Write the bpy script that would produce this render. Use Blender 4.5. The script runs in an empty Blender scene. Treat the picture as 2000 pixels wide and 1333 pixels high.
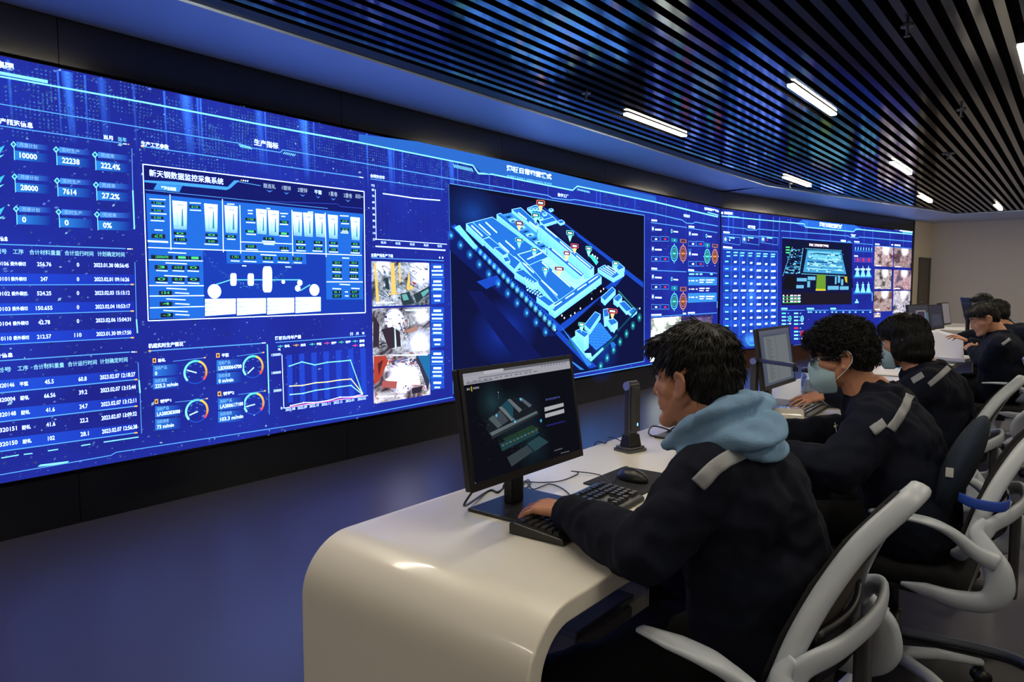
import bpy, bmesh, math, random
from mathutils import Vector, Matrix, noise
from mathutils.bvhtree import BVHTree
SC = bpy.context.scene
COL = SC.collection
R = math.radians

# ------------------------------------------------------------------ camera
F_PX, HORIZON, CAM_Z = 1400.0, 558.0, 1.35
PITCH = math.atan((666.5 - HORIZON) / F_PX)
HEAD = math.atan(1115 * math.cos(PITCH) / F_PX)
cam_d = bpy.data.cameras.new('camera')
cam_d.sensor_width = 36.0
cam_d.lens = F_PX / 2000 * 36.0
cam_d.clip_start = 0.05
cam_d.clip_end = 100
cam = bpy.data.objects.new('camera', cam_d)
COL.objects.link(cam)
cam.location = (0, 0, CAM_Z)
cam.rotation_euler = (math.pi / 2 - PITCH, 0, HEAD - math.pi / 2)
SC.camera = cam

# ------------------------------------------------------------------ world, exposure
world = bpy.data.worlds.new('world')
SC.world = world
world.use_nodes = True
world.node_tree.nodes['Background'].inputs[0].default_value = (0.5, 0.6, 0.9, 1)
world.node_tree.nodes['Background'].inputs[1].default_value = 0.012
SC.view_settings.view_transform = 'Standard'
SC.view_settings.look = 'None'
SC.view_settings.exposure = 0.0
SC.view_settings.gamma = 1.0
SC.view_settings.use_curve_mapping = False
SC.cycles.use_denoising = True
SC.cycles.max_bounces = 6
SC.cycles.diffuse_bounces = 3
SC.cycles.glossy_bounces = 4
SC.cycles.transmission_bounces = 5
SC.cycles.transparent_max_bounces = 24
SC.cycles.sample_clamp_indirect = 4.0
SC.cycles.caustics_reflective = False
SC.cycles.caustics_refractive = False
LAMP_POWER = 66.0       # radiance of the ceiling lamp diffusers
LAMP_COLOR = (1.0, 0.89, 0.71)

# ------------------------------------------------------------------ photo rays
def ray(x, y):
    cx = (x - 1000) / F_PX
    cz = (666.5 - y) / F_PX
    fx, fy = math.cos(HEAD), math.sin(HEAD)
    rx, ry = fy, -fx
    cp, sp = math.cos(PITCH), math.sin(PITCH)
    return Vector((fx * (cp + cz * sp) + rx * cx, fy * (cp + cz * sp) + ry * cx, -sp + cz * cp))
CAM = Vector((0, 0, CAM_Z))
def on_plane(x, y, p0, n):
    d = ray(x, y)
    k = (Vector(p0) - CAM).dot(n) / d.dot(n)
    return CAM + d * k
def atz(x, y, z): return on_plane(x, y, (0, 0, z), Vector((0, 0, 1)))
def aty(x, y, Y): return on_plane(x, y, (0, Y, 0), Vector((0, 1, 0)))
def atx(x, y, X): return on_plane(x, y, (X, 0, 0), Vector((1, 0, 0)))

def lin(c):
    c = c / 255.0
    return c / 12.92 if c <= 0.04045 else ((c + 0.055) / 1.055) ** 2.4
def rgb(r, g, b, k=1.0): return (lin(r) * k, lin(g) * k, lin(b) * k)

# ------------------------------------------------------------------ materials
def mat(name, col, rough=0.5, metal=0.0, coat=0.0, spec=0.5, bump=0.0, bscale=200.0, var=0.0, vscale=6.0, trans=0.0, emit=None, estr=0.0, alpha=1.0, sss=0.0, stretch=(1, 1, 1)):
    m = bpy.data.materials.new(name)
    m.use_nodes = True
    nt = m.node_tree
    b = nt.nodes['Principled BSDF']
    b.inputs['Base Color'].default_value = (*col, 1)
    b.inputs['Roughness'].default_value = rough
    b.inputs['Metallic'].default_value = metal
    b.inputs['Coat Weight'].default_value = coat
    b.inputs['Coat Roughness'].default_value = 0.08
    b.inputs['Specular IOR Level'].default_value = spec
    b.inputs['Transmission Weight'].default_value = trans
    b.inputs['Alpha'].default_value = alpha
    if sss:
        b.inputs['Subsurface Weight'].default_value = sss
        b.inputs['Subsurface Radius'].default_value = (0.012, 0.005, 0.003)
    if emit:
        b.inputs['Emission Color'].default_value = (*emit, 1)
        b.inputs['Emission Strength'].default_value = estr
    if bump or var:
        tc = nt.nodes.new('ShaderNodeTexCoord')
        mp = nt.nodes.new('ShaderNodeMapping')
        mp.inputs['Scale'].default_value = stretch
        nt.links.new(tc.outputs['Object'], mp.inputs[0])
    if bump:
        n = nt.nodes.new('ShaderNodeTexNoise')
        n.inputs['Scale'].default_value = bscale
        n.inputs['Detail'].default_value = 4
        nt.links.new(mp.outputs[0], n.inputs['Vector'])
        bp = nt.nodes.new('ShaderNodeBump')
        bp.inputs['Strength'].default_value = bump
        bp.inputs['Distance'].default_value = 0.004
        nt.links.new(n.outputs[0], bp.inputs['Height'])
        nt.links.new(bp.outputs[0], b.inputs['Normal'])
    if var:
        n2 = nt.nodes.new('ShaderNodeTexNoise')
        n2.inputs['Scale'].default_value = vscale
        n2.inputs['Detail'].default_value = 5
        nt.links.new(mp.outputs[0], n2.inputs['Vector'])
        mx = nt.nodes.new('ShaderNodeMix')
        mx.data_type = 'RGBA'
        mx.inputs[6].default_value = (*[c * (1 - var) for c in col], 1)
        mx.inputs[7].default_value = (*[min(1, c * (1 + var)) for c in col], 1)
        nt.links.new(n2.outputs[0], mx.inputs[0])
        nt.links.new(mx.outputs[2], b.inputs['Base Color'])
    return m

M = {}
M['white_desk'] = mat('white_desk', rgb(232, 228, 216), 0.30, coat=0.35, var=0.015, vscale=2)
M['soffit'] = mat('soffit', rgb(200, 222, 252), 0.40, spec=1.0, bump=0.05, bscale=60)  # blue of the screen light tinted into the white soffit colour
M['back_wall'] = mat('back_wall', rgb(224, 215, 198), 0.9, bump=0.1, bscale=90, var=0.03)
M['cream_wall'] = mat('cream_wall', rgb(238, 222, 190), 0.9, bump=0.1, bscale=90)
M['gloss_black'] = mat('gloss_black', (0.004, 0.0045, 0.007), 0.16, spec=0.5, var=0.2, vscale=3)
M['matt_black'] = mat('matt_black', (0.006, 0.006, 0.007), 0.75)
M['void'] = mat('void_black', (0.004, 0.004, 0.004), 0.95)
M['slat'] = mat('slat_lacquer', (0.012, 0.012, 0.013), 0.10, spec=1.0, var=0.15, vscale=3)
M['edge_black'] = mat('edge_black', (0.011, 0.0105, 0.010), 0.5)
M['floor'] = mat('grey_resin_floor', rgb(68, 66, 80), 0.36, spec=0.45, var=0.10, vscale=1.2, bump=0.02, bscale=6)
M['brown_wood'] = mat('dark_brown_wood', rgb(74, 38, 16), 0.28, var=0.45, vscale=5, stretch=(0.6, 0.6, 9))
M['plastic_black'] = mat('black_plastic', (0.010, 0.010, 0.011), 0.38, bump=0.05, bscale=900)
M['key'] = mat('keycap_black', (0.022, 0.023, 0.025), 0.32)
M['plastic_dark'] = mat('dark_grey_plastic', (0.045, 0.045, 0.048), 0.42)
M['steel_dark'] = mat('dark_grey_metal', (0.11, 0.11, 0.115), 0.35, metal=0.7)
M['cable'] = mat('black_cable', (0.008, 0.008, 0.008), 0.45)
M['chair_white'] = mat('white_chair_plastic', rgb(184, 192, 202), 0.34, var=0.02)
M['chair_mesh'] = mat('grey_chair_mesh', rgb(70, 62, 56), 0.85, bump=0.6, bscale=500)
M['chair_black'] = mat('black_chair_fabric', (0.006, 0.006, 0.007), 0.9, bump=0.3, bscale=400)
M['skin'] = mat('skin', rgb(198, 140, 110), 0.52, bump=0.10, bscale=260, var=0.10, vscale=22, sss=0.12)
M['skin_far'] = mat('skin_pale', rgb(205, 148, 116), 0.52, bump=0.08, bscale=260, var=0.08, vscale=22, sss=0.1)
M['lip'] = mat('lip', rgb(150, 84, 74), 0.4)
M['nail'] = mat('fingernail', rgb(214, 160, 140), 0.3)
M['hair'] = mat('black_hair', (0.0065, 0.0058, 0.0055), 0.50, spec=0.38, var=0.5, vscale=60)
M['jacket'] = mat('navy_work_jacket', (0.0036, 0.0058, 0.0150), 0.88, spec=0.22, bump=0.30, bscale=240, var=0.25, vscale=9)
M['trousers'] = mat('black_trousers', (0.0030, 0.0032, 0.004), 0.9, spec=0.2, bump=0.3, bscale=240)
M['hood'] = mat('light_blue_cotton', rgb(122, 160, 196), 0.9, bump=0.4, bscale=260, var=0.08, vscale=10)
M['reflective'] = mat('silver_reflective_tape', rgb(142, 146, 152), 0.45, bump=0.3, bscale=500, var=0.12, vscale=40)
M['mask'] = mat('surgical_mask_cloth', rgb(164, 196, 210), 0.8, bump=0.3, bscale=300)
M['mask_loop'] = mat('white_elastic', rgb(226, 222, 216), 0.7)
M['paper'] = mat('white_paper', rgb(226, 224, 222), 0.75, var=0.02, vscale=40)
M['paper_blue'] = mat('blue_folder', rgb(120, 168, 214), 0.5)
M['glass'] = mat('clear_glass', (0.95, 0.97, 1.0), 0.03, trans=1.0)
M['water'] = mat('tea_water', rgb(214, 180, 170), 0.1, alpha=0.45)
M['lens'] = mat('blue_grey_lens', rgb(120, 132, 200), 0.08, coat=0.8)
M['phone'] = mat('phone_white_plastic', rgb(206, 202, 194), 0.16, coat=0.6)
M['cushion'] = mat('navy_mesh_cushion', rgb(24, 38, 58), 0.9, bump=0.4, bscale=500)
M['strap'] = mat('blue_strap', rgb(34, 72, 176), 0.6)
M['tag'] = mat('white_cloth_tag', rgb(210, 212, 214), 0.8)
M['pc'] = mat('dark_grey_cabinet', rgb(128, 124, 132), 0.42, var=0.05)
M['pc_top'] = mat('cabinet_top', rgb(90, 92, 110), 0.16, coat=0.5)
M['tube'] = mat('grey_tube', rgb(84, 90, 104), 0.4)
M['door'] = mat('door_brown_grey', rgb(106, 96, 84), 0.55, var=0.08)
M['doorframe'] = mat('door_frame_grey', rgb(86, 84, 78), 0.5)
M['shoe'] = mat('brown_shoe', rgb(92, 74, 44), 0.6)
M['shirt'] = mat('grey_shirt', rgb(120, 124, 130), 0.85)
M['chrome'] = mat('chrome', (0.6, 0.6, 0.62), 0.18, metal=1.0)
M['blue_led'] = mat('blue_light', (0.1, 0.25, 1.0), 0.4, emit=(0.15, 0.4, 1.0), estr=3.0)
M['amber'] = mat('brass_zip', (0.7, 0.5, 0.25), 0.3, metal=1.0)
M['pen_yellow'] = mat('yellow_green_plastic', rgb(196, 202, 90), 0.4)
M['lamp'] = mat('lamp_diffuser', (0.8, 0.8, 0.8), 0.6, emit=LAMP_COLOR, estr=LAMP_POWER)
M['lamp_house'] = mat('lamp_housing', (0.05, 0.05, 0.05), 0.4)
M['mon_back'] = mat('monitor_back_grey', (0.030, 0.030, 0.033), 0.5)
M['eye'] = mat('eye_white', (0.6, 0.58, 0.56), 0.15)

def led_mat(name, sampled, additive=False):
    m = bpy.data.materials.new(name)
    m.use_nodes = True
    nt = m.node_tree
    nt.nodes.clear()
    out = nt.nodes.new('ShaderNodeOutputMaterial')
    at = nt.nodes.new('ShaderNodeAttribute')
    at.attribute_name = 'Col'
    em = nt.nodes.new('ShaderNodeEmission')
    nt.links.new(at.outputs['Color'], em.inputs[0])
    if additive:
        tr = nt.nodes.new('ShaderNodeBsdfTransparent')
        ad = nt.nodes.new('ShaderNodeAddShader')
        nt.links.new(tr.outputs[0], ad.inputs[0])
        nt.links.new(em.outputs[0], ad.inputs[1])
        nt.links.new(ad.outputs[0], out.inputs[0])
    else:
        nt.links.new(em.outputs[0], out.inputs[0])
    m.cycles.emission_sampling = 'FRONT_BACK' if sampled else 'NONE'
    return m
M['led'] = led_mat('led_pixels', False)
M['led_glow'] = led_mat('led_glow', False, True)
M['led_bright'] = led_mat('led_bright_pixels', True)

# ------------------------------------------------------------------ object helpers
def tag(o, label=None, cat=None, group=None, kind=None):
    if label: o['label'] = label
    if cat: o['category'] = cat
    if group: o['group'] = group
    if kind: o['kind'] = kind
    return o
def empty(name, loc=(0, 0, 0), rz=0.0, label=None, cat=None, group=None):
    o = bpy.data.objects.new(name, None)
    o.empty_display_size = 0.05
    o.location = loc
    o.rotation_euler = (0, 0, rz)
    COL.objects.link(o)
    return tag(o, label, cat, group)
def wmat(o):
    m = Matrix.LocRotScale(o.location, o.rotation_euler, o.scale)
    return wmat(o.parent) @ m if o.parent else m
def finish(name, me, m, parent=None, smooth=False, world=False):
    o = bpy.data.objects.new(name, me)
    COL.objects.link(o)
    for mm in (m if isinstance(m, (list, tuple)) else [m]):
        me.materials.append(mm)
    if smooth:
        me.polygons.foreach_set('use_smooth', [True] * len(me.polygons))
    if parent:
        o.parent = parent
        if world:   # the mesh was made in world space: bring it into the parent's space
            me.transform(wmat(parent).inverted())
    me.update()
    return o
def from_bm(name, bm, m, parent=None, smooth=False, world=False):
    me = bpy.data.meshes.new(name)
    bmesh.ops.recalc_face_normals(bm, faces=bm.faces)
    bm.to_mesh(me)
    bm.free()
    return finish(name, me, m, parent, smooth, world)
def mod_bevel(o, w, seg=2):
    b = o.modifiers.new('bevel', 'BEVEL')
    b.width = w
    b.segments = seg
    b.limit_method = 'ANGLE'
    b.angle_limit = R(40)
    return o
def copy_tree(o, parent=None):
    c = o.copy()
    COL.objects.link(c)
    c.parent = parent
    for ch in list(o.children):
        copy_tree(ch, c)
    return c
def box(bm, x0, x1, y0, y1, z0, z1):
    vs = [bm.verts.new((x, y, z)) for z in (z0, z1) for y in (y0, y1) for x in (x0, x1)]
    for f in ((0, 2, 3, 1), (4, 5, 7, 6), (0, 1, 5, 4), (2, 6, 7, 3), (0, 4, 6, 2), (1, 3, 7, 5)):
        bm.faces.new([vs[i] for i in f])
    return vs
def box_obj(name, dims, m, parent=None, bev=0.0, world=False):
    bm = bmesh.new()
    box(bm, *dims)
    o = from_bm(name, bm, m, parent, world=world)
    if bev: mod_bevel(o, bev)
    return o
def prism(bm, pts, z0, z1, axis='z'):
    def P(a, b, c): return {'z': (a, b, c), 'y': (a, c, b), 'x': (c, a, b)}[axis]
    lo = [bm.verts.new(P(a, b, z0)) for a, b in pts]
    hi = [bm.verts.new(P(a, b, z1)) for a, b in pts]
    bm.faces.new(lo[::-1])
    bm.faces.new(hi)
    n = len(pts)
    for i in range(n):
        bm.faces.new((lo[i], lo[(i + 1) % n], hi[(i + 1) % n], hi[i]))
def rrect(x0, x1, y0, y1, r, seg=5):
    pts = []
    for cx, cy, a0 in ((x1 - r, y1 - r, 0), (x0 + r, y1 - r, 90), (x0 + r, y0 + r, 180), (x1 - r, y0 + r, 270)):
        for i in range(seg + 1):
            a = R(a0 + 90 * i / seg)
            pts.append((cx + r * math.cos(a), cy + r * math.sin(a)))
    return pts
def cyl(bm, p0, p1, r0, r1=None, n=16):
    r1 = r0 if r1 is None else r1
    p0, p1 = Vector(p0), Vector(p1)
    d = (p1 - p0).normalized()
    a = d.orthogonal().normalized()
    b = d.cross(a)
    A = [bm.verts.new(p0 + (a * math.cos(2 * math.pi * i / n) + b * math.sin(2 * math.pi * i / n)) * r0) for i in range(n)]
    B = [bm.verts.new(p1 + (a * math.cos(2 * math.pi * i / n) + b * math.sin(2 * math.pi * i / n)) * r1) for i in range(n)]
    bm.faces.new(A[::-1])
    bm.faces.new(B)
    for i in range(n):
        bm.faces.new((A[i], A[(i + 1) % n], B[(i + 1) % n], B[i]))
def capsule(bm, p0, p1, r0, r1=None, n=14, k=4):
    r1 = r0 if r1 is None else r1
    p0, p1 = Vector(p0), Vector(p1)
    L = (p1 - p0).length
    d = (p1 - p0).normalized() if L > 1e-6 else Vector((0, 0, 1))
    a = d.orthogonal().normalized()
    b = d.cross(a)
    rings = []
    for j in range(1, k + 1):
        t = math.pi / 2 * j / k
        rings.append((p0 - d * r0 * math.cos(t), r0 * math.sin(t)))
    for j in range(0, k):
        t = math.pi / 2 * j / k
        rings.append((p1 + d * r1 * math.sin(t), r1 * math.cos(t)))
    s = bm.verts.new(p0 - d * r0)
    e = bm.verts.new(p1 + d * r1)
    V = [[bm.verts.new(c + (a * math.cos(2 * math.pi * i / n) + b * math.sin(2 * math.pi * i / n)) * r) for i in range(n)] for c, r in rings]
    for i in range(n):
        j = (i + 1) % n
        bm.faces.new((s, V[0][j], V[0][i]))
        bm.faces.new((e, V[-1][i], V[-1][j]))
        for q in range(len(V) - 1):
            bm.faces.new((V[q][i], V[q][j], V[q + 1][j], V[q + 1][i]))
def ellipsoid(bm, c, r, rot=None, sub=3):
    mt = Matrix.Translation(Vector(c)) @ (rot.to_4x4() if rot else Matrix.Identity(4)) @ Matrix.Diagonal((*r, 1))
    bmesh.ops.create_icosphere(bm, subdivisions=sub, radius=1.0, matrix=mt)
def spline(pts, per=8):
    P = [Vector(p) for p in pts]
    if len(P) < 3:
        return P
    out = []
    for i in range(len(P) - 1):
        p0 = P[i - 1] if i else P[0] * 2 - P[1]
        p1, p2 = P[i], P[i + 1]
        p3 = P[i + 2] if i + 2 < len(P) else P[-1] * 2 - P[-2]
        for s in range(per):
            t = s / per
            out.append(0.5 * ((2 * p1) + (p2 - p0) * t + (2 * p0 - 5 * p1 + 4 * p2 - p3) * t * t + (3 * p1 - p0 - 3 * p2 + p3) * t ** 3))
    out.append(P[-1])
    return out
def sweep(bm, pts, w, h, up=(0, 0, 1), n=12, closed=False, power=2.6):
    """tube along pts; w across (perpendicular to up), h along up; w,h numbers or lists"""
    P = [Vector(p) for p in pts]
    m = len(P)
    def val(v, i):
        if isinstance(v, (int, float)): return v
        t = i / (m - 1) * (len(v) - 1)
        k = min(int(t), len(v) - 2)
        return v[k] * (1 - (t - k)) + v[k + 1] * (t - k)
    rings = []
    for i, p in enumerate(P):
        if closed: t = P[(i + 1) % m] - P[i - 1]
        else: t = P[min(i + 1, m - 1)] - P[max(i - 1, 0)]
        t.normalize()
        s = t.cross(Vector(up))
        if s.length < 1e-4: s = t.orthogonal()
        s.normalize()
        u = s.cross(t).normalized()
        ring = []
        for q in range(n):
            a = 2 * math.pi * q / n
            ca, sa = math.cos(a), math.sin(a)
            ca = math.copysign(abs(ca) ** (2 / power), ca)
            sa = math.copysign(abs(sa) ** (2 / power), sa)
            ring.append(bm.verts.new(p + s * ca * val(w, i) / 2 + u * sa * val(h, i) / 2))
        rings.append(ring)
    for i in range(m if closed else m - 1):
        A, B = rings[i], rings[(i + 1) % m]
        for q in range(n):
            bm.faces.new((A[q], A[(q + 1) % n], B[(q + 1) % n], B[q]))
    if not closed:
        bm.faces.new(rings[0][::-1])
        bm.faces.new(rings[-1])
def tube_obj(name, pts, r, m, parent=None, per=8, n=8, world=False):
    bm = bmesh.new()
    sweep(bm, spline(pts, per), 2 * r, 2 * r, n=n, power=2)
    return from_bm(name, bm, m, parent, smooth=True, world=world)

def baked(bm, voxel, smooth=4, disp=None, factor=0.5):
    """union of the closed shapes in bm as one skin (voxel remesh), smoothed, then displaced"""
    me = bpy.data.meshes.new('tmp')
    bmesh.ops.recalc_face_normals(bm, faces=bm.faces)
    bm.to_mesh(me)
    bm.free()
    o = bpy.data.objects.new('tmp', me)
    COL.objects.link(o)
    r = o.modifiers.new('r', 'REMESH')
    r.mode = 'VOXEL'
    r.voxel_size = voxel
    if smooth:
        s = o.modifiers.new('s', 'SMOOTH')
        s.factor = factor
        s.iterations = smooth
    dg = bpy.context.evaluated_depsgraph_get()
    out = bpy.data.meshes.new_from_object(o.evaluated_get(dg))
    bpy.data.objects.remove(o)
    bpy.data.meshes.remove(me)
    if disp:
        nor = [v.normal.copy() for v in out.vertices]
        for v, n in zip(out.vertices, nor):
            v.co = disp(v.co, n)
        out.update()
    return out
# ================================================================== ROOM
def structure(name, bm, m, smooth=False):
    return tag(from_bm(name, bm, m, smooth=smooth), kind='structure')
WY = 4.43                                   # plane of the first video wall
A0, B0 = Vector((10.75, 4.43, 0)), Vector((18.32, 3.03, 0))
BU = (B0 - A0).normalized()                 # along the second wall
BN = Vector((BU.y, -BU.x, 0))               # towards the room
SOF = 2.80
XB = 19.3                                   # back wall

bm = bmesh.new(); box(bm, -6, XB + 0.2, -5.0, 5.2, -0.1, 0.0); structure('floor', bm, M['floor'])
# floor joints
bm = bmesh.new(); box(bm, XB, XB + 0.15, -5.0, 3.4, 0, 3.2); structure('wall_right', bm, M['back_wall'])
bm = bmesh.new(); box(bm, -6.15, -6, -5.0, 4.8, 0, 3.2); structure('wall_left', bm, M['back_wall'])
bm = bmesh.new(); box(bm, -6, XB + 0.15, -5.15, -5.0, 0, 3.2); structure('wall_back', bm, M['back_wall'])
# black lacquered panelling behind and around the first screen, screen recessed into it
def panel_wall(name, p0, p1, z0, z1, m, th=0.12, off=0.0):
    p0, p1 = Vector(p0), Vector(p1)
    u = (p1 - p0).normalized(); n = Vector((u.y, -u.x, 0))
    bm = bmesh.new()
    q = [p0 + n * off, p1 + n * off, p1 + n * (off - th), p0 + n * (off - th)]
    lo = [bm.verts.new((v.x, v.y, z0)) for v in q]; hi = [bm.verts.new((v.x, v.y, z1)) for v in q]
    bm.faces.new(lo); bm.faces.new(hi)
    for i in range(4): bm.faces.new((lo[i], lo[(i + 1) % 4], hi[(i + 1) % 4], hi[i]))
    return bm
L0 = Vector((-6, WY, 0)); A0s = Vector((10.75, WY, 0))
structure('wall_front', panel_wall('', L0, A0s, 0, SOF + .1, M['gloss_black'], off=-0.035), M['gloss_black'])
structure('wall_front_side', panel_wall('', A0s, B0, 0, SOF + .1, M['gloss_black'], off=-0.035), M['gloss_black'])
# raised black border panels (the plinth and the header above the screens, panel joints every 1.9 m)
bm = bmesh.new()
x = -6.0
while x < 10.74:
    x2 = min(x + 1.9, 10.75)
    box(bm, x + .002, x2 - .002, WY - .02, WY + .03, 0.0, 0.285)
    box(bm, x + .002, x2 - .002, WY - .02, WY + .03, 2.55, SOF)
    x = x2
structure('trim_1', bm, M['gloss_black'])
Lb = (B0 - A0s).length
def b_world(s, d, z): return A0s + BU * s + BN * d + Vector((0, 0, z))
def b_box(bm, s0, s1, d0, d1, z0, z1):
    vs = [bm.verts.new(b_world(s, d, z)) for z in (z0, z1) for d in (d0, d1) for s in (s0, s1)]
    for f in ((0, 2, 3, 1), (4, 5, 7, 6), (0, 1, 5, 4), (2, 6, 7, 3), (0, 4, 6, 2), (1, 3, 7, 5)):
        bm.faces.new([vs[i] for i in f])
bm = bmesh.new()
s = 0.0
while s < Lb - .01:
    s2 = min(s + 1.9, Lb)
    b_box(bm, s + .002, s2 - .002, -.03, .02, 2.55, SOF)
    s = s2
b_box(bm, Lb - .09, Lb, -.03, .025, 0, SOF)
structure('trim_2', bm, M['gloss_black'])
bm = bmesh.new(); b_box(bm, 0.0, Lb - .09, -.03, .02, 0.0, 0.285); structure('trim_3', bm, M['brown_wood'])
# cream return wall with the door, up to the back corner
bm = bmesh.new(); b_box(bm, Lb, Lb + 1.3, -.12, .02, 0, SOF + .1); structure('wall_end', bm, M['cream_wall'])
bm = bmesh.new(); b_box(bm, Lb + .36, Lb + .92, 0.012, .035, 0, 1.93); dd = structure('door_1', bm, M['door'])
bm = bmesh.new()
b_box(bm, Lb + .30, Lb + .36, 0.012, .05, 0, 1.99); b_box(bm, Lb + .92, Lb + .98, 0.012, .05, 0, 1.99); b_box(bm, Lb + .30, Lb + .98, 0.012, .05, 1.93, 1.99)
fr = from_bm('door_frame', bm, M['doorframe']); fr.parent = dd
bm = bmesh.new(); cyl(bm, b_world(Lb + .42, .035, .98), b_world(Lb + .42, .075, .98), .011); cyl(bm, b_world(Lb + .42, .075, .98), b_world(Lb + .54, .075, .98), .009)
dh = from_bm('door_handle', bm, M['chrome'], smooth=True); dh.parent = dd
# soffit ring (white plasterboard) around the recessed slat field
INN = [(-6, 3.66), (10.67, 3.70), (17.25, 2.10), (17.25, -5.0)]      # inner edge
bm = bmesh.new()
prism(bm, [(-6, 3.66), (10.67, 3.70), (10.95, 4.50), (10.75, 4.50), (-6, 4.50)], SOF, SOF + .04)
prism(bm, [(10.67, 3.70), (17.25, 2.10), (XB, 2.10), (XB, 3.3), (18.4, 3.2), (10.75, 4.55)], SOF, SOF + .04)
prism(bm, [(17.25, -5), (XB, -5), (XB, 2.10), (17.25, 2.10)], SOF, SOF + .04)
structure('ceiling', bm, M['soffit'])
# black upstand of the soffit edge and black void above the slats
bm = bmesh.new()
for (x0, y0), (x1, y1) in zip(INN[:-1], INN[1:]):
    d = Vector((x1 - x0, y1 - y0)).normalized(); n = Vector((d.y, -d.x))
    q = [(x0, y0), (x1, y1), (x1 + n.x * .13, y1 + n.y * .13), (x0 + n.x * .13, y0 + n.y * .13)]
    prism(bm, q, SOF + .015, SOF + .045)
    q = [(x0, y0), (x1, y1), (x1 - n.x * .02, y1 - n.y * .02), (x0 - n.x * .02, y0 - n.y * .02)]
    prism(bm, q, SOF + .03, 3.25)
structure('ceiling_edge', bm, M['edge_black'])
bm = bmesh.new(); box(bm, -6, XB + .2, -5.1, 4.9, 3.22, 3.3); structure('ceiling_void', bm, M['void'])

# long slats, one object each
def slat_end(y):
    if y > 2.10:
        return min(17.1, 10.67 + (3.70 - y - .14) / 1.60 * 6.58)
    return 17.1
y = 3.47
k = 0
LAMPS = [(6.03, 3.14), (6.0, 1.72), (5.98, 0.36), (10.08, 1.80), (10.48, 3.25), (13.9, 2.20), (16.2, 1.27),
         (1.6, 3.14), (1.75, 1.72), (1.75, 0.36), (-2.4, 1.72), (-2.4, 3.14), (10.1, 0.3), (1.75, -1.2), (6.0, -1.2), (10.1, -1.3), (-2.4, 0.0), (14.2, -.4), (1.75, -3), (6, -3), (16.2, -.7), (16.2, -2.2), (12.4, -1.6), (13.0, -2.8), (-2.4, -1.5), (-4.9, 2.4), (-4.9, .9), (-4.9, -.6)]  # unseen lamps; the later ones added to brighten the far walls and desk end
while y > -3.4:
    segs = [(-5.95, slat_end(y))]
    bm = bmesh.new()
    box(bm, segs[0][0], segs[0][1], y - .024, y + .024, 2.815, 2.905)
    o = from_bm('ceiling_slat', bm, M['slat'])
    tag(o, 'long thin glossy black slat of the open ceiling, one among its identical parallel neighbours', 'ceiling slat', 'black ceiling slats')
    y -= 0.1055
    k += 1
# linear lamps between the slats
lam = None
LLAB = {0: 'short warm white line lamp nearest the blue soffit above the factory map', 1: 'warm white line lamp in the second row, largest fully seen on the ceiling',
        2: 'line lamp cut off by the right edge of the photo', 3: 'line lamp over the far desk, above and right of the bend in the screens', 4: 'line lamp close to the soffit bend where the two screens meet',
        5: 'small line lamp near the far end of the second screen, left of the last one', 6: 'smallest line lamp at the far corner above the back wall'}
for i, (lx, ly) in enumerate(LAMPS):
    if i < 7 or True:
        kk = round((3.47 - ly) / .1055 - .5)
        yy = 3.47 - (kk + .5) * .1055
        L = empty('linear_lamp', (lx, yy, 2.80), 0, LLAB.get(i, 'unseen warm white line lamp, added to carry on the rows and brighten the room'), 'ceiling lamp', 'line lamps set between the slats')
        ln = .58
        bm = bmesh.new(); box(bm, -ln - .012, ln + .012, -.026, .026, 0.006, .10); from_bm('housing', bm, M['lamp_house'], L)
        bm = bmesh.new(); prism(bm, rrect(-ln, ln, -.026, .026, .02), -.006, .005); from_bm('diffuser', bm, M['lamp'], L)
# sprinklers / detectors
SPL = [((1145, 190), 'small ceiling sprinkler over the left part of the second lamp row'), ((1772, 62), 'ceiling sprinkler near the top right, between dark slats'),
       ((1877, 222), 'ceiling sprinkler right of the lamps, halfway down the slats'), ((1543, 364), 'small sprinkler beside the lamp by the soffit bend'), ((1852, 306), 'flat detector disc under the slats at the far right')]
for i, ((px, py), lb) in enumerate(SPL):
    p = atz(px, py, 2.78)
    S = empty('sprinkler', (p.x, p.y, 2.76), 0, lb, 'sprinkler', 'ceiling sprinklers and detectors')
    bm = bmesh.new(); cyl(bm, (0, 0, .0), (0, 0, .30), .009, n=10); from_bm('pipe', bm, M['steel_dark'], S, smooth=True)
    bm = bmesh.new()
    cyl(bm, (0, 0, .045), (0, 0, .055), .035 if i < 4 else .06, n=20)
    cyl(bm, (0, 0, -.008), (0, 0, -.004), .018, n=14)
    cyl(bm, (-.012, 0, -.004), (-.014, 0, .045), .0025, n=6); cyl(bm, (.012, 0, -.004), (.014, 0, .045), .0025, n=6)
    from_bm('head', bm, M['steel_dark'], S)
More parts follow.
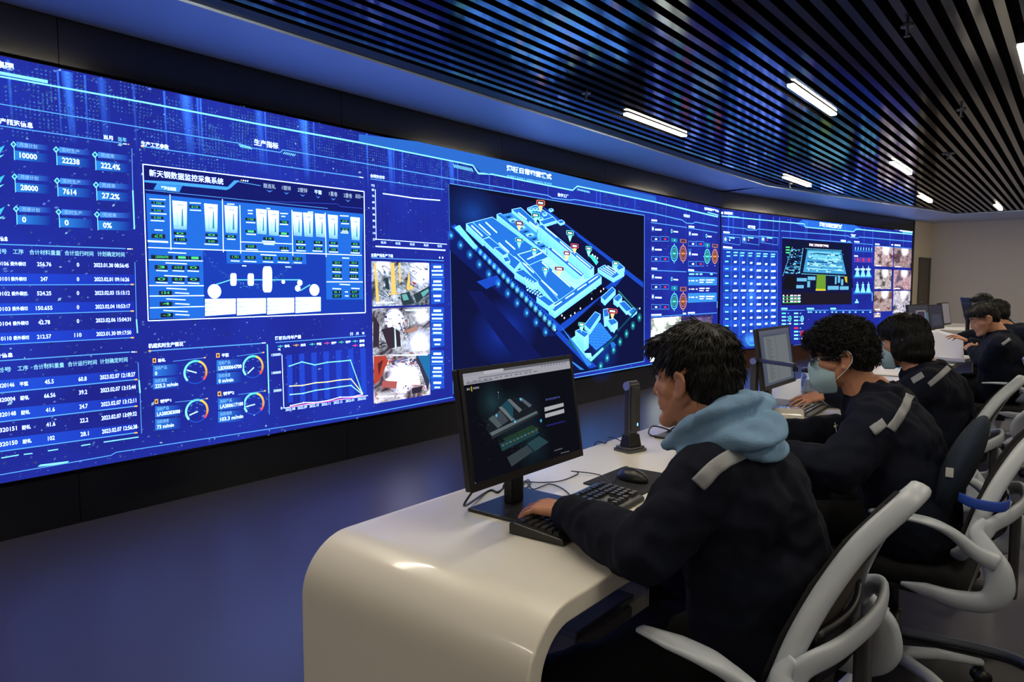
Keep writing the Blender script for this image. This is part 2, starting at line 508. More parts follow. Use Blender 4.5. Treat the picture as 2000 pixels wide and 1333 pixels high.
# ================================================================== SCREEN PICTURES
HDR = 1.0
class Screen:
    """flat picture on a display: coloured shapes in the plane of the screen, measured on the photo"""
    def __init__(s, p0, u, n, step=0.000005, v=(0, 0, 1)):
        s.p0, s.u, s.n, s.v = Vector(p0), Vector(u).normalized(), Vector(n).normalized(), Vector(v).normalized()
        s.V, s.Fc, s.C, s.Mi = [], [], [], []
        s.k = 0; s.step = step
        s.texts = []
    def ab(s, x, y):
        d = on_plane(x, y, s.p0, s.n) - s.p0
        return (d.dot(s.u), d.dot(s.v))
    def add(s, pts, cols, m=0, up=True):
        if up: s.k += 1
        o = s.p0 + s.n * (0.002 + s.k * s.step)
        i0 = len(s.V)
        for a, b in pts: s.V.append(o + s.u * a + s.v * b)
        s.Fc.append(tuple(range(i0, i0 + len(pts))))
        if not isinstance(cols[0], (tuple, list)): cols = [cols] * len(pts)
        s.C.append([(*c, 1.0) for c in cols])
        s.Mi.append(m)
    def poly(s, px, col, m=0): s.add([s.ab(*p) for p in px], col, m)
    def rect(s, x0, y0, x1, y1, col, m=0, col2=None, vert=False):
        a0, b1 = s.ab(x0, y0); a1, b0 = s.ab(x1, y1)
        c = col if col2 is None else ([col, col, col2, col2] if vert else [col, col2, col2, col])
        s.add([(a0, b1), (a1, b1), (a1, b0), (a0, b0)], c, m)
    def quad(s, x0, y0, x1, y1, h0, h1, col, m=0, col2=None):
        """band whose top edge runs (x0,y0)-(x1,y1) and is h0/h1 high in pixels at its ends"""
        c = col if col2 is None else [col, col2, col2, col]
        s.add([s.ab(x0, y0), s.ab(x1, y1), s.ab(x1, y1 + h1), s.ab(x0, y0 + h0)], c, m)
    def line(s, pts, w, col, m=0, col2=None):
        for (x0, y0), (x1, y1) in zip(pts[:-1], pts[1:]):
            a, b = Vector(s.ab(x0, y0)), Vector(s.ab(x1, y1))
            sc = [abs(s.ab(x, y + 1)[1] - s.ab(x, y)[1]) * w / 2 for x, y in ((x0, y0), (x1, y1))]
            d = (b - a)
            if d.length < 1e-6: continue
            d.normalize(); n = Vector((-d.y, d.x))
            s.add([a + n * sc[0], b + n * sc[1], b - n * sc[1], a - n * sc[0]], [col, col2, col2, col] if col2 else col, m)
    def arc(s, x, y, rp, w, col, a0=0, a1=360, n=28, m=0, col2=None):
        c = Vector(s.ab(x, y)); sc = abs(s.ab(x, y + 1)[1] - s.ab(x, y)[1])
        s.k += 1
        for i in range(n):
            t0, t1 = R(a0 + (a1 - a0) * i / n), R(a0 + (a1 - a0) * (i + 1) / n)
            ro, ri = (rp + w / 2) * sc, (rp - w / 2) * sc
            cc = col if col2 is None else tuple(col[q] + (col2[q] - col[q]) * i / n for q in range(3))
            s.add([(c.x + r * math.cos(t), c.y + r * math.sin(t)) for r, t in ((ro, t0), (ro, t1), (ri, t1), (ri, t0))], cc, m, up=False)
    def disc(s, x, y, rp, col, m=0, n=20, ry=None):
        c = Vector(s.ab(x, y)); sc = abs(s.ab(x, y + 1)[1] - s.ab(x, y)[1])
        s.add([(c.x + rp * sc * math.cos(2 * math.pi * i / n), c.y + (ry or rp) * sc * math.sin(2 * math.pi * i / n)) for i in range(n)], col, m)
    def glow(s, x, y, rp, col, n=16, ry=None):
        c = Vector(s.ab(x, y)); sc = abs(s.ab(x, y + 1)[1] - s.ab(x, y)[1])
        s.k += 1
        z = (0, 0, 0); ry = ry or rp
        for i in range(n):
            t0, t1 = 2 * math.pi * i / n, 2 * math.pi * (i + 1) / n
            e = [(c.x + rp * sc * math.cos(t) * q, c.y + ry * sc * math.sin(t) * q) for q, t in ((.5, t0), (.5, t1), (1, t1), (1, t0))]
            h = tuple(v * .3 for v in col)
            s.add([tuple(c), e[0], e[1]], [col, h, h], 1, up=False)
            s.add(e, [h, h, z, z], 1, up=False)
    def text(s, t, x0, y0, x1, h, col, bold=0.0, y1=None):
        """baseline starts at pixel x0,y0, ends at x1; letters are h pixels tall at the start"""
        a0, b0 = s.ab(x0, y0); a1, _ = s.ab(x1, y0 if y1 is None else y1)
        _, b1 = s.ab(x0, y0 - h)
        s.k += 1
        s.texts.append((t, a0, b0, a1, b1, col, bold, s.k))
    def picture(s, x0, y0, x1, y1, nx, ny, fn, m=2):
        a0, b1 = s.ab(x0, y0); a1, b0 = s.ab(x1, y1)
        s.k += 1
        o = s.p0 + s.n * (0.002 + s.k * s.step)
        i0 = len(s.V)
        cs = {}
        for j in range(ny + 1):
            for i in range(nx + 1):
                u, v = i / nx, j / ny
                s.V.append(o + s.u * (a0 + (a1 - a0) * u) + s.v * (b1 + (b0 - b1) * v))
                cs[(i, j)] = (*fn(u, v), 1.0)
        for j in range(ny):
            for i in range(nx):
                q = [(i, j), (i + 1, j), (i + 1, j + 1), (i, j + 1)]
                s.Fc.append(tuple(i0 + jj * (nx + 1) + ii for ii, jj in q))
                s.C.append([cs[w] for w in q]); s.Mi.append(m)
    def finish(s, name, parent, mats=None):
        # lettering
        jobs = []
        for t in s.texts:
            cu = bpy.data.curves.new('t', 'FONT'); cu.body = t[0]; cu.offset = t[6]; cu.resolution_u = 2
            ob = bpy.data.objects.new('t', cu); COL.objects.link(ob); jobs.append((ob, t))
        bpy.context.view_layer.update()
        dg = bpy.context.evaluated_depsgraph_get()
        for ob, (t, a0, b0, a1, b1, col, bold, k) in jobs:
            me = bpy.data.meshes.new_from_object(ob.evaluated_get(dg))
            if len(me.vertices):
                xs = [v.co.x for v in me.vertices]; ys = [v.co.y for v in me.vertices]
                x0, x1, y0, y1 = min(xs), max(xs), min(ys), max(ys)
                o = s.p0 + s.n * (0.002 + k * s.step)
                i0 = len(s.V)
                for v in me.vertices:
                    a = a0 + (v.co.x - x0) / max(x1 - x0, 1e-6) * (a1 - a0)
                    b = b0 + (v.co.y - y0) / max(y1 - y0, 1e-6) * (b1 - b0)
                    s.V.append(o + s.u * a + s.v * b)
                for p in me.polygons:
                    s.Fc.append(tuple(i0 + q for q in p.vertices)); s.C.append([(*col, 1.0)] * len(p.vertices)); s.Mi.append(0)
            bpy.data.meshes.remove(me)
            cu = ob.data; bpy.data.objects.remove(ob); bpy.data.curves.remove(cu)
        me = bpy.data.meshes.new(name)
        me.from_pydata([tuple(v) for v in s.V], [], s.Fc)
        ca = me.color_attributes.new('Col', 'FLOAT_COLOR', 'CORNER')
        flat = []
        for c in s.C:
            for q in c: flat.extend(q)
        ca.data.foreach_set('color', flat)
        me.polygons.foreach_set('material_index', s.Mi)
        return finish(name, me, mats or [M['led'], M['led_glow'], M['led_bright']], parent, world=True)

# colours of the displays
WHT = (1.5, 2.4, 8.0); CYA = rgb(120, 220, 255, 1.9); LBL = rgb(90, 170, 255, 1.3); PAN = rgb(38, 112, 226, 1.1)
DRK = rgb(28, 32, 120); GRN = rgb(90, 255, 150, 1.1); ORG = rgb(255, 190, 90, 1.4); PNK = rgb(255, 90, 190, 1.2); NAV = rgb(24, 30, 112)
RED = rgb(255, 50, 70, 1.2); TEA = rgb(90, 235, 225, 1.3)

def led_back(name, sz_u):
    """blue dashboard backdrop: cloudy blue with faint vertical light streaks and a dot raster"""
    m = bpy.data.materials.new(name); m.use_nodes = True
    nt = m.node_tree; nt.nodes.clear(); N = nt.nodes.new; Lk = nt.links.new
    out = N('ShaderNodeOutputMaterial'); em = N('ShaderNodeEmission'); Lk(em.outputs[0], out.inputs[0])
    tc = N('ShaderNodeTexCoord')
    sp = N('ShaderNodeSeparateXYZ'); Lk(tc.outputs['Object'], sp.inputs[0])
    nz = N('ShaderNodeTexNoise'); nz.inputs['Scale'].default_value = 1.1; nz.inputs['Detail'].default_value = 4; Lk(tc.outputs['Object'], nz.inputs[0])
    cr = N('ShaderNodeValToRGB'); Lk(nz.outputs[0], cr.inputs[0])
    e = cr.color_ramp.elements
    e[0].position = .30; e[0].color = (*rgb(31, 36, 134), 1); e[1].position = .72; e[1].color = (*rgb(36, 54, 176), 1)
    # vertical streaks, strong at the top
    mp = N('ShaderNodeMapping'); mp.inputs['Scale'].default_value = (22, 22, .3); Lk(tc.outputs['Object'], mp.inputs[0])
    n2 = N('ShaderNodeTexNoise'); n2.inputs['Scale'].default_value = 2.2; n2.inputs['Detail'].default_value = 6; n2.inputs['Roughness'].default_value = .7; Lk(mp.outputs[0], n2.inputs[0])
    r2 = N('ShaderNodeMapRange'); r2.inputs[1].default_value = .56; r2.inputs[2].default_value = 1.25; Lk(n2.outputs[0], r2.inputs[0])
    rz = N('ShaderNodeMapRange'); rz.inputs[1].default_value = 1.5; rz.inputs[2].default_value = 2.5; Lk(sp.outputs[2], rz.inputs[0])
    ml = N('ShaderNodeMath'); ml.operation = 'MULTIPLY'; Lk(r2.outputs[0], ml.inputs[0]); Lk(rz.outputs[0], ml.inputs[1])
    mx = N('ShaderNodeMix'); mx.data_type = 'RGBA'; mx.inputs[7].default_value = (*rgb(60, 120, 245), 1)
    Lk(ml.outputs[0], mx.inputs[0]); Lk(cr.outputs[0], mx.inputs[6])
    # fine diagonal weave of the pixels
    wv = N('ShaderNodeTexWave'); wv.wave_type = 'BANDS'; wv.bands_direction = 'DIAGONAL'; wv.inputs['Scale'].default_value = 32; wv.inputs['Distortion'].default_value = .4; Lk(tc.outputs['Object'], wv.inputs[0])
    m3 = N('ShaderNodeMapRange'); m3.inputs[3].default_value = .93; m3.inputs[4].default_value = 1.06; Lk(wv.outputs[1], m3.inputs[0])
    vm = N('ShaderNodeVectorMath'); vm.operation = 'SCALE'; Lk(mx.outputs[2], vm.inputs[0]); Lk(m3.outputs[0], vm.inputs[3])
    Lk(vm.outputs[0], em.inputs[0]); em.inputs[1].default_value = 1.12
    m.cycles.emission_sampling = 'FRONT_BACK'
    return m
M['led_back'] = led_back('led_backdrop', 1)

def sparkle(S, x0, x1, yt, yb, n, seed):
    rnd = random.Random(seed)
    for i in range(n):
        x = rnd.uniform(x0, x1); t = rnd.random()
        y = yt(x) + (yb(x) - yt(x)) * t
        a, b = S.ab(x, y); r = rnd.choice((.003, .004, .005, .007)) * rnd.uniform(.6, 1.1)
        k = rnd.uniform(.15, .85) ** 1.3
        c = tuple(v * k for v in rgb(110, 150, 255, 1.0))
        if rnd.random() < .05: c = tuple(v * .8 for v in rgb(170, 225, 255)); r *= 1.2
        ang = rnd.uniform(-.3, 1.0); el = rnd.uniform(1, 2.2)
        u = Vector((math.cos(ang), math.sin(ang))) * r * el; w = Vector((-math.sin(ang), math.cos(ang))) * r
        p = Vector((a, b))
        if i % 60 == 0: S.k += 1
        S.add([p - u, p - w, p + u, p + w], c, 0, up=False)
def dots(S, x0, y0, nx, ny, dx, dy, seed, dens=.75, col=None):
    rnd = random.Random(seed); a0, b0 = S.ab(x0, y0); S.k += 1
    col = col or rgb(90, 150, 255, .9)
    for j in range(ny):
        for i in range(nx):
            if noise.noise(Vector((i * .33 + seed, j * .33, seed * 1.7))) > (dens - .78):
                k = rnd.uniform(.35, 1.0) * .8
                a, b = a0 + i * dx, b0 - j * dy; r = .0055
                S.add([(a - r, b), (a, b - r), (a + r, b), (a, b + r)], tuple(v * k for v in col), 0, up=False)
def vstreak(S, x, y0, y1, w, col):
    """soft vertical light line from the top down, fading"""
    a, b1 = S.ab(x, y0); _, b0 = S.ab(x, y1); z = (0, 0, 0); h = w
    S.k += 1
    col = tuple(v * 1.5 for v in col)
    S.add([(a - h, b1), (a, b1), (a, b0), (a - h, b0)], [z, col, z, z], 1, up=False)
    S.add([(a, b1), (a + h, b1), (a + h, b0), (a, b0)], [col, z, z, z], 1, up=False)

def shop_photo(seed, base, dark, hot, tint):
    """a blown-out workshop camera picture: bright floor, dark machines, coloured steel"""
    def fn(u, v):
        p = Vector((u * 3.1 + seed * 7.3, v * 3.1, seed))
        n = noise.fractal(p * 1.3, .8, 2.2, 4); q = noise.noise(p * 3.7 + Vector((5, 1, 2)))
        st = abs(math.sin((u * .8 + v * .6) * 26 + 5 * noise.noise(p)))
        c = Vector(base)
        lo = noise.noise(p * .9 + Vector((3, 8, 1)))
        if lo + n * .35 > .08: c = c.lerp(Vector(dark), min(1, (lo + n * .35 - .08) * 5) * (.55 + .45 * st))
        if q > .22 and n > -.1: c = c.lerp(Vector(tint), min(1, (q - .22) * 6) * .8)
        k = .72 + .28 * math.sin(u * 17 + 6 * n) * math.cos(v * 13 + 4 * q); c = c * k
        if abs(noise.noise(p * 6.0 + Vector((9, 4, seed)))) < .035: c = c.lerp(Vector(dark), .6)
        if abs(noise.noise(Vector((p.x * 2.2 + p.y * 4, p.y * .6, seed + 3.3)))) < .03: c = c.lerp(Vector(dark) * 1.6, .5)
        for hx, hy, hr, hc in hot:
            d = math.hypot((u - hx) * 1.4, v - hy) / hr
            if d < 1: c = c.lerp(Vector(hc), (1 - d * d) ** 1)
        return tuple(max(0, x * (1 + max(0, x - .8) * 1.6)) for x in c)
    return fn

# ---------------------------------------------------------------- first (long) video wall
SA = Screen((0, WY, 0), (1, 0, 0), (0, -1, 0))
TOPA = lambda x: 111 + x * .2136 - 6 * (1 - ((x - 700) / 700) ** 2)
BOTA = lambda x: 939 - x * .1773 + 5 * (1 - ((x - 650) / 650) ** 2)
VWA = empty('video_wall', (6, WY, 0), 0, 'long blue LED video wall with dashboards and a glowing 3D factory map, filling the left and middle of the photo', 'video wall', 'LED video walls')
bm = bmesh.new(); box(bm, -.55, 10.715, WY - .012, WY - .0005, .307, 2.532)
# thin dark casing, then the emitting face
cas = from_bm('casing', bm, M['matt_black'], VWA, world=True)
me = bpy.data.meshes.new('display')
me.from_pydata([(-.54, WY - .014, .309), (10.705, WY - .014, .309), (10.705, WY - .014, 2.530), (-.54, WY - .014, 2.530)], [], [(0, 1, 2, 3)])
finish('display', me, M['led_back'], VWA, world=True)
SA.p0.y = WY - .014
LBA = 1.0
sparkle(SA, 2, 1400, TOPA, BOTA, 3200, 3)
# light streaks and dot rasters in the header band
for x, w, k in ((15, .012, .5), (112, .008, .9), (130, .035, 1.0), (165, .008, .8), (197, .03, .45), (260, .012, .4), (320, .01, .9), (362, .05, .9), (385, .01, .8), (391, .01, .8),
                (505, .04, .6), (517, .01, .8), (597, .01, .8), (592, .05, .9), (612, .01, .6), (716, .012, .9), (760, .04, .8), (768, .01, .9), (785, .012, .7), (861, .012, .7), (880, .05, .8), (893, .01, .9),
                (955, .012, .8), (1001, .012, .7), (1070, .01, .6), (1165, .012, .7), (1172, .012, .7), (1210, .01, .5), (1240, .012, .7), (1281, .01, .6), (1301, .01, .8), (1340, .01, .7), (1375, .01, .6)):
    vstreak(SA, x, TOPA(x) + 3, TOPA(x) + 150 - x * .05, w, tuple(v * k for v in rgb(60, 130, 255, .8)))
for i, (x, y, nx, ny) in enumerate(((8, 122, 22, 16), (150, 142, 20, 9), (20, 160, 14, 14), (272, 222, 26, 18), (330, 196, 30, 14), (395, 232, 20, 12), (450, 212, 40, 12), (560, 240, 24, 14), (680, 262, 24, 12), (780, 285, 30, 16), (840, 300, 26, 14), (905, 330, 24, 10), (1180, 372, 26, 9))):
    dots(SA, x, y, nx, ny, .021, .021, i + 1)
# header lines
SA.poly([(-14, 137), (93, 157), (93, 163), (-14, 143)], CYA)
SA.line([(-14, 147), (280, 200), (501, 242), (720, 282), (895, 317), (923, 323), (934, 339), (957, 340)], 3.2, CYA)
SA.poly([(700, 262), (880, 285), (930, 300), (1280, 384), (1280, 395), (1127, 364), (1118, 372), (955, 340), (940, 337), (923, 322), (895, 316), (700, 277)], rgb(56, 130, 245, .75))
SA.line([(957, 340), (1118, 372), (1127, 364), (1280, 395), (1402, 424)], 2.6, CYA)
SA.line([(-14, 201), (140, 227), (465, 280), (490, 289), (547, 298), (552, 293), (720, 321), (900, 353), (1070, 382), (1078, 387), (1112, 391), (1122, 390), (1280, 418), (1332, 430), (1340, 436), (1352, 437), (1358, 434), (1402, 442)], 1.9, LBL)
for i in range(7):
    SA.line([(466 + i * 3.4, 282 + i * .7), (471 + i * 3.4, 288 + i * .7)], 1.4, CYA)
    SA.line([(556 + i * 3.4, 297 + i * .7), (553 + i * 3.4, 301 + i * .7)], 1.4, CYA)
for i in range(12):
    SA.line([(885 + i * 3.2, 321 + i * .7), (888 + i * 3.2, 328 + i * .7)], 1.8, CYA)
    SA.line([(1127 + i * 2.1, 368 + i * .5), (1128 + i * 2.1, 372 + i * .5)], 1.6, CYA)
SA.text('集团', -9, 131, 26, 14, WHT, .03)
SA.text('薄板日常运营模式', 989, 334, 1077, 12, WHT, .035)
SA.text('SHEET DAILY OPERATION MODE', 990, 345, 1077, 3.2, CYA)
SA.text('生产指标', 496, 284, 543, 13, WHT, .02)
SA.text('数字工厂', 1089, 384, 1110, 7, WHT, .02)
SA.text('时间总览', 1335, 424, 1347, 6, WHT, .02)
# left column
SA.text('生产概览信息', -14, 240, 64, 12, WHT, .02)
SA.line([(-14, 244), (238, 280)], 1.9, LBL)
for x in (240, 244, 249): SA.line([(x, 281 + (x - 240) * .12), (x + 3, 281.4 + (x - 240) * .12)], 2, WHT if x < 248 else ORG)
SA.text('当月', 202, 272, 220, 9, WHT, .02); SA.text('当年', 230, 276, 247, 9, CYA)
SA.line([(257, 290), (259, 372)], 1.2, LBL); SA.line([(259, 372), (262, 448)], 2.6, CYA)
CARD = [[(26, 282, '月度计划', '10000'), (109, 292, '实时生产', '22238'), (185, 302, '完成率', '222.4%')],
        [(28, 345, '月度计划', '28000'), (111, 353, '实时生产', '7614'), (187, 361, '完成率', '27.2%')],
        [(31, 408, '月度计划', '0'), (114, 414, '实时生产', '0'), (189, 419, '完成率', '0%')]]
for r in CARD:
    for x, y, a, b in r:
        w = 70 - x * .02; sl = .11 if y < 340 else (.07 if y < 400 else .045)
        SA.quad(x + 6, y - 5, x + w, y - 5 + w * sl, 11, 10, rgb(70, 150, 250, 1.2), 0, rgb(32, 48, 170))
        SA.quad(x + 2, y + 12, x + w, y + 12 + w * sl, 18, 17, rgb(48, 140, 236, 1.1), 0, rgb(30, 46, 165))
        SA.line([(x + 1, y + 5), (x + 2, y + 31)], 1.2, CYA)
        SA.poly([(x - 6, y), (x, y - 6), (x + 6, y + .5), (x, y + 7)], CYA)
        SA.poly([(x - 3.5, y), (x, y - 3.5), (x + 3.5, y + .3), (x, y + 4)], rgb(30, 120, 170))
        SA.text(a, x + 12, y + 4.5, x + 12 + (34 if len(a) > 3 else 26), 8, rgb(170, 220, 255, 1.1))
        n = {5: 34, 4: 26, 1: 8, 6: 37, 2: 17}[len(b)]
        SA.text(b, x + 12, y + 26.5, x + 12 + n, 11, WHT, .02)
for y in (300, 358, 420):   # crystal badges cut by the left edge
    SA.poly([(-12, y - 6), (9, y - 16), (0, y)], rgb(60, 190, 240, 1.3)); SA.poly([(-12, y + 8), (8, y + 2), (0, y + 8)], rgb(110, 230, 255, 1.4))
def trow(y0, y1, cells, h, col, bold=0.0):
    for t, xa, xb in cells:
        y = y0 + (y1 - y0) * xa / 250
        SA.text(t, xa, y + h / 2, xb, h, col, bold)
SA.text('信息', 0, 471, 15, 9, WHT, .02)
SA.line([(-12, 477), (245, 486)], 1.9, LBL)
for x in (248, 252, 256): SA.line([(x, 486.5), (x + 3, 486.7)], 2, WHT if x < 255 else ORG)
trow(491, 497.5, (('划号', -9, 13), ('工序', 25, 46), ('合计材料重量', 57, 118), ('合计运行时间', 126, 182), ('计划确定时间', 190, 243)), 10, rgb(150, 225, 255, 1.4), .01)
T1 = [('20106', '256.76', '0', '2023.01.30 08:56:45', 515, 519), ('20101', '247', '0', '2023.02.01 09:16:26', 545, 546), ('20102', '524.25', '0', '2023.02.03 15:15:12', 574, 572),
      ('20103', '150.655', '0', '2023.02.04 10:53:17', 604, 598), ('20104', '42.78', '0', '2023.02.06 15:04:31', 633, 624), ('210110', '212.57', '110', '2023.01.30 09:17:50', 662, 650)]
for i, (a, b, c, d, y0, y1) in enumerate(T1):
    if i % 2:
        SA.quad(-12, y0 - 11, 262, y1 - 9, 22, 19, rgb(38, 78, 226), 0, rgb(34, 52, 190))
        SA.line([(-12, y0 + 12), (255, y1 + 10)], 1.6, LBL); SA.line([(255, y1 + 10), (261, y1 + 10)], 2.6, ORG)
    n = len(b) * 4.6
    trow(y0, y1, ((a, -9, 17 + i * 1.1), ('委外横切', 20 + i * 1.2, 50 + i * 1.3), (b, 86 - n / 2, 86 + n / 2), (c, 152 - len(c) * 2.3, 152 + len(c) * 2.3), (d, 183 + i, 251 + i)), 8, WHT, .012)
SA.line([(263, 512), (266, 624)], 1.2, LBL); SA.line([(266, 624), (268, 651)], 2.4, CYA)
SA.text('计信息', -8, 700, 25, 9, WHT, .02)
SA.line([(-12, 706), (253, 688)], 1.9, LBL)
for x in (256, 260, 264): SA.line([(x, 688), (x + 3, 687.8)], 2, WHT if x < 263 else ORG)
trow(723, 702, (('划号', -8, 22), ('工序', 34, 55), ('合计材料重量', 65, 125), ('合计运行时间', 132, 189), ('计划确定时间', 195, 249)), 10, rgb(150, 225, 255, 1.4), .01)
T2 = [('A320146', '平整', '45.5', '60.8', '2023.02.07 12:18:27', 754, 733), ('A320004', '酸轧', '66.56', '39.2', '2023.02.07 13:15:44', 782, 758), ('A320148', '酸轧', '41.6', '24.7', '2023.02.07 13:12:11', 811, 785),
      ('A320151', '酸轧', '41.6', '22.2', '2023.02.07 13:09:32', 841, 811), ('A320150', '酸轧', '102', '28.1', '2023.02.07 12:56:38', 869, 837)]
for i, (a, b, c, e, d, y0, y1) in enumerate(T2):
    if i % 2 == 0:
        SA.quad(-12, y0 - 10, 266, y1 - 10, 24, 19, rgb(38, 88, 232), 0, rgb(34, 52, 190))
        SA.line([(-12, y0 + 15), (262, y1 + 9)], 2.0, LBL); SA.line([(262, y1 + 9), (268, y1 + 8.5)], 2.6, ORG)
    n = len(c) * 4.4
    trow(y0, y1, ((a, -10, 28 + i * 1.6), (b, 38 + i * 1.6, 55 + i * 1.6), (c, 96 - n / 2 + i, 96 + n / 2 + i), (e, 153 + i, 169 + i), (d, 195 + i, 264 + i)), 8.5, WHT, .012)
SA.line([(2, 895), (36, 889)], 2, CYA); SA.line([(46, 888), (63, 886)], 2, CYA); SA.line([(93, 881), (113, 878)], 2, CYA); SA.line([(158, 871), (176, 868)], 2, CYA); SA.line([(202, 864), (270, 854)], 2, CYA)
SA.line([(269, 708), (271, 743)], 1.2, LBL); SA.line([(271, 743), (273, 768)], 2.6, CYA); SA.line([(273, 768), (276, 847)], 1.2, LBL)
SA.poly([(73, 912), (78, 908), (134, 901), (130, 906)], CYA)
SA.line([(-12, 930), (216, 890), (226, 884), (330, 868), (560, 833), (730, 806), (884, 776)], 1.6, LBL)

# process parameters window
SA.text('生产工艺参数', 275, 285, 329, 10, WHT, .02)
SA.line([(275, 286), (700, 346)], 1.9, LBL); SA.line([(275, 286), (280, 287)], 2.6, ORG); SA.line([(701, 346), (709, 347.5)], 1.6, WHT)
c4 = lambda x, y: (260 + x / 4.348, 240 + y / 4.348)
c5 = lambda x, y: (270 + x / 4.348, 460 + y / 4.348)
W1 = [(278.5, 321), (710.5, 374.5), (713, 611), (289, 627)]
SA.poly(W1, NAV)
SA.poly([c4(105, 600), c4(1950, 775), c5(1915, 650), c5(92, 712)], rgb(30, 66, 190))
SA.poly([c4(105, 600), c4(1950, 775), c5(1895, 168), c5(85, 100)], PAN)
SA.poly([c5(85, 104), c5(545, 130), c5(560, 700), c5(95, 712)], PAN)
SA.poly([c5(1590, 160), c5(1898, 170), c5(1908, 545), c5(1595, 545)], PAN)
SA.poly([c5(745, 130), c5(1420, 155), c5(1425, 245), c5(750, 238)], PAN)
SA.line(W1 + [W1[0]], 1.8, WHT)
SA.poly([c4(95, 488), c4(330, 500), c4(800, 545), c4(855, 490), c4(900, 490), c4(820, 560), c4(790, 572), c4(95, 505)], rgb(70, 160, 255, 1.3))
SA.line([c4(870, 498), c4(1080, 535)], 1.2, LBL)
for i in range(4): SA.line([c4(912 + i * 18, 495 + i * 2), c4(920 + i * 18, 484 + i * 2)], 2, WHT if i else ORG)
SA.text('新天钢数据监控采集系统', *c4(135, 455), c4(762, 0)[0], 14, WHT, .01)
SA.poly([c4(200, 515), c4(415, 538), c4(390, 590), c4(170, 568)], rgb(60, 150, 240, 1.2)); SA.text('平整主画面', *c4(235, 567), c4(362, 0)[0], 7, WHT, .03)
for t, x, y, w in (('酸连轧', 1105, 552, 102), ('1镀锌', 1262, 570, 75), ('2镀锌', 1395, 588, 82), ('平整', 1537, 603, 62), ('1重卷', 1662, 620, 70), ('2重卷', 1785, 634, 72), ('返回>>', 1884, 640, 68)):
    SA.text(t, *c4(x, y), c4(x + w, 0)[0], 9 if w > 69 else 8, WHT if w == 62 else rgb(190, 220, 255, 1.2), .0)
    if t[0] != '返': SA.poly([c4(x + w * .2, y + 18), c4(x + w * .5, y + 28), c4(x + w * .8, y + 22), c4(x + w * .5, y + 40)], rgb(80, 150, 250, 1.1))
SA.line([c4(100, 570), c4(1650, 728)], 1, LBL); SA.line([c4(1080, 665), c4(1730, 690), c4(1760, 712), c4(1945, 728)], 1, rgb(60, 90, 220))
# gauges of the window
GC = [(330, 660, 455, 910), (600, 685, 715, 930), (772, 700, 885, 940), (1040, 730, 1132, 950), (1140, 740, 1235, 962), (1350, 755, 1432, 965), (1440, 762, 1525, 972), (1540, 770, 1630, 975), (1650, 780, 1735, 988), (1842, 800, 1922, 1000)]
for x0, y0, x1, y1 in GC:
    a, b = c4(x0, y0), c4(x1, y0 + (x1 - x0) * .095); c, d = c4(x1 - 2, y1), c4(x0 + 12, y1 - 6)
    SA.add([SA.ab(*p) for p in (a, b, c, d)], [WHT, WHT, rgb(130, 200, 230, 1.1), rgb(130, 200, 230, 1.1)])
    mx = (x0 + x1) / 2 + (x1 - x0) * .18; hw = (x1 - x0) * .06
    SA.poly([c4(mx - hw * .4, y0 + 70), c4(mx + hw * .6, y0 + 72), c4(mx + hw * 1.3, y1 - 30), c4(mx - hw * 1.1, y1 - 32)], rgb(60, 150, 190))
    for k in range(7): SA.line([c4(x0 + (x1 - x0) * .3, y0 + 110 + k * 17), c4(x0 + (x1 - x0) * .42, y0 + 111 + k * 17)], .7, rgb(90, 150, 170))
    SA.line([c4(x0 + (x1 - x0) * .35, y0 + 38), c4(x0 + (x1 - x0) * .75, y0 + 42)], 1.2, rgb(60, 80, 110))
for x, y0, y1 in ((310, 610, 1080), (755, 650, 1100), (903, 700, 1110), (1345, 740, 1130), (1628, 765, 1140)):
    SA.line([c4(x, y0), c4(x + 8, y1)], 1.6, WHT)
SA.line([c4(915, 1012), c4(1345, 1030)], 1.4, WHT); SA.line([c5(80, 103), c5(1895, 170)], 1.6, WHT)
def tagbox(cc, x, y, w, h, t=None):
    a, b = cc(x, y), cc(x + w, y + h + w * .04)
    SA.rect(*a, *b, rgb(34, 42, 66))
    if t: SA.text(t, *cc(x + w * .22, y + h * .84), cc(x + w * .8, 0)[0], h * .68 / 4.348, GRN)
def bar(cc, x, y, w, h=9, col=WHT): SA.line([cc(x, y), cc(x + w, y + w * .05)], h / 4.348, tuple(v * .75 for v in col))
for x, y, w, h, t in ((150, 668, 110, 24, '1.700'), (150, 732, 105, 24, '0.00'), (150, 792, 105, 24, '0.00'), (158, 942, 112, 36, '45.75'), (340, 925, 108, 26, '0'), (342, 980, 108, 26, '1335'), (472, 700, 96, 26, '610'),
                      (610, 940, 104, 24, '0'), (612, 990, 104, 24, '0.00'), (778, 952, 96, 24, '0'), (950, 806, 86, 26, '7.938'), (1242, 830, 76, 26, '7.938'), (950, 910, 90, 24, '1'), (1236, 928, 82, 24, '1'), (1100, 975, 92, 22, '14'),
                      (1380, 998, 76, 22, '0'), (1530, 1008, 74, 22, '0'), (1660, 1008, 74, 22, '0'), (1758, 822, 72, 24, '610'), (1758, 892, 72, 24, '0.0'), (1850, 1016, 66, 22, '0')):
    tagbox(c4, x, y, w, h, t)
for x, y, w in ((135, 648, 138), (155, 706, 112), (140, 770, 140), (145, 830, 118), (178, 910, 70), (120, 1002, 172), (355, 962, 75), (476, 680, 96), (478, 742, 96), (612, 978, 96), (795, 690, 62), (795, 988, 70), (970, 745, 44), (972, 770, 40), (956, 846, 78), (958, 946, 82), (1130, 728, 30), (1245, 770, 66), (1255, 795, 34), (1242, 862, 70), (1240, 960, 78), (1092, 1006, 112), (1480, 758, 46), (1752, 790, 74), (1764, 856, 66), (1770, 920, 50), (1760, 934, 64)):
    bar(c4, x, y, w)
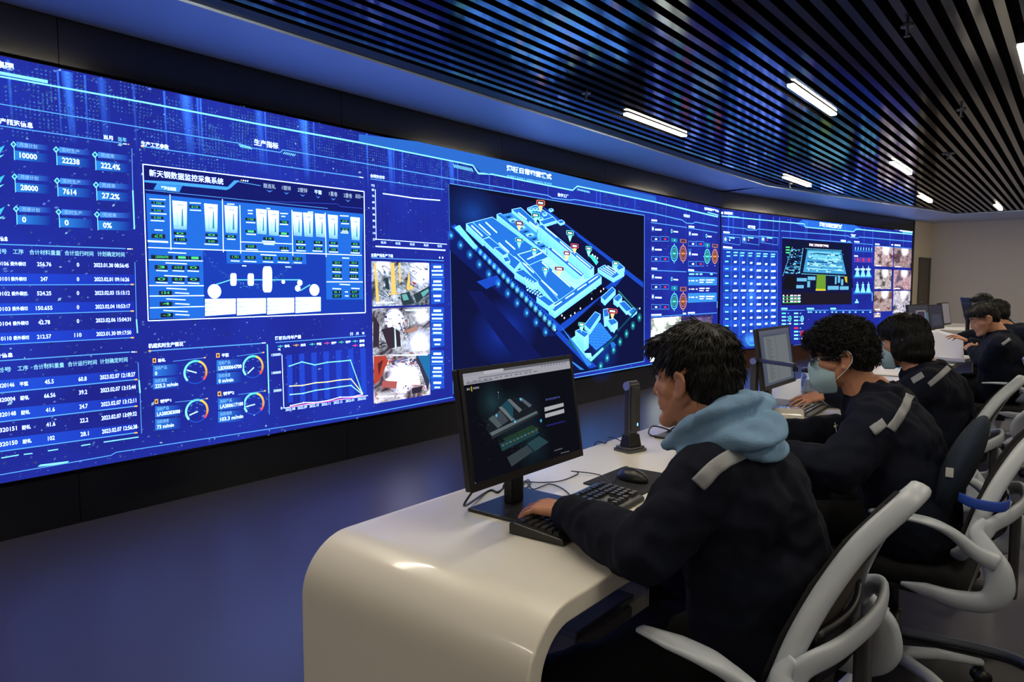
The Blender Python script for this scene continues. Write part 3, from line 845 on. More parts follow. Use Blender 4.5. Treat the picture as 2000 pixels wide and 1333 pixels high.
for x, y, w, h, t in ((105, 166, 185, 32, 'LB300064700'), (312, 172, 110, 30, '1'), (425, 176, 105, 30, '1'), (136, 252, 110, 34, '3'), (280, 256, 112, 32, '610.0'), (412, 258, 104, 30, '0'), (138, 354, 110, 34, '0'), (282, 356, 110, 32, '0.0'), (414, 358, 104, 30, '0'),
                      (172, 472, 112, 32, '154'), (178, 566, 108, 30, '4'), (186, 662, 108, 30, '-3'), (775, 168, 92, 30, '1.751'), (905, 174, 90, 28, '0.0'), (1053, 178, 86, 28, '0.0'), (1186, 182, 82, 28, '0.0'), (1308, 184, 82, 28, '1.811'),
                      (108, -6, 118, 30, '45.75'), (330, 22, 80, 26, '1335'), (570, 36, 96, 26, '0.00'), (908, 78, 92, 28, '0.020'), (1196, 96, 78, 26, '-1.1'), (1062, 14, 84, 24, '14'), (1335, 42, 76, 24, '0'), (1338, 92, 76, 24, '0'), (1486, 46, 72, 24, '0'), (1488, 100, 72, 24, '0.00'),
                      (1616, 52, 70, 24, '0'), (1618, 108, 70, 24, '1235'), (1804, 62, 70, 24, '0'), (1806, 116, 70, 24, '0.00'),
                      (1645, 218, 80, 26, '20.4'), (1790, 220, 76, 26, '20.4'), (1645, 276, 80, 26, '47.0'), (1790, 278, 76, 26, '11.2'), (1645, 332, 80, 26, '47.0'), (1790, 334, 76, 26, '11.2'), (1645, 470, 78, 24, '0.1'), (1796, 468, 74, 24, '0.77'), (1645, 504, 78, 24, '37.7'), (1796, 502, 74, 24, '0.0')):
    tagbox(c5, x, y, w, h, t)
for x, y, w in ((250, 145, 154), (228, 234, 182), (148, 298, 98), (288, 300, 98), (415, 302, 96), (218, 342, 196), (148, 400, 98), (290, 402, 98), (418, 404, 96), (236, 450, 172), (308, 488, 120), (234, 540, 164), (310, 580, 122), (210, 638, 208), (312, 672, 120), (1035, 164, 134), (782, 216, 74), (890, 220, 110), (1055, 224, 88), (1180, 228, 100), (1318, 232, 66), (878, 258, 36), (1246, 268, 48),
                (1055, 50, 105), (1060, 74, 92), (78, 52, 174), (302, 66, 100), (558, 74, 122), (910, 118, 102), (1210, 128, 62), (1338, 76, 80), (1490, 82, 70), (1338, 130, 80), (1476, 132, 84), (1618, 88, 76), (1616, 140, 78), (1806, 96, 70), (1800, 148, 78), (1728, 192, 60), (1645, 254, 78), (1790, 256, 74), (1645, 310, 72), (1795, 314, 66), (1648, 366, 80), (1795, 368, 70), (1706, 416, 88), (1645, 452, 74), (1806, 450, 70), (1752, 480, 24), (1752, 514, 30)):
    bar(c5, x, y, w)
for a, b in (((85, 208), (545, 218)), ((88, 426), (552, 428)), ((92, 516), (555, 512)), ((95, 616), (558, 604)), ((1595, 395), (1902, 396))): SA.line([c5(*a), c5(*b)], 1.8, WHT)
# star trail behind the mill drawing
rnd = random.Random(8)
for i in range(170):
    t = rnd.random(); x = 540 + 900 * t; y = 130 + 300 * math.sin(min(1, t * 1.05) * math.pi) ** .9 + rnd.gauss(0, 14)
    SA.disc(*c5(x, min(y, 470)), rnd.uniform(.4, 1.1), rgb(110, 190, 255, rnd.uniform(.3, 1.0)), n=5)
for pts in ([(655, 418), (780, 378)], [(830, 378), (1050, 378)], [(1130, 378), (1370, 378)], [(1370, 470), (1455, 420)]): SA.line([c5(*p) for p in pts], 2.2, rgb(110, 225, 250, 1.2))
for x, y, r, e in ((643, 476, 61, 1), (1492, 464, 50, 1.1), (1227, 395, 17, 1), (1368, 403, 26, 1.1), (1350, 450, 27, 1.1)): SA.disc(*c5(x, y), r / 4.348, WHT, m=2)
for x0, y0, x1, y1 in ((778, 322, 830, 428), (925, 324, 977, 428), (1052, 264, 1132, 484)):
    p = rrect(0, 1, 0, 1, .22, 3)
    SA.poly([c5(x0 + (x1 - x0) * a, y0 + (y1 - y0) * (.5 + (b - .5) * (1 if True else 1))) for a, b in p], WHT, 2)
for x0, x1, y0, y1 in ((563, 824, 538, 688), (834, 1080, 534, 682), (1090, 1320, 530, 674), (1330, 1545, 524, 662)):
    for k in range(4):
        ya, yb = y0 + (y1 - y0) * k / 4 + 2, y0 + (y1 - y0) * (k + 1) / 4 - 2; s = -(x1 - x0) * (.01 + .02 * k)
        SA.poly([c5(x0, ya), c5(x1, ya + s), c5(x1, yb + s - 1), c5(x0, yb)], WHT, 2)

# machine state dials
SA.text('机组实时生产情况', 289, 681, 357, 9.5, WHT, .02)
SA.line([(289, 686), (509, 671)], 2.0, LBL); SA.line([(289, 686), (294, 685.6)], 2.8, ORG); SA.line([(510, 670.5), (518, 670)], 1.6, WHT)
SA.line([(521, 673), (524, 768)], 2.4, CYA); SA.line([(524, 768), (525, 810)], 1.2, LBL)
DI = [(381, 727.5, 22, '酸轧', '0', '225.2 m/min', 297, 705, 166), (493, 717, 21, '平整', 'LB300064700', '0 m/min', 421, 695, 231), (383.5, 803, 21.5, '镀锌1', 'LA300383000', '73 m/min', 301, 785, 209), (495, 789, 20.5, '镀锌2', 'LA300617100', '103.3 m/min', 424, 770, 200)]
for cx, cy, r, nm, a, b, tx, ty, ang in DI:
    SA.arc(cx, cy, r, 4.2, rgb(150, 255, 250, 1.3), 222, 70, 22, m=2, col2=rgb(80, 220, 220, 1.2))
    SA.arc(cx, cy, r, 4.2, rgb(230, 220, 110, 1.2), 70, -20, 12, col2=rgb(255, 150, 60, 1.2))
    SA.arc(cx, cy, r, 4.2, rgb(255, 110, 60, 1.1), -20, -46, 5, col2=rgb(255, 60, 110, 1.2))
    SA.arc(cx, cy, r, 2.0, rgb(40, 90, 220), -46, -138, 10)
    t = R(ang); SA.line([(cx + 2, cy + 1), (cx + math.cos(t) * r * .8, cy - math.sin(t) * r * .8)], 2.4, rgb(190, 250, 250, 1.5))
    for q in (215, 180, 130, 90, 50, 0, -35):
        SA.line([(cx + math.cos(R(q)) * (r - 6) - 2, cy - math.sin(R(q)) * (r - 6)), (cx + math.cos(R(q)) * (r - 6) + 2, cy - math.sin(R(q)) * (r - 6))], 1.4, rgb(80, 150, 255))
    SA.rect(tx, ty - 4.5, tx + 7, ty + 3.5, ORG); SA.rect(tx + 1.6, ty - 2.8, tx + 5.4, ty + 2, rgb(90, 60, 60)); SA.text(nm, tx + 11, ty + 3, tx + 11 + 7.5 * len(nm) * .95, 7, WHT, .02)
    SA.line([(tx + 40, ty + 1), (tx + 103 - (tx > 400) * 10, ty - 6)], 1, LBL); SA.line([(tx + 100 - (tx > 400) * 10, ty - 6), (tx + 104 - (tx > 400) * 10, ty - 6.4)], 2.4, ORG)
    for k, (l1, l2) in enumerate((('当前产品', a), ('当前速度', b))):
        yy = ty + 9 + 25 * k
        SA.quad(tx + 1, yy, tx + 52, yy - 3, 22, 21, rgb(50, 130, 235, 1.05), 0, rgb(33, 48, 168))
        SA.text(l1, tx + 5, yy + 9, tx + 28, 7, rgb(150, 215, 255, 1.2)); SA.text(l2, tx + 5, yy + 19.5, tx + 5 + 4.1 * len(l2), 7.5, WHT, .015)
# production chart
SA.text('薄板日/月年产量', 536, 665, 587, 7.5, WHT, .02)
SA.line([(537, 669.5), (713, 656.5)], 1.5, LBL)
for t, x in (('日', 683), ('月', 694), ('年', 706)): SA.text(t, x, 655.5 - (x - 683) * .06, x + 5, 5.5, WHT)
for x, y, c in ((541, 677, TEA), (572, 675, ORG), (603, 673, TEA), (632, 671, PNK), (660, 669, GRN), (687, 667, TEA), (687, 675.5, PNK)):
    SA.line([(x, y), (x + 11, y - .7)], 1, c); SA.poly([(x + 3, y - .3), (x + 5.5, y - 3), (x + 8, y - .5), (x + 5.5, y + 2.4)], c); SA.poly([(x + 4.4, y - .3), (x + 5.5, y - 1.5), (x + 6.7, y - .5), (x + 5.5, y + .9)], NAV); SA.text(('酸轧', '连退', '平整', '镀锌', '镀锌', '重卷', '重卷')[(541, 572, 603, 632, 660, 687).index(x)], x + 14, y + 2, x + 24, 5, WHT, .02)
c6 = lambda x, y: (270 + x / 4.348, 640 + y / 4.348)
for i in range(7):
    x = 1255 + i * 104
    SA.poly([c6(x, 235 - i * 10), c6(x + 46, 231 - i * 10), c6(x + 56, 635 - i * 10), c6(x + 12, 640 - i * 10)], rgb(40, 76, 220)); SA.poly([c6(x + 68, 228 - i * 10), c6(x + 76, 227 - i * 10), c6(x + 86, 632 - i * 10), c6(x + 78, 634 - i * 10)], rgb(36, 52, 190))
SA.line([c6(1215, 228), c6(1232, 685)], 1.2, WHT); SA.line([c6(1228, 685), c6(1945, 578)], 1.2, WHT)
for t, x, y, x1 in (('150000', 1127, 245, 1205), ('100000', 1130, 398, 1208), ('50000', 1145, 550, 1212), ('0', 1205, 697, 1218), ('吨', 1183, 198, 1203)): SA.text(t, *c6(x, y), c6(x1, 0)[0], 5, WHT)
for i, t in enumerate(('2022.08', '2022.09', '2022.10', '2022.11', '2022.12', '2023.01', '2023.02')): SA.text(t, *c6(1246 + i * 102, 711 - i * 15), c6(1328 + i * 100, 0)[0], 4.8, WHT)
for pts, c, w in (([(1278, 328), (1385, 292), (1495, 318), (1600, 296), (1700, 288), (1797, 278), (1898, 560)], rgb(130, 240, 230, 1.5), 2), ([(1283, 498), (1390, 492), (1498, 470), (1602, 462), (1705, 446), (1802, 438), (1898, 556)], rgb(240, 240, 170, 1.5), 2),
                  ([(1285, 570), (1393, 560), (1500, 534), (1603, 520), (1705, 504), (1802, 492), (1896, 566)], rgb(150, 235, 240, 1.5), 2), ([(1288, 664), (1400, 638), (1505, 636), (1608, 620), (1708, 592), (1805, 590), (1898, 570)], WHT, 1.6), ([(1288, 674), (1400, 655), (1505, 640), (1608, 628), (1708, 610), (1805, 598), (1898, 574)], PNK, 1.6)):
    SA.line([c6(*p) for p in pts], w, c)
    for p in pts: SA.disc(*c6(*p), 1.6, c, n=8)

# delivery-rate chart and the three camera pictures
c7 = lambda x, y: (700 + x / 5.125, 300 + y / 5.125)
c8 = lambda x, y: (700 + x / 4.165, 480 + y / 4.165)
SA.text('合同交付率', *c7(112, 240), c7(256, 0)[0], 7, WHT, .02); SA.line([c7(112, 255), c7(850, 362)], 1.5, LBL)
SA.line([c7(162, 360), c7(172, 865)], 1.2, WHT); SA.line([c7(160, 858), c7(880, 910)], 1.2, WHT); SA.line([c7(165, 930), c7(865, 970)], 2.4, WHT)
SA.line([c7(238, 402), c7(395, 424), c7(535, 446), c7(680, 460), c7(812, 470)], 2, WHT)
SA.text('(%)', *c7(122, 330), c7(156, 0)[0], 4.5, WHT)
for i, t in enumerate(('80', '70', '60', '50', '40', '30', '20', '10', '0')): SA.text(t, *c7(128 + i * 1.5, 374 + i * 62), c7(152 + i * 1.5, 0)[0], 4.2, WHT)
for i, t in enumerate(('02.01', '02.02', '02.03', '02.04', '02.05')): SA.text(t, *c7(220 + i * 148 - i * i * 1.6, 902 + i * 9), c7(270 + i * 146 - i * i * 1.6, 0)[0], 4.5, WHT)
SA.text('主要产线生产下线', *c8(98, 92), c8(276, 0)[0], 7, WHT, .02); SA.line([c8(100, 100), c8(690, 124)], 1.5, LBL)
SA.disc(*c8(656, 98), 1.8, WHT, n=10); SA.disc(*c8(680, 99), 1.9, WHT, n=10)
SA.line([(875.5, 360), (884, 770)], 1.4, LBL)
P1 = shop_photo(1, (.85, .95, 1.15), rgb(60, 70, 88), [(.85, .22, .34, (1.5, 1.6, 2.4)), (.2, .10, .22, (1.3, 1.4, 2.2))], rgb(120, 160, 190))
P2 = shop_photo(2, (.9, .95, 1.1), rgb(70, 60, 74), [(.36, .24, .24, (3, 3.1, 5.0)), (.80, .78, .36, (1.2, 1.3, 1.7)), (.85, .22, .2, (1.3, 1.3, 1.6))], rgb(200, 190, 200))
P3 = shop_photo(3, (1.0, .98, 1.08), rgb(84, 66, 84), [(.5, .5, .40, (1.6, 1.6, 2.3))], rgb(190, 120, 110))
SA.picture(*c8(100, 126), *c8(573, 482), 90, 70, P1); SA.picture(*c8(106, 512), *c8(578, 862), 90, 70, P2); SA.picture(*c8(114, 896), *c8(580, 1212), 90, 70, P3)
def clutter(x0, y0, x1, y1, n, cols, seed, ang=None):
    """thin beams, rails and machine edges of a workshop picture"""
    rnd = random.Random(seed)
    for i in range(n):
        x, y = rnd.uniform(x0 + 2, x1 - 2), rnd.uniform(y0 + 2, y1 - 2); L_ = rnd.uniform(4, 26); a = ang + rnd.gauss(0, .25) if ang is not None and rnd.random() < .6 else rnd.choice((1.57, 1.45, -.5, .6, 0)) + rnd.gauss(0, .15)
        xe, ye = min(max(x + math.cos(a) * L_, x0 + 1), x1 - 1), min(max(y + math.sin(a) * L_, y0 + 1), y1 - 1)
        SA.line([(x, y), (xe, ye)], rnd.uniform(.5, 1.8), rnd.choice(cols))
    for i in range(n // 2):
        x, y = rnd.uniform(x0 + 2, x1 - 8), rnd.uniform(y0 + 2, y1 - 8); w, h = rnd.uniform(2, 6), rnd.uniform(1.5, 5)
        SA.poly([(x, y), (x + w, y + rnd.uniform(-1, 1)), (x + w + rnd.uniform(-1, 1), y + h), (x, y + h)], rnd.choice(cols))
G1, G2, G3, G4 = rgb(50, 60, 74), rgb(120, 134, 150), rgb(190, 200, 212), rgb(84, 76, 90)
clutter(*c8(104, 150), *c8(570, 478), 90, (G1, G2, G3, rgb(150, 130, 90), rgb(70, 110, 120)), 21, .6)
clutter(*c8(110, 530), *c8(420, 830), 90, (G1, G4, G2, G3, rgb(160, 110, 100)), 22, 1.5)
clutter(*c8(118, 910), *c8(560, 990), 50, (G1, G4, G2, rgb(200, 90, 70), rgb(60, 90, 160)), 23, -.6); clutter(*c8(118, 1080), *c8(560, 1190), 26, (G4, G2, rgb(190, 100, 100)), 24, .2)
YEL = rgb(250, 205, 110, 1.2)
for q in ([(255, 140), (285, 140), (300, 385), (335, 390), (235, 405), (262, 385)], [(320, 140), (335, 140), (340, 300), (325, 300)], [(405, 190), (415, 300), (400, 365), (385, 350)], [(120, 140), (135, 140), (165, 475), (140, 475)], [(415, 320), (450, 345), (400, 362)]): SA.poly([c8(*p) for p in q], YEL)
for q in ([(335, 395), (405, 375), (450, 470), (350, 478)], [(205, 260), (235, 265), (250, 360), (215, 350)], [(440, 400), (570, 330), (572, 380), (470, 470)]): SA.poly([c8(*p) for p in q], rgb(48, 66, 76))
for q in ([(345, 400), (385, 392), (405, 440), (360, 448)], [(500, 385), (560, 350), (568, 372), (520, 420)]): SA.poly([c8(*p) for p in q], rgb(110, 190, 190))
SA.poly([c8(430, 292), c8(468, 305), c8(445, 318)], rgb(190, 40, 60))
for q in ([(115, 560), (165, 640), (160, 820), (112, 830)], [(180, 680), (270, 660), (330, 700), (340, 820), (240, 840)]): SA.poly([c8(*p) for p in q], rgb(66, 54, 70, .8))
SA.poly([c8(285, 660), c8(293, 660), c8(305, 830), c8(290, 830)], rgb(190, 230, 240, 1.4))
SA.poly([c8(380, 690), c8(470, 650), c8(475, 690), c8(400, 715)], rgb(190, 140, 130))
SA.poly([c8(260, 1060), c8(470, 1000), c8(500, 1130), c8(320, 1140), c8(210, 1090)], (1.5, 1.5, 1.6), 2)
SA.poly([c8(118, 900), c8(215, 895), c8(235, 940), c8(165, 1100), c8(120, 1130)], rgb(190, 74, 60)); SA.poly([c8(150, 960), c8(195, 930), c8(160, 1060)], rgb(90, 40, 46))
SA.poly([c8(475, 895), c8(578, 880), c8(578, 1130), c8(545, 1060)], rgb(40, 120, 180)); SA.poly([c8(460, 900), c8(475, 895), c8(570, 1100), c8(560, 1190)], rgb(60, 60, 90))
SA.poly([c8(190, 1100), c8(310, 1105), c8(300, 1165), c8(180, 1150)], rgb(190, 100, 100)); SA.poly([c8(430, 1160), c8(520, 1140), c8(500, 1195), c8(430, 1205)], rgb(50, 46, 66))
for q in ((135, 466, 280), (375, 526, 550), (275, 892, 555), (140, 1228, 280)): SA.line([c8(q[0], q[1]), c8(q[2], q[1] - 4)], 2.4, WHT)
for y0, y1, h in ((140, 480, 335), (496, 832, 330), (846, 1175, 325)):
    SA.poly([c8(581, y0 + 2), c8(690, y0 + 8), c8(692, y1 - 14), c8(586, y1)], rgb(38, 92, 222))
    for k, (dy, w) in enumerate(((34, 62), (66, 92), (98, 88), (152, 62), (182, 80), (214, 70), (270, 62), (308, 46))):
        SA.line([c8(635 - w / 2, y0 + dy), c8(635 + w / 2, y0 + dy)], 4.2 if k in (0, 3, 6) else 3.4, tuple(v * (.95 if k in (0, 3, 6) else .55) for v in WHT))
    for dy in (120, 225): SA.line([c8(584, y0 + dy), c8(690, y0 + dy)], .8, LBL)

# ---------------------------------------------------------------- factory map
mA = lambda x, y: (860 + x / 4.762, 300 + y / 4.762)
mB = lambda x, y: (860 + x / 4.762, 500 + y / 4.762)
SA.poly([(875, 359), (1256.5, 421), (1256, 707), (884, 776)], rgb(18, 22, 66))
SA.poly([mA(90, 290), mA(1885, 580), mA(1885, 1180), mA(1500, 960), mA(930, 470)], rgb(17, 18, 40))
SA.glow(*mA(300, 560), 90, rgb(22, 70, 160, .8), ry=60); SA.glow(*mB(600, 700), 110, rgb(20, 60, 190, .8), ry=70); SA.glow(*mB(1500, 860), 70, rgb(20, 70, 190, .6))
MAPP = []
def mp_(q, c, f=mA, m=2): SA.poly([f(*p) for p in q], c, m)
ROOF = rgb(40, 120, 226, 1.1); FAC = (.50, 1.9, 6.5); EDGE = (1.0, 2.8, 10.0); ROAD = rgb(32, 84, 220, .9); GND = rgb(22, 40, 110)
# grounds and roads
mp_([(80, 650), (230, 640), (1160, 1480), (1280, 1700), (1000, 1700), (80, 900)], rgb(20, 34, 110), m=0)
mp_([(930, 480), (1880, 1200), (1880, 1250), (1000, 560)], ROAD, m=0)
mp_([(90, 680), (130, 660), (1150, 1640), (1100, 1660)], rgb(30, 90, 230, .9), m=0)
for q in ([(1110, 640), (1640, 200), (1700, 190), (1150, 690)], [(1090, 690), (1450, 1030), (1380, 1050), (1060, 720)], [(1590, 270), (1730, 130), (1880, 250), (1880, 280), (1720, 170), (1620, 290)], [(1400, 300), (1480, 370), (1470, 385), (1390, 310)], [(330, 240), (520, 180), (560, 240), (420, 310)], [(1310, 380), (1400, 440), (1390, 450), (1300, 395)], [(1215, 465), (1310, 530), (1300, 540), (1205, 480)]): mp_(q, ROAD, mB, 0)
for q in ([(250, 330), (380, 330), (930, 940), (700, 990), (420, 600)],): mp_(q, rgb(21, 28, 92), mB, 0)
for q in ([(1050, 580), (1110, 640), (1330, 480), (1220, 390)], [(1230, 430), (1290, 520), (1560, 320), (1430, 240)], [(1140, 690), (1230, 760), (1500, 480), (1440, 450)]): mp_(q, rgb(14, 16, 34), mB, 0)
# long road lights
rnd = random.Random(5)
for i in range(22):
    t = i / 21
    x, y = 150 + 900 * t, 700 + 920 * t
    SA.glow(*mA(x, y), 6.5 + 2.5 * t, rgb(120, 240, 255, 1.5))
for i in range(11):
    t = i / 10; SA.glow(*mA(90 + 880 * t, 760 + 900 * t), 11, rgb(40, 150, 255, 1.1)); SA.glow(*mA(95 + 880 * t, 765 + 900 * t), 4, rgb(120, 240, 220, 1.4))
for i in range(7): SA.glow(*mB(1845 - 60 * i, 575 + 75 * i), 10, rgb(30, 190, 200, 1.2)); SA.glow(*mB(1845 - 60 * i, 575 + 75 * i), 3.5, rgb(150, 255, 220, 1.5))
for i in range(48):   # rows of dark trees
    t = i / 47; SA.disc(*mA(170 + 860 * t + rnd.uniform(-4, 4), 665 + 900 * t), 2.2, rgb(10, 20, 34), n=6); SA.disc(*mA(330 + 740 * t, 930 + 760 * t), 2.4, rgb(8, 22, 40), n=6)
mp_([(120, 690), (170, 665), (340, 870), (300, 890)], rgb(120, 230, 255, 1.3))
def block(roof, drop, stripes=0, fac=FAC, f=mA, edge=True):
    """extruded building seen from above: roof outline; the two lower edges get a lit wall"""
    n = len(roof)
    for i in range(n):
        a, b = roof[i], roof[(i + 1) % n]
        ww = (b[0] - a[0])
        if ww < 0:       # lower edges when the outline runs clockwise
            sh = .8 if (b[1] - a[1]) < 0 else 1.0
            q = [a, b, (b[0], b[1] + drop), (a[0], a[1] + drop)]
            SA.add([SA.ab(*f(*p)) for p in q], [tuple(v * sh for v in fac)] * 2 + [tuple(v * .6 * sh for v in fac)] * 2, 2)
            ns = stripes or int(math.hypot(b[0] - a[0], b[1] - a[1]) / 17)
            for k in range(1, ns):
                t = k / ns; x, y = a[0] + (b[0] - a[0]) * t, a[1] + (b[1] - a[1]) * t
                SA.line([f(x, y + 3), f(x, y + drop)], .8, rgb(40, 130, 200))
    SA.poly([f(*p) for p in roof], ROOF, 2)
    if edge: SA.line([f(*p) for p in roof] + [f(*roof[0])], 1.0, tuple(v * .55 for v in EDGE))
def ridge(x0, y0, x1, y1, w=14, f=mA): SA.line([f(x0, y0), f(x1, y1)], w / 4.762, EDGE, 2)
# far plant and side yards
block([(800, 510), (880, 480), (1040, 590), (960, 650)], 20); mp_([(990, 640), (1130, 650), (1270, 760), (1150, 810)], rgb(24, 32, 80), m=0)
for x, y in ((820, 515), (855, 512), (885, 515), (1000, 520), (940, 560), (905, 600)): block([(x, y), (x + 28, y - 8), (x + 45, y + 4), (x + 15, y + 14)], 14)
block([(1080, 630), (1120, 618), (1150, 640), (1110, 655)], 18)
block([(915, 630), (1040, 590), (1075, 625), (950, 665)], 26)
block([(655, 522), (740, 505), (905, 655), (880, 680), (850, 690)], 44)
mp_([(655, 540), (890, 740), (890, 700), (655, 522)], rgb(130, 235, 255, 1.5)); ridge(715, 552, 795, 615); ridge(820, 635, 895, 695)
block([(515, 570), (550, 556), (980, 880), (930, 900)], 50)
mp_([(560, 570), (650, 550), (890, 740), (990, 850), (960, 900)], rgb(70, 160, 235, 1.2))
for i in range(9):
    x, y = 585 + i * 40, 585 + i * 34; mp_([(x, y), (x + 60, y - 14), (x + 82, y + 6), (x + 20, y + 22)], FAC if i % 2 else ROOF); mp_([(x + 20, y + 8), (x + 50, y), (x + 62, y + 10), (x + 30, y + 18)], rgb(14, 40, 90))
# left hall
block([(290, 640), (475, 592), (985, 960), (800, 1040), (700, 1000)], 60)
block([(230, 655), (290, 640), (445, 775), (385, 800)], 62)
for q in ((280, 670, 385, 770), (350, 658, 458, 758), (412, 640, 518, 738), (535, 832, 630, 918), (596, 812, 686, 892), (678, 962, 732, 1008)): ridge(*q)
block([(385, 800), (445, 780), (735, 1010), (680, 1080)], 46)
block([(490, 880), (545, 870), (620, 930), (575, 950)], 30); block([(575, 970), (620, 962), (640, 1000), (595, 1010)], 24)
mp_([(710, 940), (900, 880), (1000, 960), (810, 1040)], ROOF); SA.line([mA(*p) for p in ((710, 940), (900, 885), (1000, 960), (930, 1000), (815, 1040), (710, 940))], 1.3, EDGE); ridge(800, 985, 935, 922, 12)
# three long bright halls running down to the right
block([(895, 670), (940, 662), (1420, 1060), (1390, 1085)], 125)
block([(985, 885), (1020, 872), (1330, 1120), (1300, 1150)], 130)
for q in ((965, 690, 1075, 780), (1105, 820, 1220, 920), (1255, 950, 1390, 1062), (1180, 1020, 1310, 1125), (1030, 890, 1160, 1000)): ridge(*q, 12)
mp_([(930, 990), (1000, 960), (1240, 1170), (1440, 1160), (1440, 1260), (1250, 1290)], rgb(150, 246, 255, 1.7))
for i in range(26):
    x = 1000 + i * 16; SA.line([mA(x, 960 + i * 12), mA(x, 1060 + i * 10)], .7, rgb(80, 190, 230))
block([(815, 1040), (930, 990), (1260, 1275), (1100, 1370)], 40)
block([(730, 1010), (815, 1040), (1100, 1370), (1050, 1390)], 55)
for q in ((760, 1020, 860, 1110), (930, 1180, 1080, 1320), (935, 1010, 1000, 1070), (1030, 1090, 1200, 1240)): ridge(*q)
# lower part (coordinates of the lower crop)
block([(1000, 480), (1450, 165), (1490, 200), (1055, 520)], 62, f=mB)
for q in ((1035, 480, 1120, 425), (1155, 398, 1235, 345), (1265, 318, 1350, 262), (1370, 250, 1455, 190)): SA.line([mB(q[0], q[1]), mB(q[2], q[3])], 2.6, EDGE, 2)
block([(885, 385), (960, 370), (1050, 440), (1000, 470)], 50, f=mB)
block([(680, 150), (760, 125), (900, 240), (850, 260)], 60, f=mB)
for j in range(5):
    for i in range(6): mp_([(770 + i * 24 + j * 6, 200 + j * 28 + i * 12), (786 + i * 24 + j * 6, 196 + j * 28 + i * 12), (786 + i * 24 + j * 6, 212 + j * 28 + i * 12), (772 + i * 24 + j * 6, 216 + j * 28 + i * 12)], FAC, mB)
block([(1455, 120), (1520, 85), (1600, 150), (1700, 130), (1700, 150), (1600, 210)], 40, f=mB); block([(1590, 70), (1640, 55), (1705, 110), (1650, 135)], 40, f=mB)
for i in range(4): SA.line([mB(1480 + i * 22, 110 - i * 8 + 6), mB(1590 + i * 16, 185 - i * 12)], 1.6, EDGE, 2)
block([(1485, 385), (1590, 290), (1620, 320), (1520, 420)], 44, f=mB); block([(1600, 400), (1650, 355), (1680, 385), (1640, 430)], 50, f=mB)
block([(1650, 440), (1700, 420), (1780, 500), (1720, 520)], 30, f=mB); block([(1740, 520), (1790, 480), (1820, 510), (1770, 550)], 26, f=mB)
for i in range(16): SA.disc(*mB(1650 + i * 11, 330 + i * 12), 2.2, rgb(60, 170, 160, .9), n=6)
mp_([(1360, 640), (1480, 620), (1590, 760), (1440, 880), (1360, 800)], rgb(50, 140, 245, 1.15), mB)
for i in range(7): SA.line([mB(1370 + i * 30, 660 + i * 14), mB(1340 + i * 30, 820 + i * 6)], .5, rgb(30, 80, 190)); SA.line([mB(1365, 670 + i * 28), mB(1560, 700 + i * 24)], .5, rgb(30, 80, 190))
block([(1245, 700), (1290, 680), (1370, 725), (1330, 760)], 130, f=mB)
block([(1330, 640), (1430, 520), (1480, 545), (1380, 690)], 44, f=mB)
block([(1505, 500), (1550, 490), (1560, 560), (1515, 570)], 90, f=mB); block([(1545, 600), (1600, 580), (1640, 620), (1580, 650)], 60, f=mB); mp_([(1585, 690), (1620, 640), (1640, 650), (1605, 720)], FAC, mB)
mp_([(1570, 810), (1600, 800), (1625, 830), (1590, 870)], ROOF, mB)
mp_([(1240, 850), (1350, 950), (1400, 950), (1390, 905), (1330, 905)], FAC, mB)
for i in range(34):
    t = i / 33; SA.disc(*mB(1180 + 190 * t, 800 + 190 * t), 2.6, rgb(24, 110, 120), n=6); SA.disc(*mB(1380 + 250 * t, 1000 - 260 * t), 2.8, rgb(20, 90, 110), n=6)
    SA.disc(*mB(1640 + 190 * t, 700 - 210 * t), 2.4, rgb(20, 80, 110), n=6)
mp_([(1190, 780), (1250, 740), (1250, 800), (1380, 960), (1500, 850), (1510, 870), (1390, 985)], rgb(130, 235, 250, 1.3), mB)
for q in ([(1100, 640), (1400, 1010), (1360, 1030)], [(1130, 920), (1330, 1060), (1290, 1060)]): mp_(q, rgb(60, 150, 255, .9), mB, 0)
for x, y in ((1120, 555), (1143, 578), (1203, 556), (1240, 532), (1292, 490), (1398, 400), (1482, 330), (1508, 308), (1057, 690), (1845, 490)): SA.disc(*mB(x, y), 2.0, (2, 2.2, 2.3), n=8)
# lit silos
mp_([(1370, 950), (1410, 940), (1460, 1010), (1440, 1040)], rgb(70, 220, 210, 1.3))
for x, y in ((1405, 945), (1430, 960), (1450, 975)): SA.disc(*mA(x, y), 2.2, (2, 2.2, 2.2), n=8)
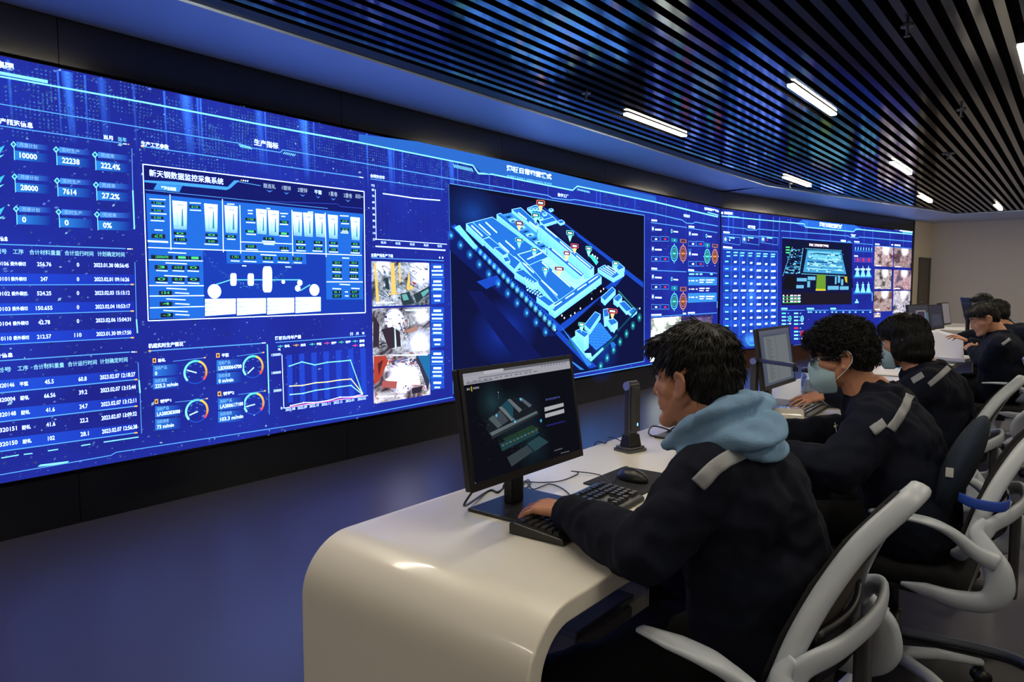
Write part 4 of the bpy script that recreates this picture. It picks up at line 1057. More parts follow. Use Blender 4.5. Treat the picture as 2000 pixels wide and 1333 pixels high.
# map signs on light cones
for x, y, w, h, c, f in ((922, 460, 80, 52, rgb(250, 120, 90, 1.2), mA), (874, 574, 76, 44, TEA, mA), (722, 648, 76, 42, rgb(190, 110, 130, 1.1), mA), (722, 806, 76, 42, TEA, mA), (862, 896, 60, 40, TEA, mA), (1195, 740, 70, 46, TEA, mA), (1238, 860, 74, 42, rgb(240, 80, 110, 1.1), mA), (1370, 884, 58, 42, TEA, mA),
                         (1165, 928, 62, 40, rgb(230, 130, 140, 1.1), mA), (1095, 1072, 92, 38, rgb(230, 130, 150, 1.1), mA), (966, 1078, 60, 36, TEA, mA), (1620, 1022, 60, 38, TEA, mA), (1590, 514, 92, 44, rgb(250, 90, 90, 1.2), mB), (1303, 638, 62, 38, TEA, mB)):
    warm = c[0] > .5
    cc = rgb(255, 200, 120, 1.9) if warm else rgb(150, 255, 250, 1.6)
    SA.glow(*f(x, y + h * .9), 5, cc, ry=11); SA.poly([f(x - 20, y + h * .6), f(x + 20, y + h * .62), f(x + 3, y + h * 1.6), f(x - 5, y + h * 1.6)], cc)
    r = [(x + (a - .5) * w, y + (b - .5) * h + (a - .5) * 8) for a, b in rrect(0, 1, 0, 1, .2, 3)]
    SA.poly([f(*p) for p in r], c)
    r = [(x + (a - .5) * w * .82, y + (b - .5) * h * .72 + (a - .5) * 6) for a, b in rrect(0, 1, 0, 1, .15, 2)]
    SA.poly([f(*p) for p in r], rgb(30, 46, 70)); SA.line([f(x - w * .27, y - 1), f(x + w * .27, y + 4)], 3.2, (2, 2.05, 2.1))
SA.line([(876, 359), (1256.5, 421), (1256, 706), (1100, 735)], 1.4, LBL)
SA.line([(1104, 741), (1280, 710), (1405, 690)], 1.4, LBL)

# ---------------------------------------------------------------- right column of the first wall
c9 = lambda x, y: (1240 + x / 4.037, 370 + y / 4.039)
def b9(x, y, w, h=10, c=WHT, s=.12): SA.line([c9(x, y), c9(x + w, y + w * s)], h / 4.04, c)
SA.text('智能制造运营中心', *c9(540, 162), c9(654, 0)[0], 5.5, WHT, .04); SA.line([c9(565, 182), c9(650, 205)], 2, CYA)
for x0, x1, y0, y1, ty in ((118, 402, 262, 302, 244), (412, 642, 306, 342, 294), (118, 396, 638, 652, 624), (410, 640, 648, 662, 636)):
    SA.line([c9(x0, y0), c9(x1, y1)], 1.5, LBL); b9(x0 + 4, ty, 44, 13, WHT, .1)
for ox, oy, sx in ((0, 0, 1.0), (292, 38, .86), (0, 378, 1.0)):
    for gy in (0, 158):
        SA.rect(*c9(ox + 122, oy + 290 + gy - (gy and ox) * .06), *c9(ox + 144, oy + 334 + gy), rgb(60, 110, 220)); SA.disc(*c9(ox + 133, oy + 311 + gy), 3.2, (1.9, 2.1, 2.2), n=12)
        b9(ox + 150 - (292 if 0 else 0), oy + 318 + gy, 52 * sx, 12, WHT, .04)
        for gx in (0, 72 * sx):
            a, b = c9(ox + 122 + gx, oy + 372 + gy), c9(ox + 188 * (1 if ox == 0 else .98) + gx - (0 if ox == 0 else 2), oy + 410 + gy)
            SA.line([(a[0], a[1]), (b[0], a[1] + 1), (b[0], b[1]), (a[0], b[1]), (a[0], a[1])], .8, LBL)
            SA.line([(a[0] + 7, b[1] - 4), (a[0] + 11, b[1] - 4)], 3, WHT if gx == 0 else RED)
    SA.disc(*c9(ox * .995 + 282 - (ox > 0) * 16, oy + 330), 4.0, CYA, n=12); SA.disc(*c9(ox * .995 + 282 - (ox > 0) * 16, oy + 330), 2.4, NAV, n=10); b9(ox + 296 - (ox > 0) * 22, oy + 334, 36 * sx, 10, WHT, .08)
    xx = 278 if ox == 0 else 542
    SA.rect(*c9(xx, oy + 384), *c9(xx + 48 * sx, oy + 420), rgb(30, 150, 190)); SA.disc(*c9(xx + 26 * sx, oy + 402), 1.6, (1.5, 1.6, 1.6), n=8)
    SA.rect(*c9(xx + 70 * sx, oy + 392), *c9(xx + 120 * sx, oy + 426), rgb(190, 120, 110)); SA.rect(*c9(xx + 78 * sx, oy + 398), *c9(xx + 112 * sx, oy + 420), rgb(80, 56, 90))
    for gx, c in ((24 * sx, TEA), (94 * sx, rgb(240, 150, 80, 1.2))):
        cx, cy = c9(xx + gx, oy + 507 if ox == 0 else oy + 492)
        SA.arc(cx, cy, 15 if ox == 0 else 13.5, 2.2, c, 0, 360, 24); SA.arc(cx, cy, 10.5 if ox == 0 else 9.5, 1.6, tuple(v * .7 for v in c), 0, 360, 20); SA.disc(cx, cy, 8.5, tuple(v * .25 for v in c), n=14); SA.line([(cx - 3, cy), (cx + 3, cy)], 3, tuple(min(1.3, v * 1.1) for v in c))
        for q in (0, 90, 180, 270): SA.disc(cx + math.cos(R(q)) * 7, cy + math.sin(R(q)) * 18, .9, WHT, n=6)
for i, x in enumerate((418, 438, 470, 502, 585)): b9(x, 670, 22 if i < 4 else 20, 12, CYA, 0)
SA.rect(*c9(412, 690), *c9(638, 758), rgb(60, 150, 236, 1.1)); SA.rect(*c9(410, 820), *c9(636, 886), rgb(60, 150, 236, 1.1))
for y in (722, 788, 852):
    for x, w in ((418, 10), (436, 24), (472, 14), (500, 42), (552, 66 if y != 788 else 28)): b9(x, y + (x > 490) * -6, w, 9, (1.5, 1.6, 1.7), 0); (x > 490) and b9(x, y + 12, w * .8, 8, (1.3, 1.4, 1.6), 0)
SA.line([c9(640, 885), c9(640, 938)], 1.6, CYA)
SA.line([c9(118, 1008), c9(400, 988)], 1.3, LBL); b9(120, 992, 80, 12, WHT, -.03); b9(370, 980, 24, 10, WHT, 0); SA.line([c9(408, 990), c9(638, 975)], 1.3, LBL); b9(410, 976, 54, 12, WHT, -.03)
SA.picture(*c9(118, 1020), *c9(352, 1322), 24, 20, shop_photo(4, (2.0, 2.1, 2.0), rgb(150, 160, 150), [], rgb(190, 220, 200)))
SA.picture(*c9(356, 1008), *c9(600, 1100), 24, 10, shop_photo(5, rgb(150, 130, 190), rgb(40, 34, 80), [], rgb(90, 60, 120)))
for x in (662, 672): SA.line([c9(x, 150), c9(x + 10, 1100)], 1.0, rgb(70, 80, 220))
SA.finish('dashboard_picture', VWA)

# ---------------------------------------------------------------- second video wall
VWB = empty('video_wall', tuple(b_world(Lb / 2, 0, 0)), 0, 'second blue LED video wall, angled, with a number table, a plan of the plant and rows of camera pictures, at right behind the operators', 'video wall', 'LED video walls')
bm = bmesh.new(); b_box(bm, .015, Lb - .10, .0005, .012, .307, 2.532); from_bm('casing', bm, M['matt_black'], VWB, world=True)
me = bpy.data.meshes.new('display')
me.from_pydata([tuple(b_world(s, .014, z)) for s, z in ((.02, .309), (Lb - .105, .309), (Lb - .105, 2.53), (.02, 2.53))], [], [(0, 1, 2, 3)])
finish('display', me, M['led_back'], VWB, world=True)
SB = Screen(b_world(0, .014, 0), BU, BN)
TB = lambda x: 409 + (x - 1408) * .1225; BB = lambda x: 691 - (x - 1408) * .132
sparkle(SB, 1412, 1780, TB, BB, 420, 9)
d4 = lambda x, y: (1400 + x / 4.165, 380 + y / 4.165)
def B(fn, q, *a, **k): return fn([d4(*p) for p in q], *a, **k)
SB.poly([d4(*p) for p in ((700, 205), (1120, 250), (1180, 280), (1110, 305), (720, 268), (640, 240))], rgb(50, 120, 240, 1.0))
SB.line([d4(*p) for p in ((38, 176), (710, 240), (720, 266), (1112, 304), (1130, 282), (1590, 326))], 1.8, CYA)
SB.line([d4(*p) for p in ((40, 258), (235, 280), (250, 290), (320, 290), (335, 282), (500, 296))], 1.5, LBL); SB.line([d4(*p) for p in ((520, 296), (1070, 338), (1085, 350), (1150, 355), (1160, 346), (1585, 384))], 1.5, LBL)
SB.text('薄板日常运营模式', *d4(834, 262), d4(1020, 0)[0], 9, WHT, .05); SB.text('时间总览', *d4(252, 278), d4(312, 0)[0], 7, WHT, .05); SB.text('数字工厂', *d4(1088, 346), d4(1130, 0)[0], 6, WHT, .05)
def bb(x, y, w, h=12, c=WHT, s=.09): SB.line([d4(x, y), d4(x + w, y + w * s)], h / 4.165, c)
bb(60, 150, 66, 20, WHT); bb(36, 150, 14, 18, WHT); bb(1488, 292, 104, 14, WHT); bb(90, 178, 90, 8, CYA); bb(1510, 306, 80, 6, CYA)
for x, k in ((95, .9), (135, .6), (215, .5), (345, .8), (352, .6), (460, .7), (510, 1), (600, .8), (720, .6), (735, .8), (925, .5), (1045, .6), (1200, .6), (1270, .8), (1410, .8), (1520, .5)):
    px, py = d4(x, 0); vstreak(SB, px, TB(px) + 2, TB(px) + 70, .02, tuple(v * k for v in rgb(60, 130, 255, .8)))
bb(52, 306, 52, 12); SB.line([d4(50, 320), d4(495, 352)], 1.2, LBL)
for x in (52, 205, 358):
    SB.line([d4(x, 338), d4(x + 138, 352), d4(x + 136, 412), d4(x, 392), d4(x, 338)], .9, LBL); SB.rect(*d4(x + 2, 345), *d4(x + 34, 388), rgb(70, 130, 240)); SB.disc(*d4(x + 17, 364), 3.2, WHT, n=10)
    bb(x + 46, 352, 46, 10, CYA); bb(x + 48, 372, 8, 12, (WHT, ORG, RED)[(52, 205, 358).index(x)], 0)
bb(50, 428, 74, 14); SB.line([d4(50, 444), d4(494, 466)], 1.4, LBL)
SB.poly([d4(50, 455), d4(494, 472), d4(492, 1180), d4(200, 1250), d4(50, 1100)], rgb(34, 70, 190, 1))
for i in range(10):
    y0, y1 = 520 + i * 56, 536 + i * 55
    if i % 2: SB.poly([d4(50, y0), d4(492, y1 - 6), d4(491, y1 + 42), d4(50, y0 + 50)], rgb(44, 92, 226))
for x in (120, 185, 250, 314, 376, 440): SB.poly([d4(x, 470), d4(x + 26, 470), d4(x + 24, 1150), d4(x, 1150)], rgb(42, 84, 220), 0) if x in (185, 314, 440) else None
for x in (118, 184, 248, 312, 374, 438, 494): SB.line([d4(x, 470), d4(x - 4, 1200)], .6, LBL)
for k, x in enumerate((78, 136, 190, 255, 322, 378, 440)): bb(x, 470 + k * 3, 34 if k else 30, 10, CYA, 0); bb(x, 494 + k * 2 if k else 502, 30, 10, CYA, 0)
for i in range(11):
    y = 546 + i * 59 - (i > 5) * (i - 5) * 1.5
    for k, (x, w) in enumerate(((66, 34), (138, 24), (204, 24), (268, 22), (322, 38), (390, 22), (440, 38))):
        if i == 4 and k in (1, 2, 3, 5): w = 44; x -= 10
        yy = y + (3 if k > 3 else 0) - (i - 4) * k * .9
        if k == 0: bb(x, yy, w * .8, 11, CYA, 0)
        elif i == 10 and k < 2: pass
        else: SB.poly([d4(x + 3, yy - 7), d4(x + w, yy - 7), d4(x + w - 4, yy + 8), d4(x, yy + 8)], WHT)
SB.glow(*d4(280, 820), 22, rgb(70, 150, 250, .7), ry=40); SB.glow(*d4(280, 1180), 38, rgb(90, 170, 255, 1.1), ry=18)
SB.arc(*d4(290, 1120), 26, 3, rgb(80, 200, 255, .9), 200, 340, 14)
# plan of the plant
SB.line([d4(528, 350), d4(1100, 394)], 1.3, LBL); bb(1008, 376, 40, 14); bb(1062, 384, 26, 12, LBL)
SB.poly([d4(530, 358), d4(1100, 400), d4(1095, 895), d4(525, 900)], rgb(22, 24, 72)); SB.poly([d4(590, 370), d4(1060, 405), d4(1110, 760), d4(540, 790)], rgb(20, 26, 60))
SB.text('安全保卫作业风险管控系统', *d4(750, 420), d4(908, 0)[0], 5.5, (2, 1.5, 1.7), .04)
for i in range(3): bb(560, 430 + i * 22, 32, 10, GRN, 0)
SB.poly([d4(735, 450), d4(1010, 462), d4(1052, 650), d4(700, 632)], rgb(70, 160, 215, 1.15), 2)
SB.poly([d4(745, 462), d4(1000, 474), d4(1018, 540), d4(740, 520)], rgb(110, 200, 225, 1.3), 2)
for i, (x0, y0, x1, y1) in enumerate(((760, 520, 1005, 540), (740, 545, 1010, 560), (735, 572, 1018, 590), (728, 600, 1030, 622), (800, 480, 990, 498), (760, 560, 880, 575))): SB.line([d4(x0, y0), d4(x1, y1)], 1.6 + (i % 3), (rgb(170, 240, 255, 1.3), rgb(30, 90, 150), rgb(150, 220, 230, 1.2))[i % 3])
rnd = random.Random(4)
for i in range(90):
    x, y = rnd.uniform(730, 1010), rnd.uniform(470, 625); w = rnd.uniform(6, 34); SB.rect(*d4(x, y), *d4(x + w, y + rnd.uniform(4, 12)), rnd.choice((rgb(180, 245, 255, 1.4), rgb(40, 100, 160), rgb(120, 190, 220, 1.1), rgb(60, 150, 210))))
for i in range(70):
    x, y = rnd.uniform(575, 690), rnd.uniform(440, 640); SB.rect(*d4(x - (y - 440) * .15, y), *d4(x - (y - 440) * .15 + rnd.uniform(6, 26), y + rnd.uniform(4, 12)), rnd.choice((rgb(120, 210, 240, 1.2), rgb(40, 100, 160), rgb(60, 150, 220))))
for i in range(34): SB.disc(*d4(690 + i * 10.4, 646 + i * .6), 1.1, CYA, n=6); SB.disc(*d4(722 + i * 8.8, 440 + i * .5), .9, CYA, n=6)
for i in range(20): SB.disc(*d4(612 - i * 4, 432 + i * 12), 1.0, CYA, n=6); SB.disc(*d4(700 - i * 1.5, 440 + i * 10), 1.0, CYA, n=6)
SB.poly([d4(812, 650), d4(884, 654), d4(884, 782), d4(804, 782)], rgb(120, 170, 60, .9)); SB.poly([d4(804, 768), d4(884, 770), d4(884, 784), d4(802, 784)], rgb(230, 220, 50)); SB.poly([d4(1036, 668), d4(1058, 668), d4(1060, 720), d4(1044, 712)], rgb(220, 200, 50))
for q in ((650, 680, 730, 708), (645, 738, 705, 764), (738, 668, 800, 698), (735, 706, 756, 756), (900, 745, 990, 776), (985, 660, 1000, 720), (1010, 690, 1026, 740), (1000, 748, 1070, 776), (960, 670, 972, 730)): SB.rect(*d4(q[0], q[1]), *d4(q[2], q[3]), rgb(110, 190, 230, 1.1))
SB.poly([d4(560, 655), d4(648, 668), d4(635, 775), d4(530, 772)], rgb(24, 22, 32)); SB.poly([d4(525, 798), d4(1090, 800), d4(1088, 890), d4(525, 900)], rgb(32, 28, 44))
for j in range(3):
    SB.line([d4(532, 834 + j * 24), d4(676, 836 + j * 22)], .8, GRN)
    for i in range(5): SB.rect(*d4(536 + i * 30, 818 + j * 24), *d4(546 + i * 30 + (i > 1) * 12, 828 + j * 24), (WHT, (1.6, .8, .9))[i % 2])
# little vessels
bb(1116, 384, 42, 10); SB.line([d4(1115, 398), d4(1268, 408)], 1.1, LBL)
for i in range(7): SB.disc(*d4(1126 + i * 22, 440 + i * 1.2), 1.6, CYA, n=8, ry=3.6); 
SB.poly([d4(1115, 452), d4(1268, 462), d4(1268, 472), d4(1115, 466)], rgb(50, 110, 220))
bb(1116, 500, 30, 10); SB.poly([d4(1115, 510), d4(1266, 516), d4(1264, 556), d4(1112, 552)], rgb(90, 70, 190))
for i in range(3): SB.disc(*d4(1146 + i * 45, 533), 3.6, RED, n=12)
for yy in (590, 720):
    SB.poly([d4(1112, yy + 66), d4(1262, yy + 66), d4(1260, yy + 90), d4(1108, yy + 92)], rgb(50, 120, 220))
    for i in range(3):
        x = 1142 + i * 45; SB.poly([d4(x - 20, yy + 80), d4(x - 8, yy + 30), d4(x - 10, yy + 10), d4(x + 10, yy + 10), d4(x + 8, yy + 30), d4(x + 20, yy + 80)], rgb(130, 235, 245, 1.4)); SB.line([d4(x, yy - 8), d4(x, yy + 12)], 1.2, WHT); yy == 590 and SB.rect(*d4(x - 20, yy + 12), *d4(x + 18, yy + 28), rgb(190, 230, 240, 1.3))
SB.disc(*d4(1137, 866), 3.6, CYA, n=8); SB.rect(*d4(1122, 872), *d4(1152, 884), CYA)
SB.line([d4(1262, 800), d4(1262, 868)], 1.8, CYA)
# camera pictures
for (x0, y0, x1, y1, b, dk, t, sd) in ((1284, 420, 1428, 590, (.95, .72, .75), rgb(60, 44, 60), rgb(210, 120, 120), 11), (1442, 434, 1578, 598, (.62, .45, .48), rgb(70, 56, 72), rgb(200, 110, 90), 12), (1284, 608, 1416, 770, (.9, .8, .8), rgb(46, 38, 50), rgb(160, 110, 120), 13), (1438, 614, 1574, 776, (.85, .55, .6), rgb(86, 80, 120), rgb(220, 130, 120), 14),
                                       (1278, 788, 1418, 948, (.7, .55, .55), rgb(90, 50, 40), rgb(220, 130, 110), 15), (1436, 786, 1566, 960, (.9, .85, .95), rgb(50, 46, 90), rgb(160, 120, 160), 16), (1276, 966, 1330, 1000, (.7, .5, .6), rgb(80, 50, 60), rgb(200, 120, 110), 17)):
    SB.picture(*d4(x0, y0), *d4(x1, y1), 26, 24, shop_photo(sd, b, dk, [(.6, .12, .35, (1.3, 1.25, 1.35))], t)); bb(x0 + 4, y1 - 10, 46, 8, (1.4, 1.3, 1.3), 0)
bb(1286, 404, 36, 10); bb(1418, 410, 14, 10); bb(1444, 412, 48, 12); SB.line([d4(1284, 418), d4(1432, 430)], 1, LBL); SB.line([d4(1440, 430), d4(1580, 440)], 1, LBL)
# bottom strip
for x0, x1, w in ((522, 714, 50), (730, 908, 58), (922, 1262, 46)): SB.line([d4(x0, 944), d4(x1, 942)], 1.1, LBL); bb(x0, 930, w, 14, CYA, 0)
for x in (738, 758, 800, 832, 868, 930, 962, 1020, 1072, 1120, 1180, 1240): bb(x, 958, 14, 10, CYA, 0)
for x0, y0, c in ((526, 968, TEA), (626, 968, CYA), (626, 1088, RED)):
    for k in range(4): bb(x0, y0 + k * 29, 34, 12, (c if (k == 0) else CYA), 0); bb(x0 + 42 if k else x0 + 48, y0 + k * 29, 10, 10, LBL, 0)
    SB.arc(*d4(x0 + 66, y0 + 44), 5.2, 2.0, c, 0, 360, 18); SB.disc(*d4(x0 + 66, y0 + 44), 3.4, tuple(v * .3 for v in c), n=12); bb(x0 + 58, y0 + 44, 16, 5, c, 0); bb(x0 + 58, y0 + 84, 18, 9, WHT, 0)
SB.poly([d4(778, 1068), d4(836, 1058), d4(866, 1066), d4(830, 1082), d4(780, 1084)], rgb(70, 190, 230, 1.2))
SB.line([d4(620, 1228), d4(900, 1185)], 1.4, rgb(70, 110, 240))
SB.finish('dashboard_picture', VWB)
# ================================================================== DESKS AND WHAT STANDS ON THEM
DZ = 0.75
def waterfall_desk(name, x0, x1, y0, y1, label, r=.135, th=.045):
    """desk top whose two ends curve down to the floor as legs"""
    D = empty(name, ((x0 + x1) / 2, (y0 + y1) / 2, 0), 0, label, 'desk')
    out = [(x0, 0.0)]
    for i in range(13):
        a = R(180 - 90 * i / 12); out.append((x0 + r + r * math.cos(a), DZ - r + r * math.sin(a)))
    for i in range(13):
        a = R(90 - 90 * i / 12); out.append((x1 - r + r * math.cos(a), DZ - r + r * math.sin(a)))
    out.append((x1, 0.0))
    ri = r - th
    inn = [(x1 - th, 0.0)]
    for i in range(13):
        a = R(0 + 90 * i / 12); inn.append((x1 - r + ri * math.cos(a), DZ - r + ri * math.sin(a)))
    for i in range(13):
        a = R(90 + 90 * i / 12); inn.append((x0 + r + ri * math.cos(a), DZ - r + ri * math.sin(a)))
    inn.append((x0 + th, 0.0))
    bm = bmesh.new()
    n = len(out)
    V = {}
    for y in (y0, y1):
        V[y] = ([bm.verts.new((a, y, b)) for a, b in out], [bm.verts.new((a, y, b)) for a, b in inn])
    for y in (y0, y1):
        o, i_ = V[y]
        for k in range(n - 1): bm.faces.new((o[k], o[k + 1], i_[n - 2 - k], i_[n - 1 - k]))
    for w in (0, 1):
        for k in range(n - 1): bm.faces.new((V[y0][w][k], V[y0][w][k + 1], V[y1][w][k + 1], V[y1][w][k]))
    for k in (0, n - 1): bm.faces.new((V[y0][0][k], V[y1][0][k], V[y1][1][n - 1 - k], V[y0][1][n - 1 - k]))
    top = from_bm('desk_top', bm, M['white_desk'], D, world=True)
    mod_bevel(top, .006, 3)
    for p in top.data.polygons: p.use_smooth = True
    m = top.modifiers.new('wn', 'WEIGHTED_NORMAL'); m.keep_sharp = True
    return D
DESK = waterfall_desk('control_desk', .975, 7.62, .74, 1.41, 'long white glossy desk with a rounded waterfall end, in front of the seated operators')
for x in (2.2, 3.3, 4.4, 5.5, 6.6):
    box_obj('support_panel', (x - .012, x + .012, .86, 1.29, 0.0, .705), M['white_desk'], DESK, world=True)
box_obj('support_panel', (1.712, 1.735, .895, 1.01, 0.0, .705), M['white_desk'], DESK, world=True)
DESK2 = waterfall_desk('control_desk', 8.35, 13.4, .86, 1.60, 'second white control desk beyond the first, far right, with papers and dark monitors on it')
for x in (9.6, 10.9, 12.2): box_obj('support_panel', (x - .012, x + .012, .95, 1.45, 0.0, .705), M['white_desk'], DESK2, world=True)

# grey under-desk cabinet with blue shining top
PC = empty('drawer_cabinet', (1.60, 1.14, 0), 0, 'dark grey low cabinet under the near end of the desk, behind the first operator\'s knee', 'cabinet')
box_obj('body', (1.43, 1.70, .935, 1.35, .05, .485), M['pc'], PC, .004, world=True)
box_obj('top', (1.42, 1.705, .925, 1.36, .485, .505), M['pc_top'], PC, .004, world=True)
dr = box_obj('drawer', (1.445, 1.69, .922, .935, .27, .475), M['pc'], PC, .003, world=True)
o = box_obj('handle', (1.50, 1.56, .912, .922, .425, .437), M['steel_dark'], dr, .003, world=True)
dr2 = box_obj('drawer', (1.445, 1.69, .922, .935, .06, .262), M['pc'], PC, .003, world=True)
box_obj('handle', (1.50, 1.56, .912, .922, .215, .227), M['steel_dark'], dr2, .003, world=True)
box_obj('side_groove', (1.426, 1.43, .94, 1.345, .262, .272), M['matt_black'], PC, world=True)
for x in (1.46, 1.67):
    for y in (.97, 1.32):
        bm = bmesh.new(); cyl(bm, (x, y, 0), (x, y, .05), .018); from_bm('foot', bm, M['plastic_black'], PC, smooth=True, world=True)

# ------------------------------------------------ monitors
def monitor(name, loc, rz, label, w=.49, h=.30, tilt=-8.5, zc=.998, base='slab', group='desk monitors', back=False):
    """screen facing -y of its own frame, on a stand"""
    T = empty(name, loc, rz, label, 'monitor', group)
    ca, sa = math.cos(R(tilt)), math.sin(R(tilt))
    def P(a, d, b): return Vector((a, d * ca - b * sa, zc - loc[2] + d * sa + b * ca))
    bm = bmesh.new()
    def slab(a0, a1, d0, d1, b0, b1):
        vs = [bm.verts.new(P(a, d, b)) for b in (b0, b1) for d in (d0, d1) for a in (a0, a1)]
        for f in ((0, 2, 3, 1), (4, 5, 7, 6), (0, 1, 5, 4), (2, 6, 7, 3), (0, 4, 6, 2), (1, 3, 7, 5)): bm.faces.new([vs[i] for i in f])
    slab(-w / 2, w / 2, .002, .022, -h / 2, h / 2); slab(-w * .36, w * .36, .022, .045, -h * .36, h * .30)
    mod_bevel(from_bm('shell', bm, M['mon_back'], T), .004)
    bm = bmesh.new()
    bz = .012; bb_ = .020
    slab(-w / 2, -w / 2 + bz, -.004, .004, -h / 2, h / 2); slab(w / 2 - bz, w / 2, -.004, .004, -h / 2, h / 2)
    slab(-w / 2 + bz, w / 2 - bz, -.004, .004, h / 2 - bz, h / 2); slab(-w / 2 + bz, w / 2 - bz, -.004, .004, -h / 2, -h / 2 + bb_)
    from_bm('bezel', bm, M['plastic_black'], T)
    bm = bmesh.new(); slab(-w / 2 + bz, w / 2 - bz, -.0005, .003, -h / 2 + bb_, h / 2 - bz)
    panel = from_bm('screen', bm, M['gloss_black'], T)
    T['ww'] = w
    bm = bmesh.new()
    z1 = zc - loc[2] - h * .25
    box(bm, -.028, .028, .028, .055, .008, z1); mod_bevel(from_bm('neck', bm, M['plastic_black'], T), .004)
    bm = bmesh.new(); prism(bm, [(-.125, .10), (-.125, -.045), (-.095, -.085), (.095, -.085), (.125, -.045), (.125, .10)], 0, .009)
    mod_bevel(from_bm('stand_base', bm, M['plastic_black'], T), .003)
    inv = wmat(T)
    u = (inv.to_3x3() @ Vector((1, 0, 0))); v = inv.to_3x3() @ Vector((0, -sa, ca)); nn = inv.to_3x3() @ Vector((0, -ca, -sa))
    S = Screen(inv @ P(0, -.0006, 0), u, nn, v=v, step=.000004)
    S.bounds = (-w / 2 + bz, w / 2 - bz, -h / 2 + bb_, h / 2 - bz)
    return T, S, panel
MON1, S1, pan1 = monitor('monitor', (1.515, 1.155, DZ), 0, 'black monitor at the near end of the desk showing a dark factory login page', zc=.998, tilt=-8.5)
MATS_MON = [M['led'], M['led_glow'], M['led']]
a0, a1, b0, b1 = S1.bounds
def srect(S, a, b, c, d, col, col2=None, m=0):   # u,v in 0..1 of the picture, v down
    A0, A1, B0, B1 = S.bounds
    f = lambda u, v: (A0 + (A1 - A0) * u, B1 + (B0 - B1) * v)
    S.add([f(a, b), f(c, b), f(c, d), f(a, d)], [col, col2, col2, col] if col2 else col, m)
def spoly(S, pts, col, m=0):
    A0, A1, B0, B1 = S.bounds
    S.add([(A0 + (A1 - A0) * u, B1 + (B0 - B1) * v) for u, v in pts], col, m)
def stext(S, t, u, v, u1, h, col, bold=0):
    A0, A1, B0, B1 = S.bounds; S.k += 1
    x0 = A0 + (A1 - A0) * u; x1 = A0 + (A1 - A0) * u1; y0 = B1 + (B0 - B1) * v
    S.texts.append((t, x0, y0, x1, y0 + (B1 - B0) * h, col, bold, S.k))
srect(S1, 0, 0, 1, 1, rgb(14, 15, 22))
srect(S1, 0, 0, 1, .025, rgb(96, 96, 104)); srect(S1, 0, .025, 1, .105, rgb(158, 158, 168))
srect(S1, .0, .0, .17, .03, rgb(150, 150, 160)); srect(S1, .17, .0, .34, .03, rgb(176, 176, 186))
for i in range(9): srect(S1, .70 + i * .03, .03, .712 + i * .03, .042, rgb(90, 90, 100))
for i in range(14): srect(S1, .03 + i * .045, .075, .05 + i * .045 + .012 * (i % 2), .085, rgb(110, 110, 122))
srect(S1, .12, .052, .60, .064, rgb(124, 124, 136)); srect(S1, .02, .088, .24, .098, rgb(112, 112, 124))
stext(S1, '集团', .02, .155, .045, .02, rgb(190, 190, 190)); srect(S1, .055, .125, .062, .17, rgb(190, 180, 50)); stext(S1, '智慧管控', .07, .155, .12, .02, rgb(180, 180, 190))
# login picture: dark isometric plant
q = lambda x, y: ((x - 126) / (842 - 126) * 1.0, (y - 236 + (x - 126) * .14) / 700)
cM = lambda x, y: (860 + x / 3.332, 660 + y / 3.332)
def mpoly(pts, col, m=0): S1.add([S1.ab(*cM(*p)) for p in pts], col, m)
for (x, y, r_, c) in ((440, 520, 60, rgb(40, 80, 90, .35)), (600, 700, 60, rgb(30, 70, 80, .3)), (330, 420, 50, rgb(50, 90, 100, .3)), (560, 470, 60, rgb(40, 60, 80, .3))):
    S1.glow(*cM(x, y), r_ * 1.0, c, n=14)
DK1, DK2, DK3 = rgb(44, 52, 58), rgb(74, 88, 92), rgb(26, 30, 36)
mpoly([(310, 520), (380, 440), (440, 400), (520, 390), (630, 480), (480, 560), (320, 640), (290, 590)], DK3)
mpoly([(310, 530), (340, 505), (400, 570), (370, 590)], DK2); mpoly([(345, 510), (385, 470), (440, 540), (400, 568)], rgb(60, 70, 76)); mpoly([(375, 455), (395, 445), (480, 530), (460, 545)], rgb(100, 112, 116))
mpoly([(395, 440), (430, 410), (470, 450), (470, 530), (450, 505)], rgb(30, 70, 84)); mpoly([(430, 405), (450, 398), (528, 470), (510, 488)], rgb(96, 106, 112)); mpoly([(505, 395), (528, 392), (592, 440), (575, 455)], rgb(84, 94, 100))
mpoly([(318, 620), (620, 478), (632, 488), (330, 640)], rgb(92, 104, 108)); mpoly([(330, 640), (632, 488), (632, 500), (332, 662)], rgb(40, 46, 50))
mpoly([(400, 660), (590, 570), (640, 590), (440, 690)], rgb(34, 56, 40)); mpoly([(380, 690), (620, 590), (640, 620), (400, 740)], rgb(30, 60, 66)); mpoly([(430, 780), (560, 700), (600, 740), (460, 840)], rgb(52, 62, 68)); mpoly([(560, 690), (640, 640), (700, 680), (610, 740)], rgb(40, 66, 74))
for i in range(10): mpoly([(395 + i * 24, 700 - i * 11), (410 + i * 24, 693 - i * 11), (414 + i * 24, 702 - i * 11), (399 + i * 24, 709 - i * 11)], (rgb(70, 110, 100), rgb(90, 90, 50))[i % 2])
rnd = random.Random(12)
for i in range(150):
    x, y = rnd.gauss(450, 120), rnd.gauss(600, 110)
    if x < 180 or x > 690 or y > 860 or y < 350: continue
    S1.disc(*cM(x, y), rnd.uniform(.3, .9), rnd.choice((rgb(50, 90, 96), rgb(60, 80, 50), rgb(70, 80, 90), rgb(40, 60, 70))), n=5)
for x, y in ((360, 507), (518, 402), (480, 546), (650, 541)): S1.glow(*cM(x, y), 4.5, rgb(60, 190, 255, 1.4)); S1.disc(*cM(x, y), 1.3, rgb(120, 220, 255), n=8)
S1.disc(*cM(372, 357), .8, WHT, n=6); mpoly([(371, 357), (374, 357), (376, 400), (373, 400)], rgb(60, 80, 90))
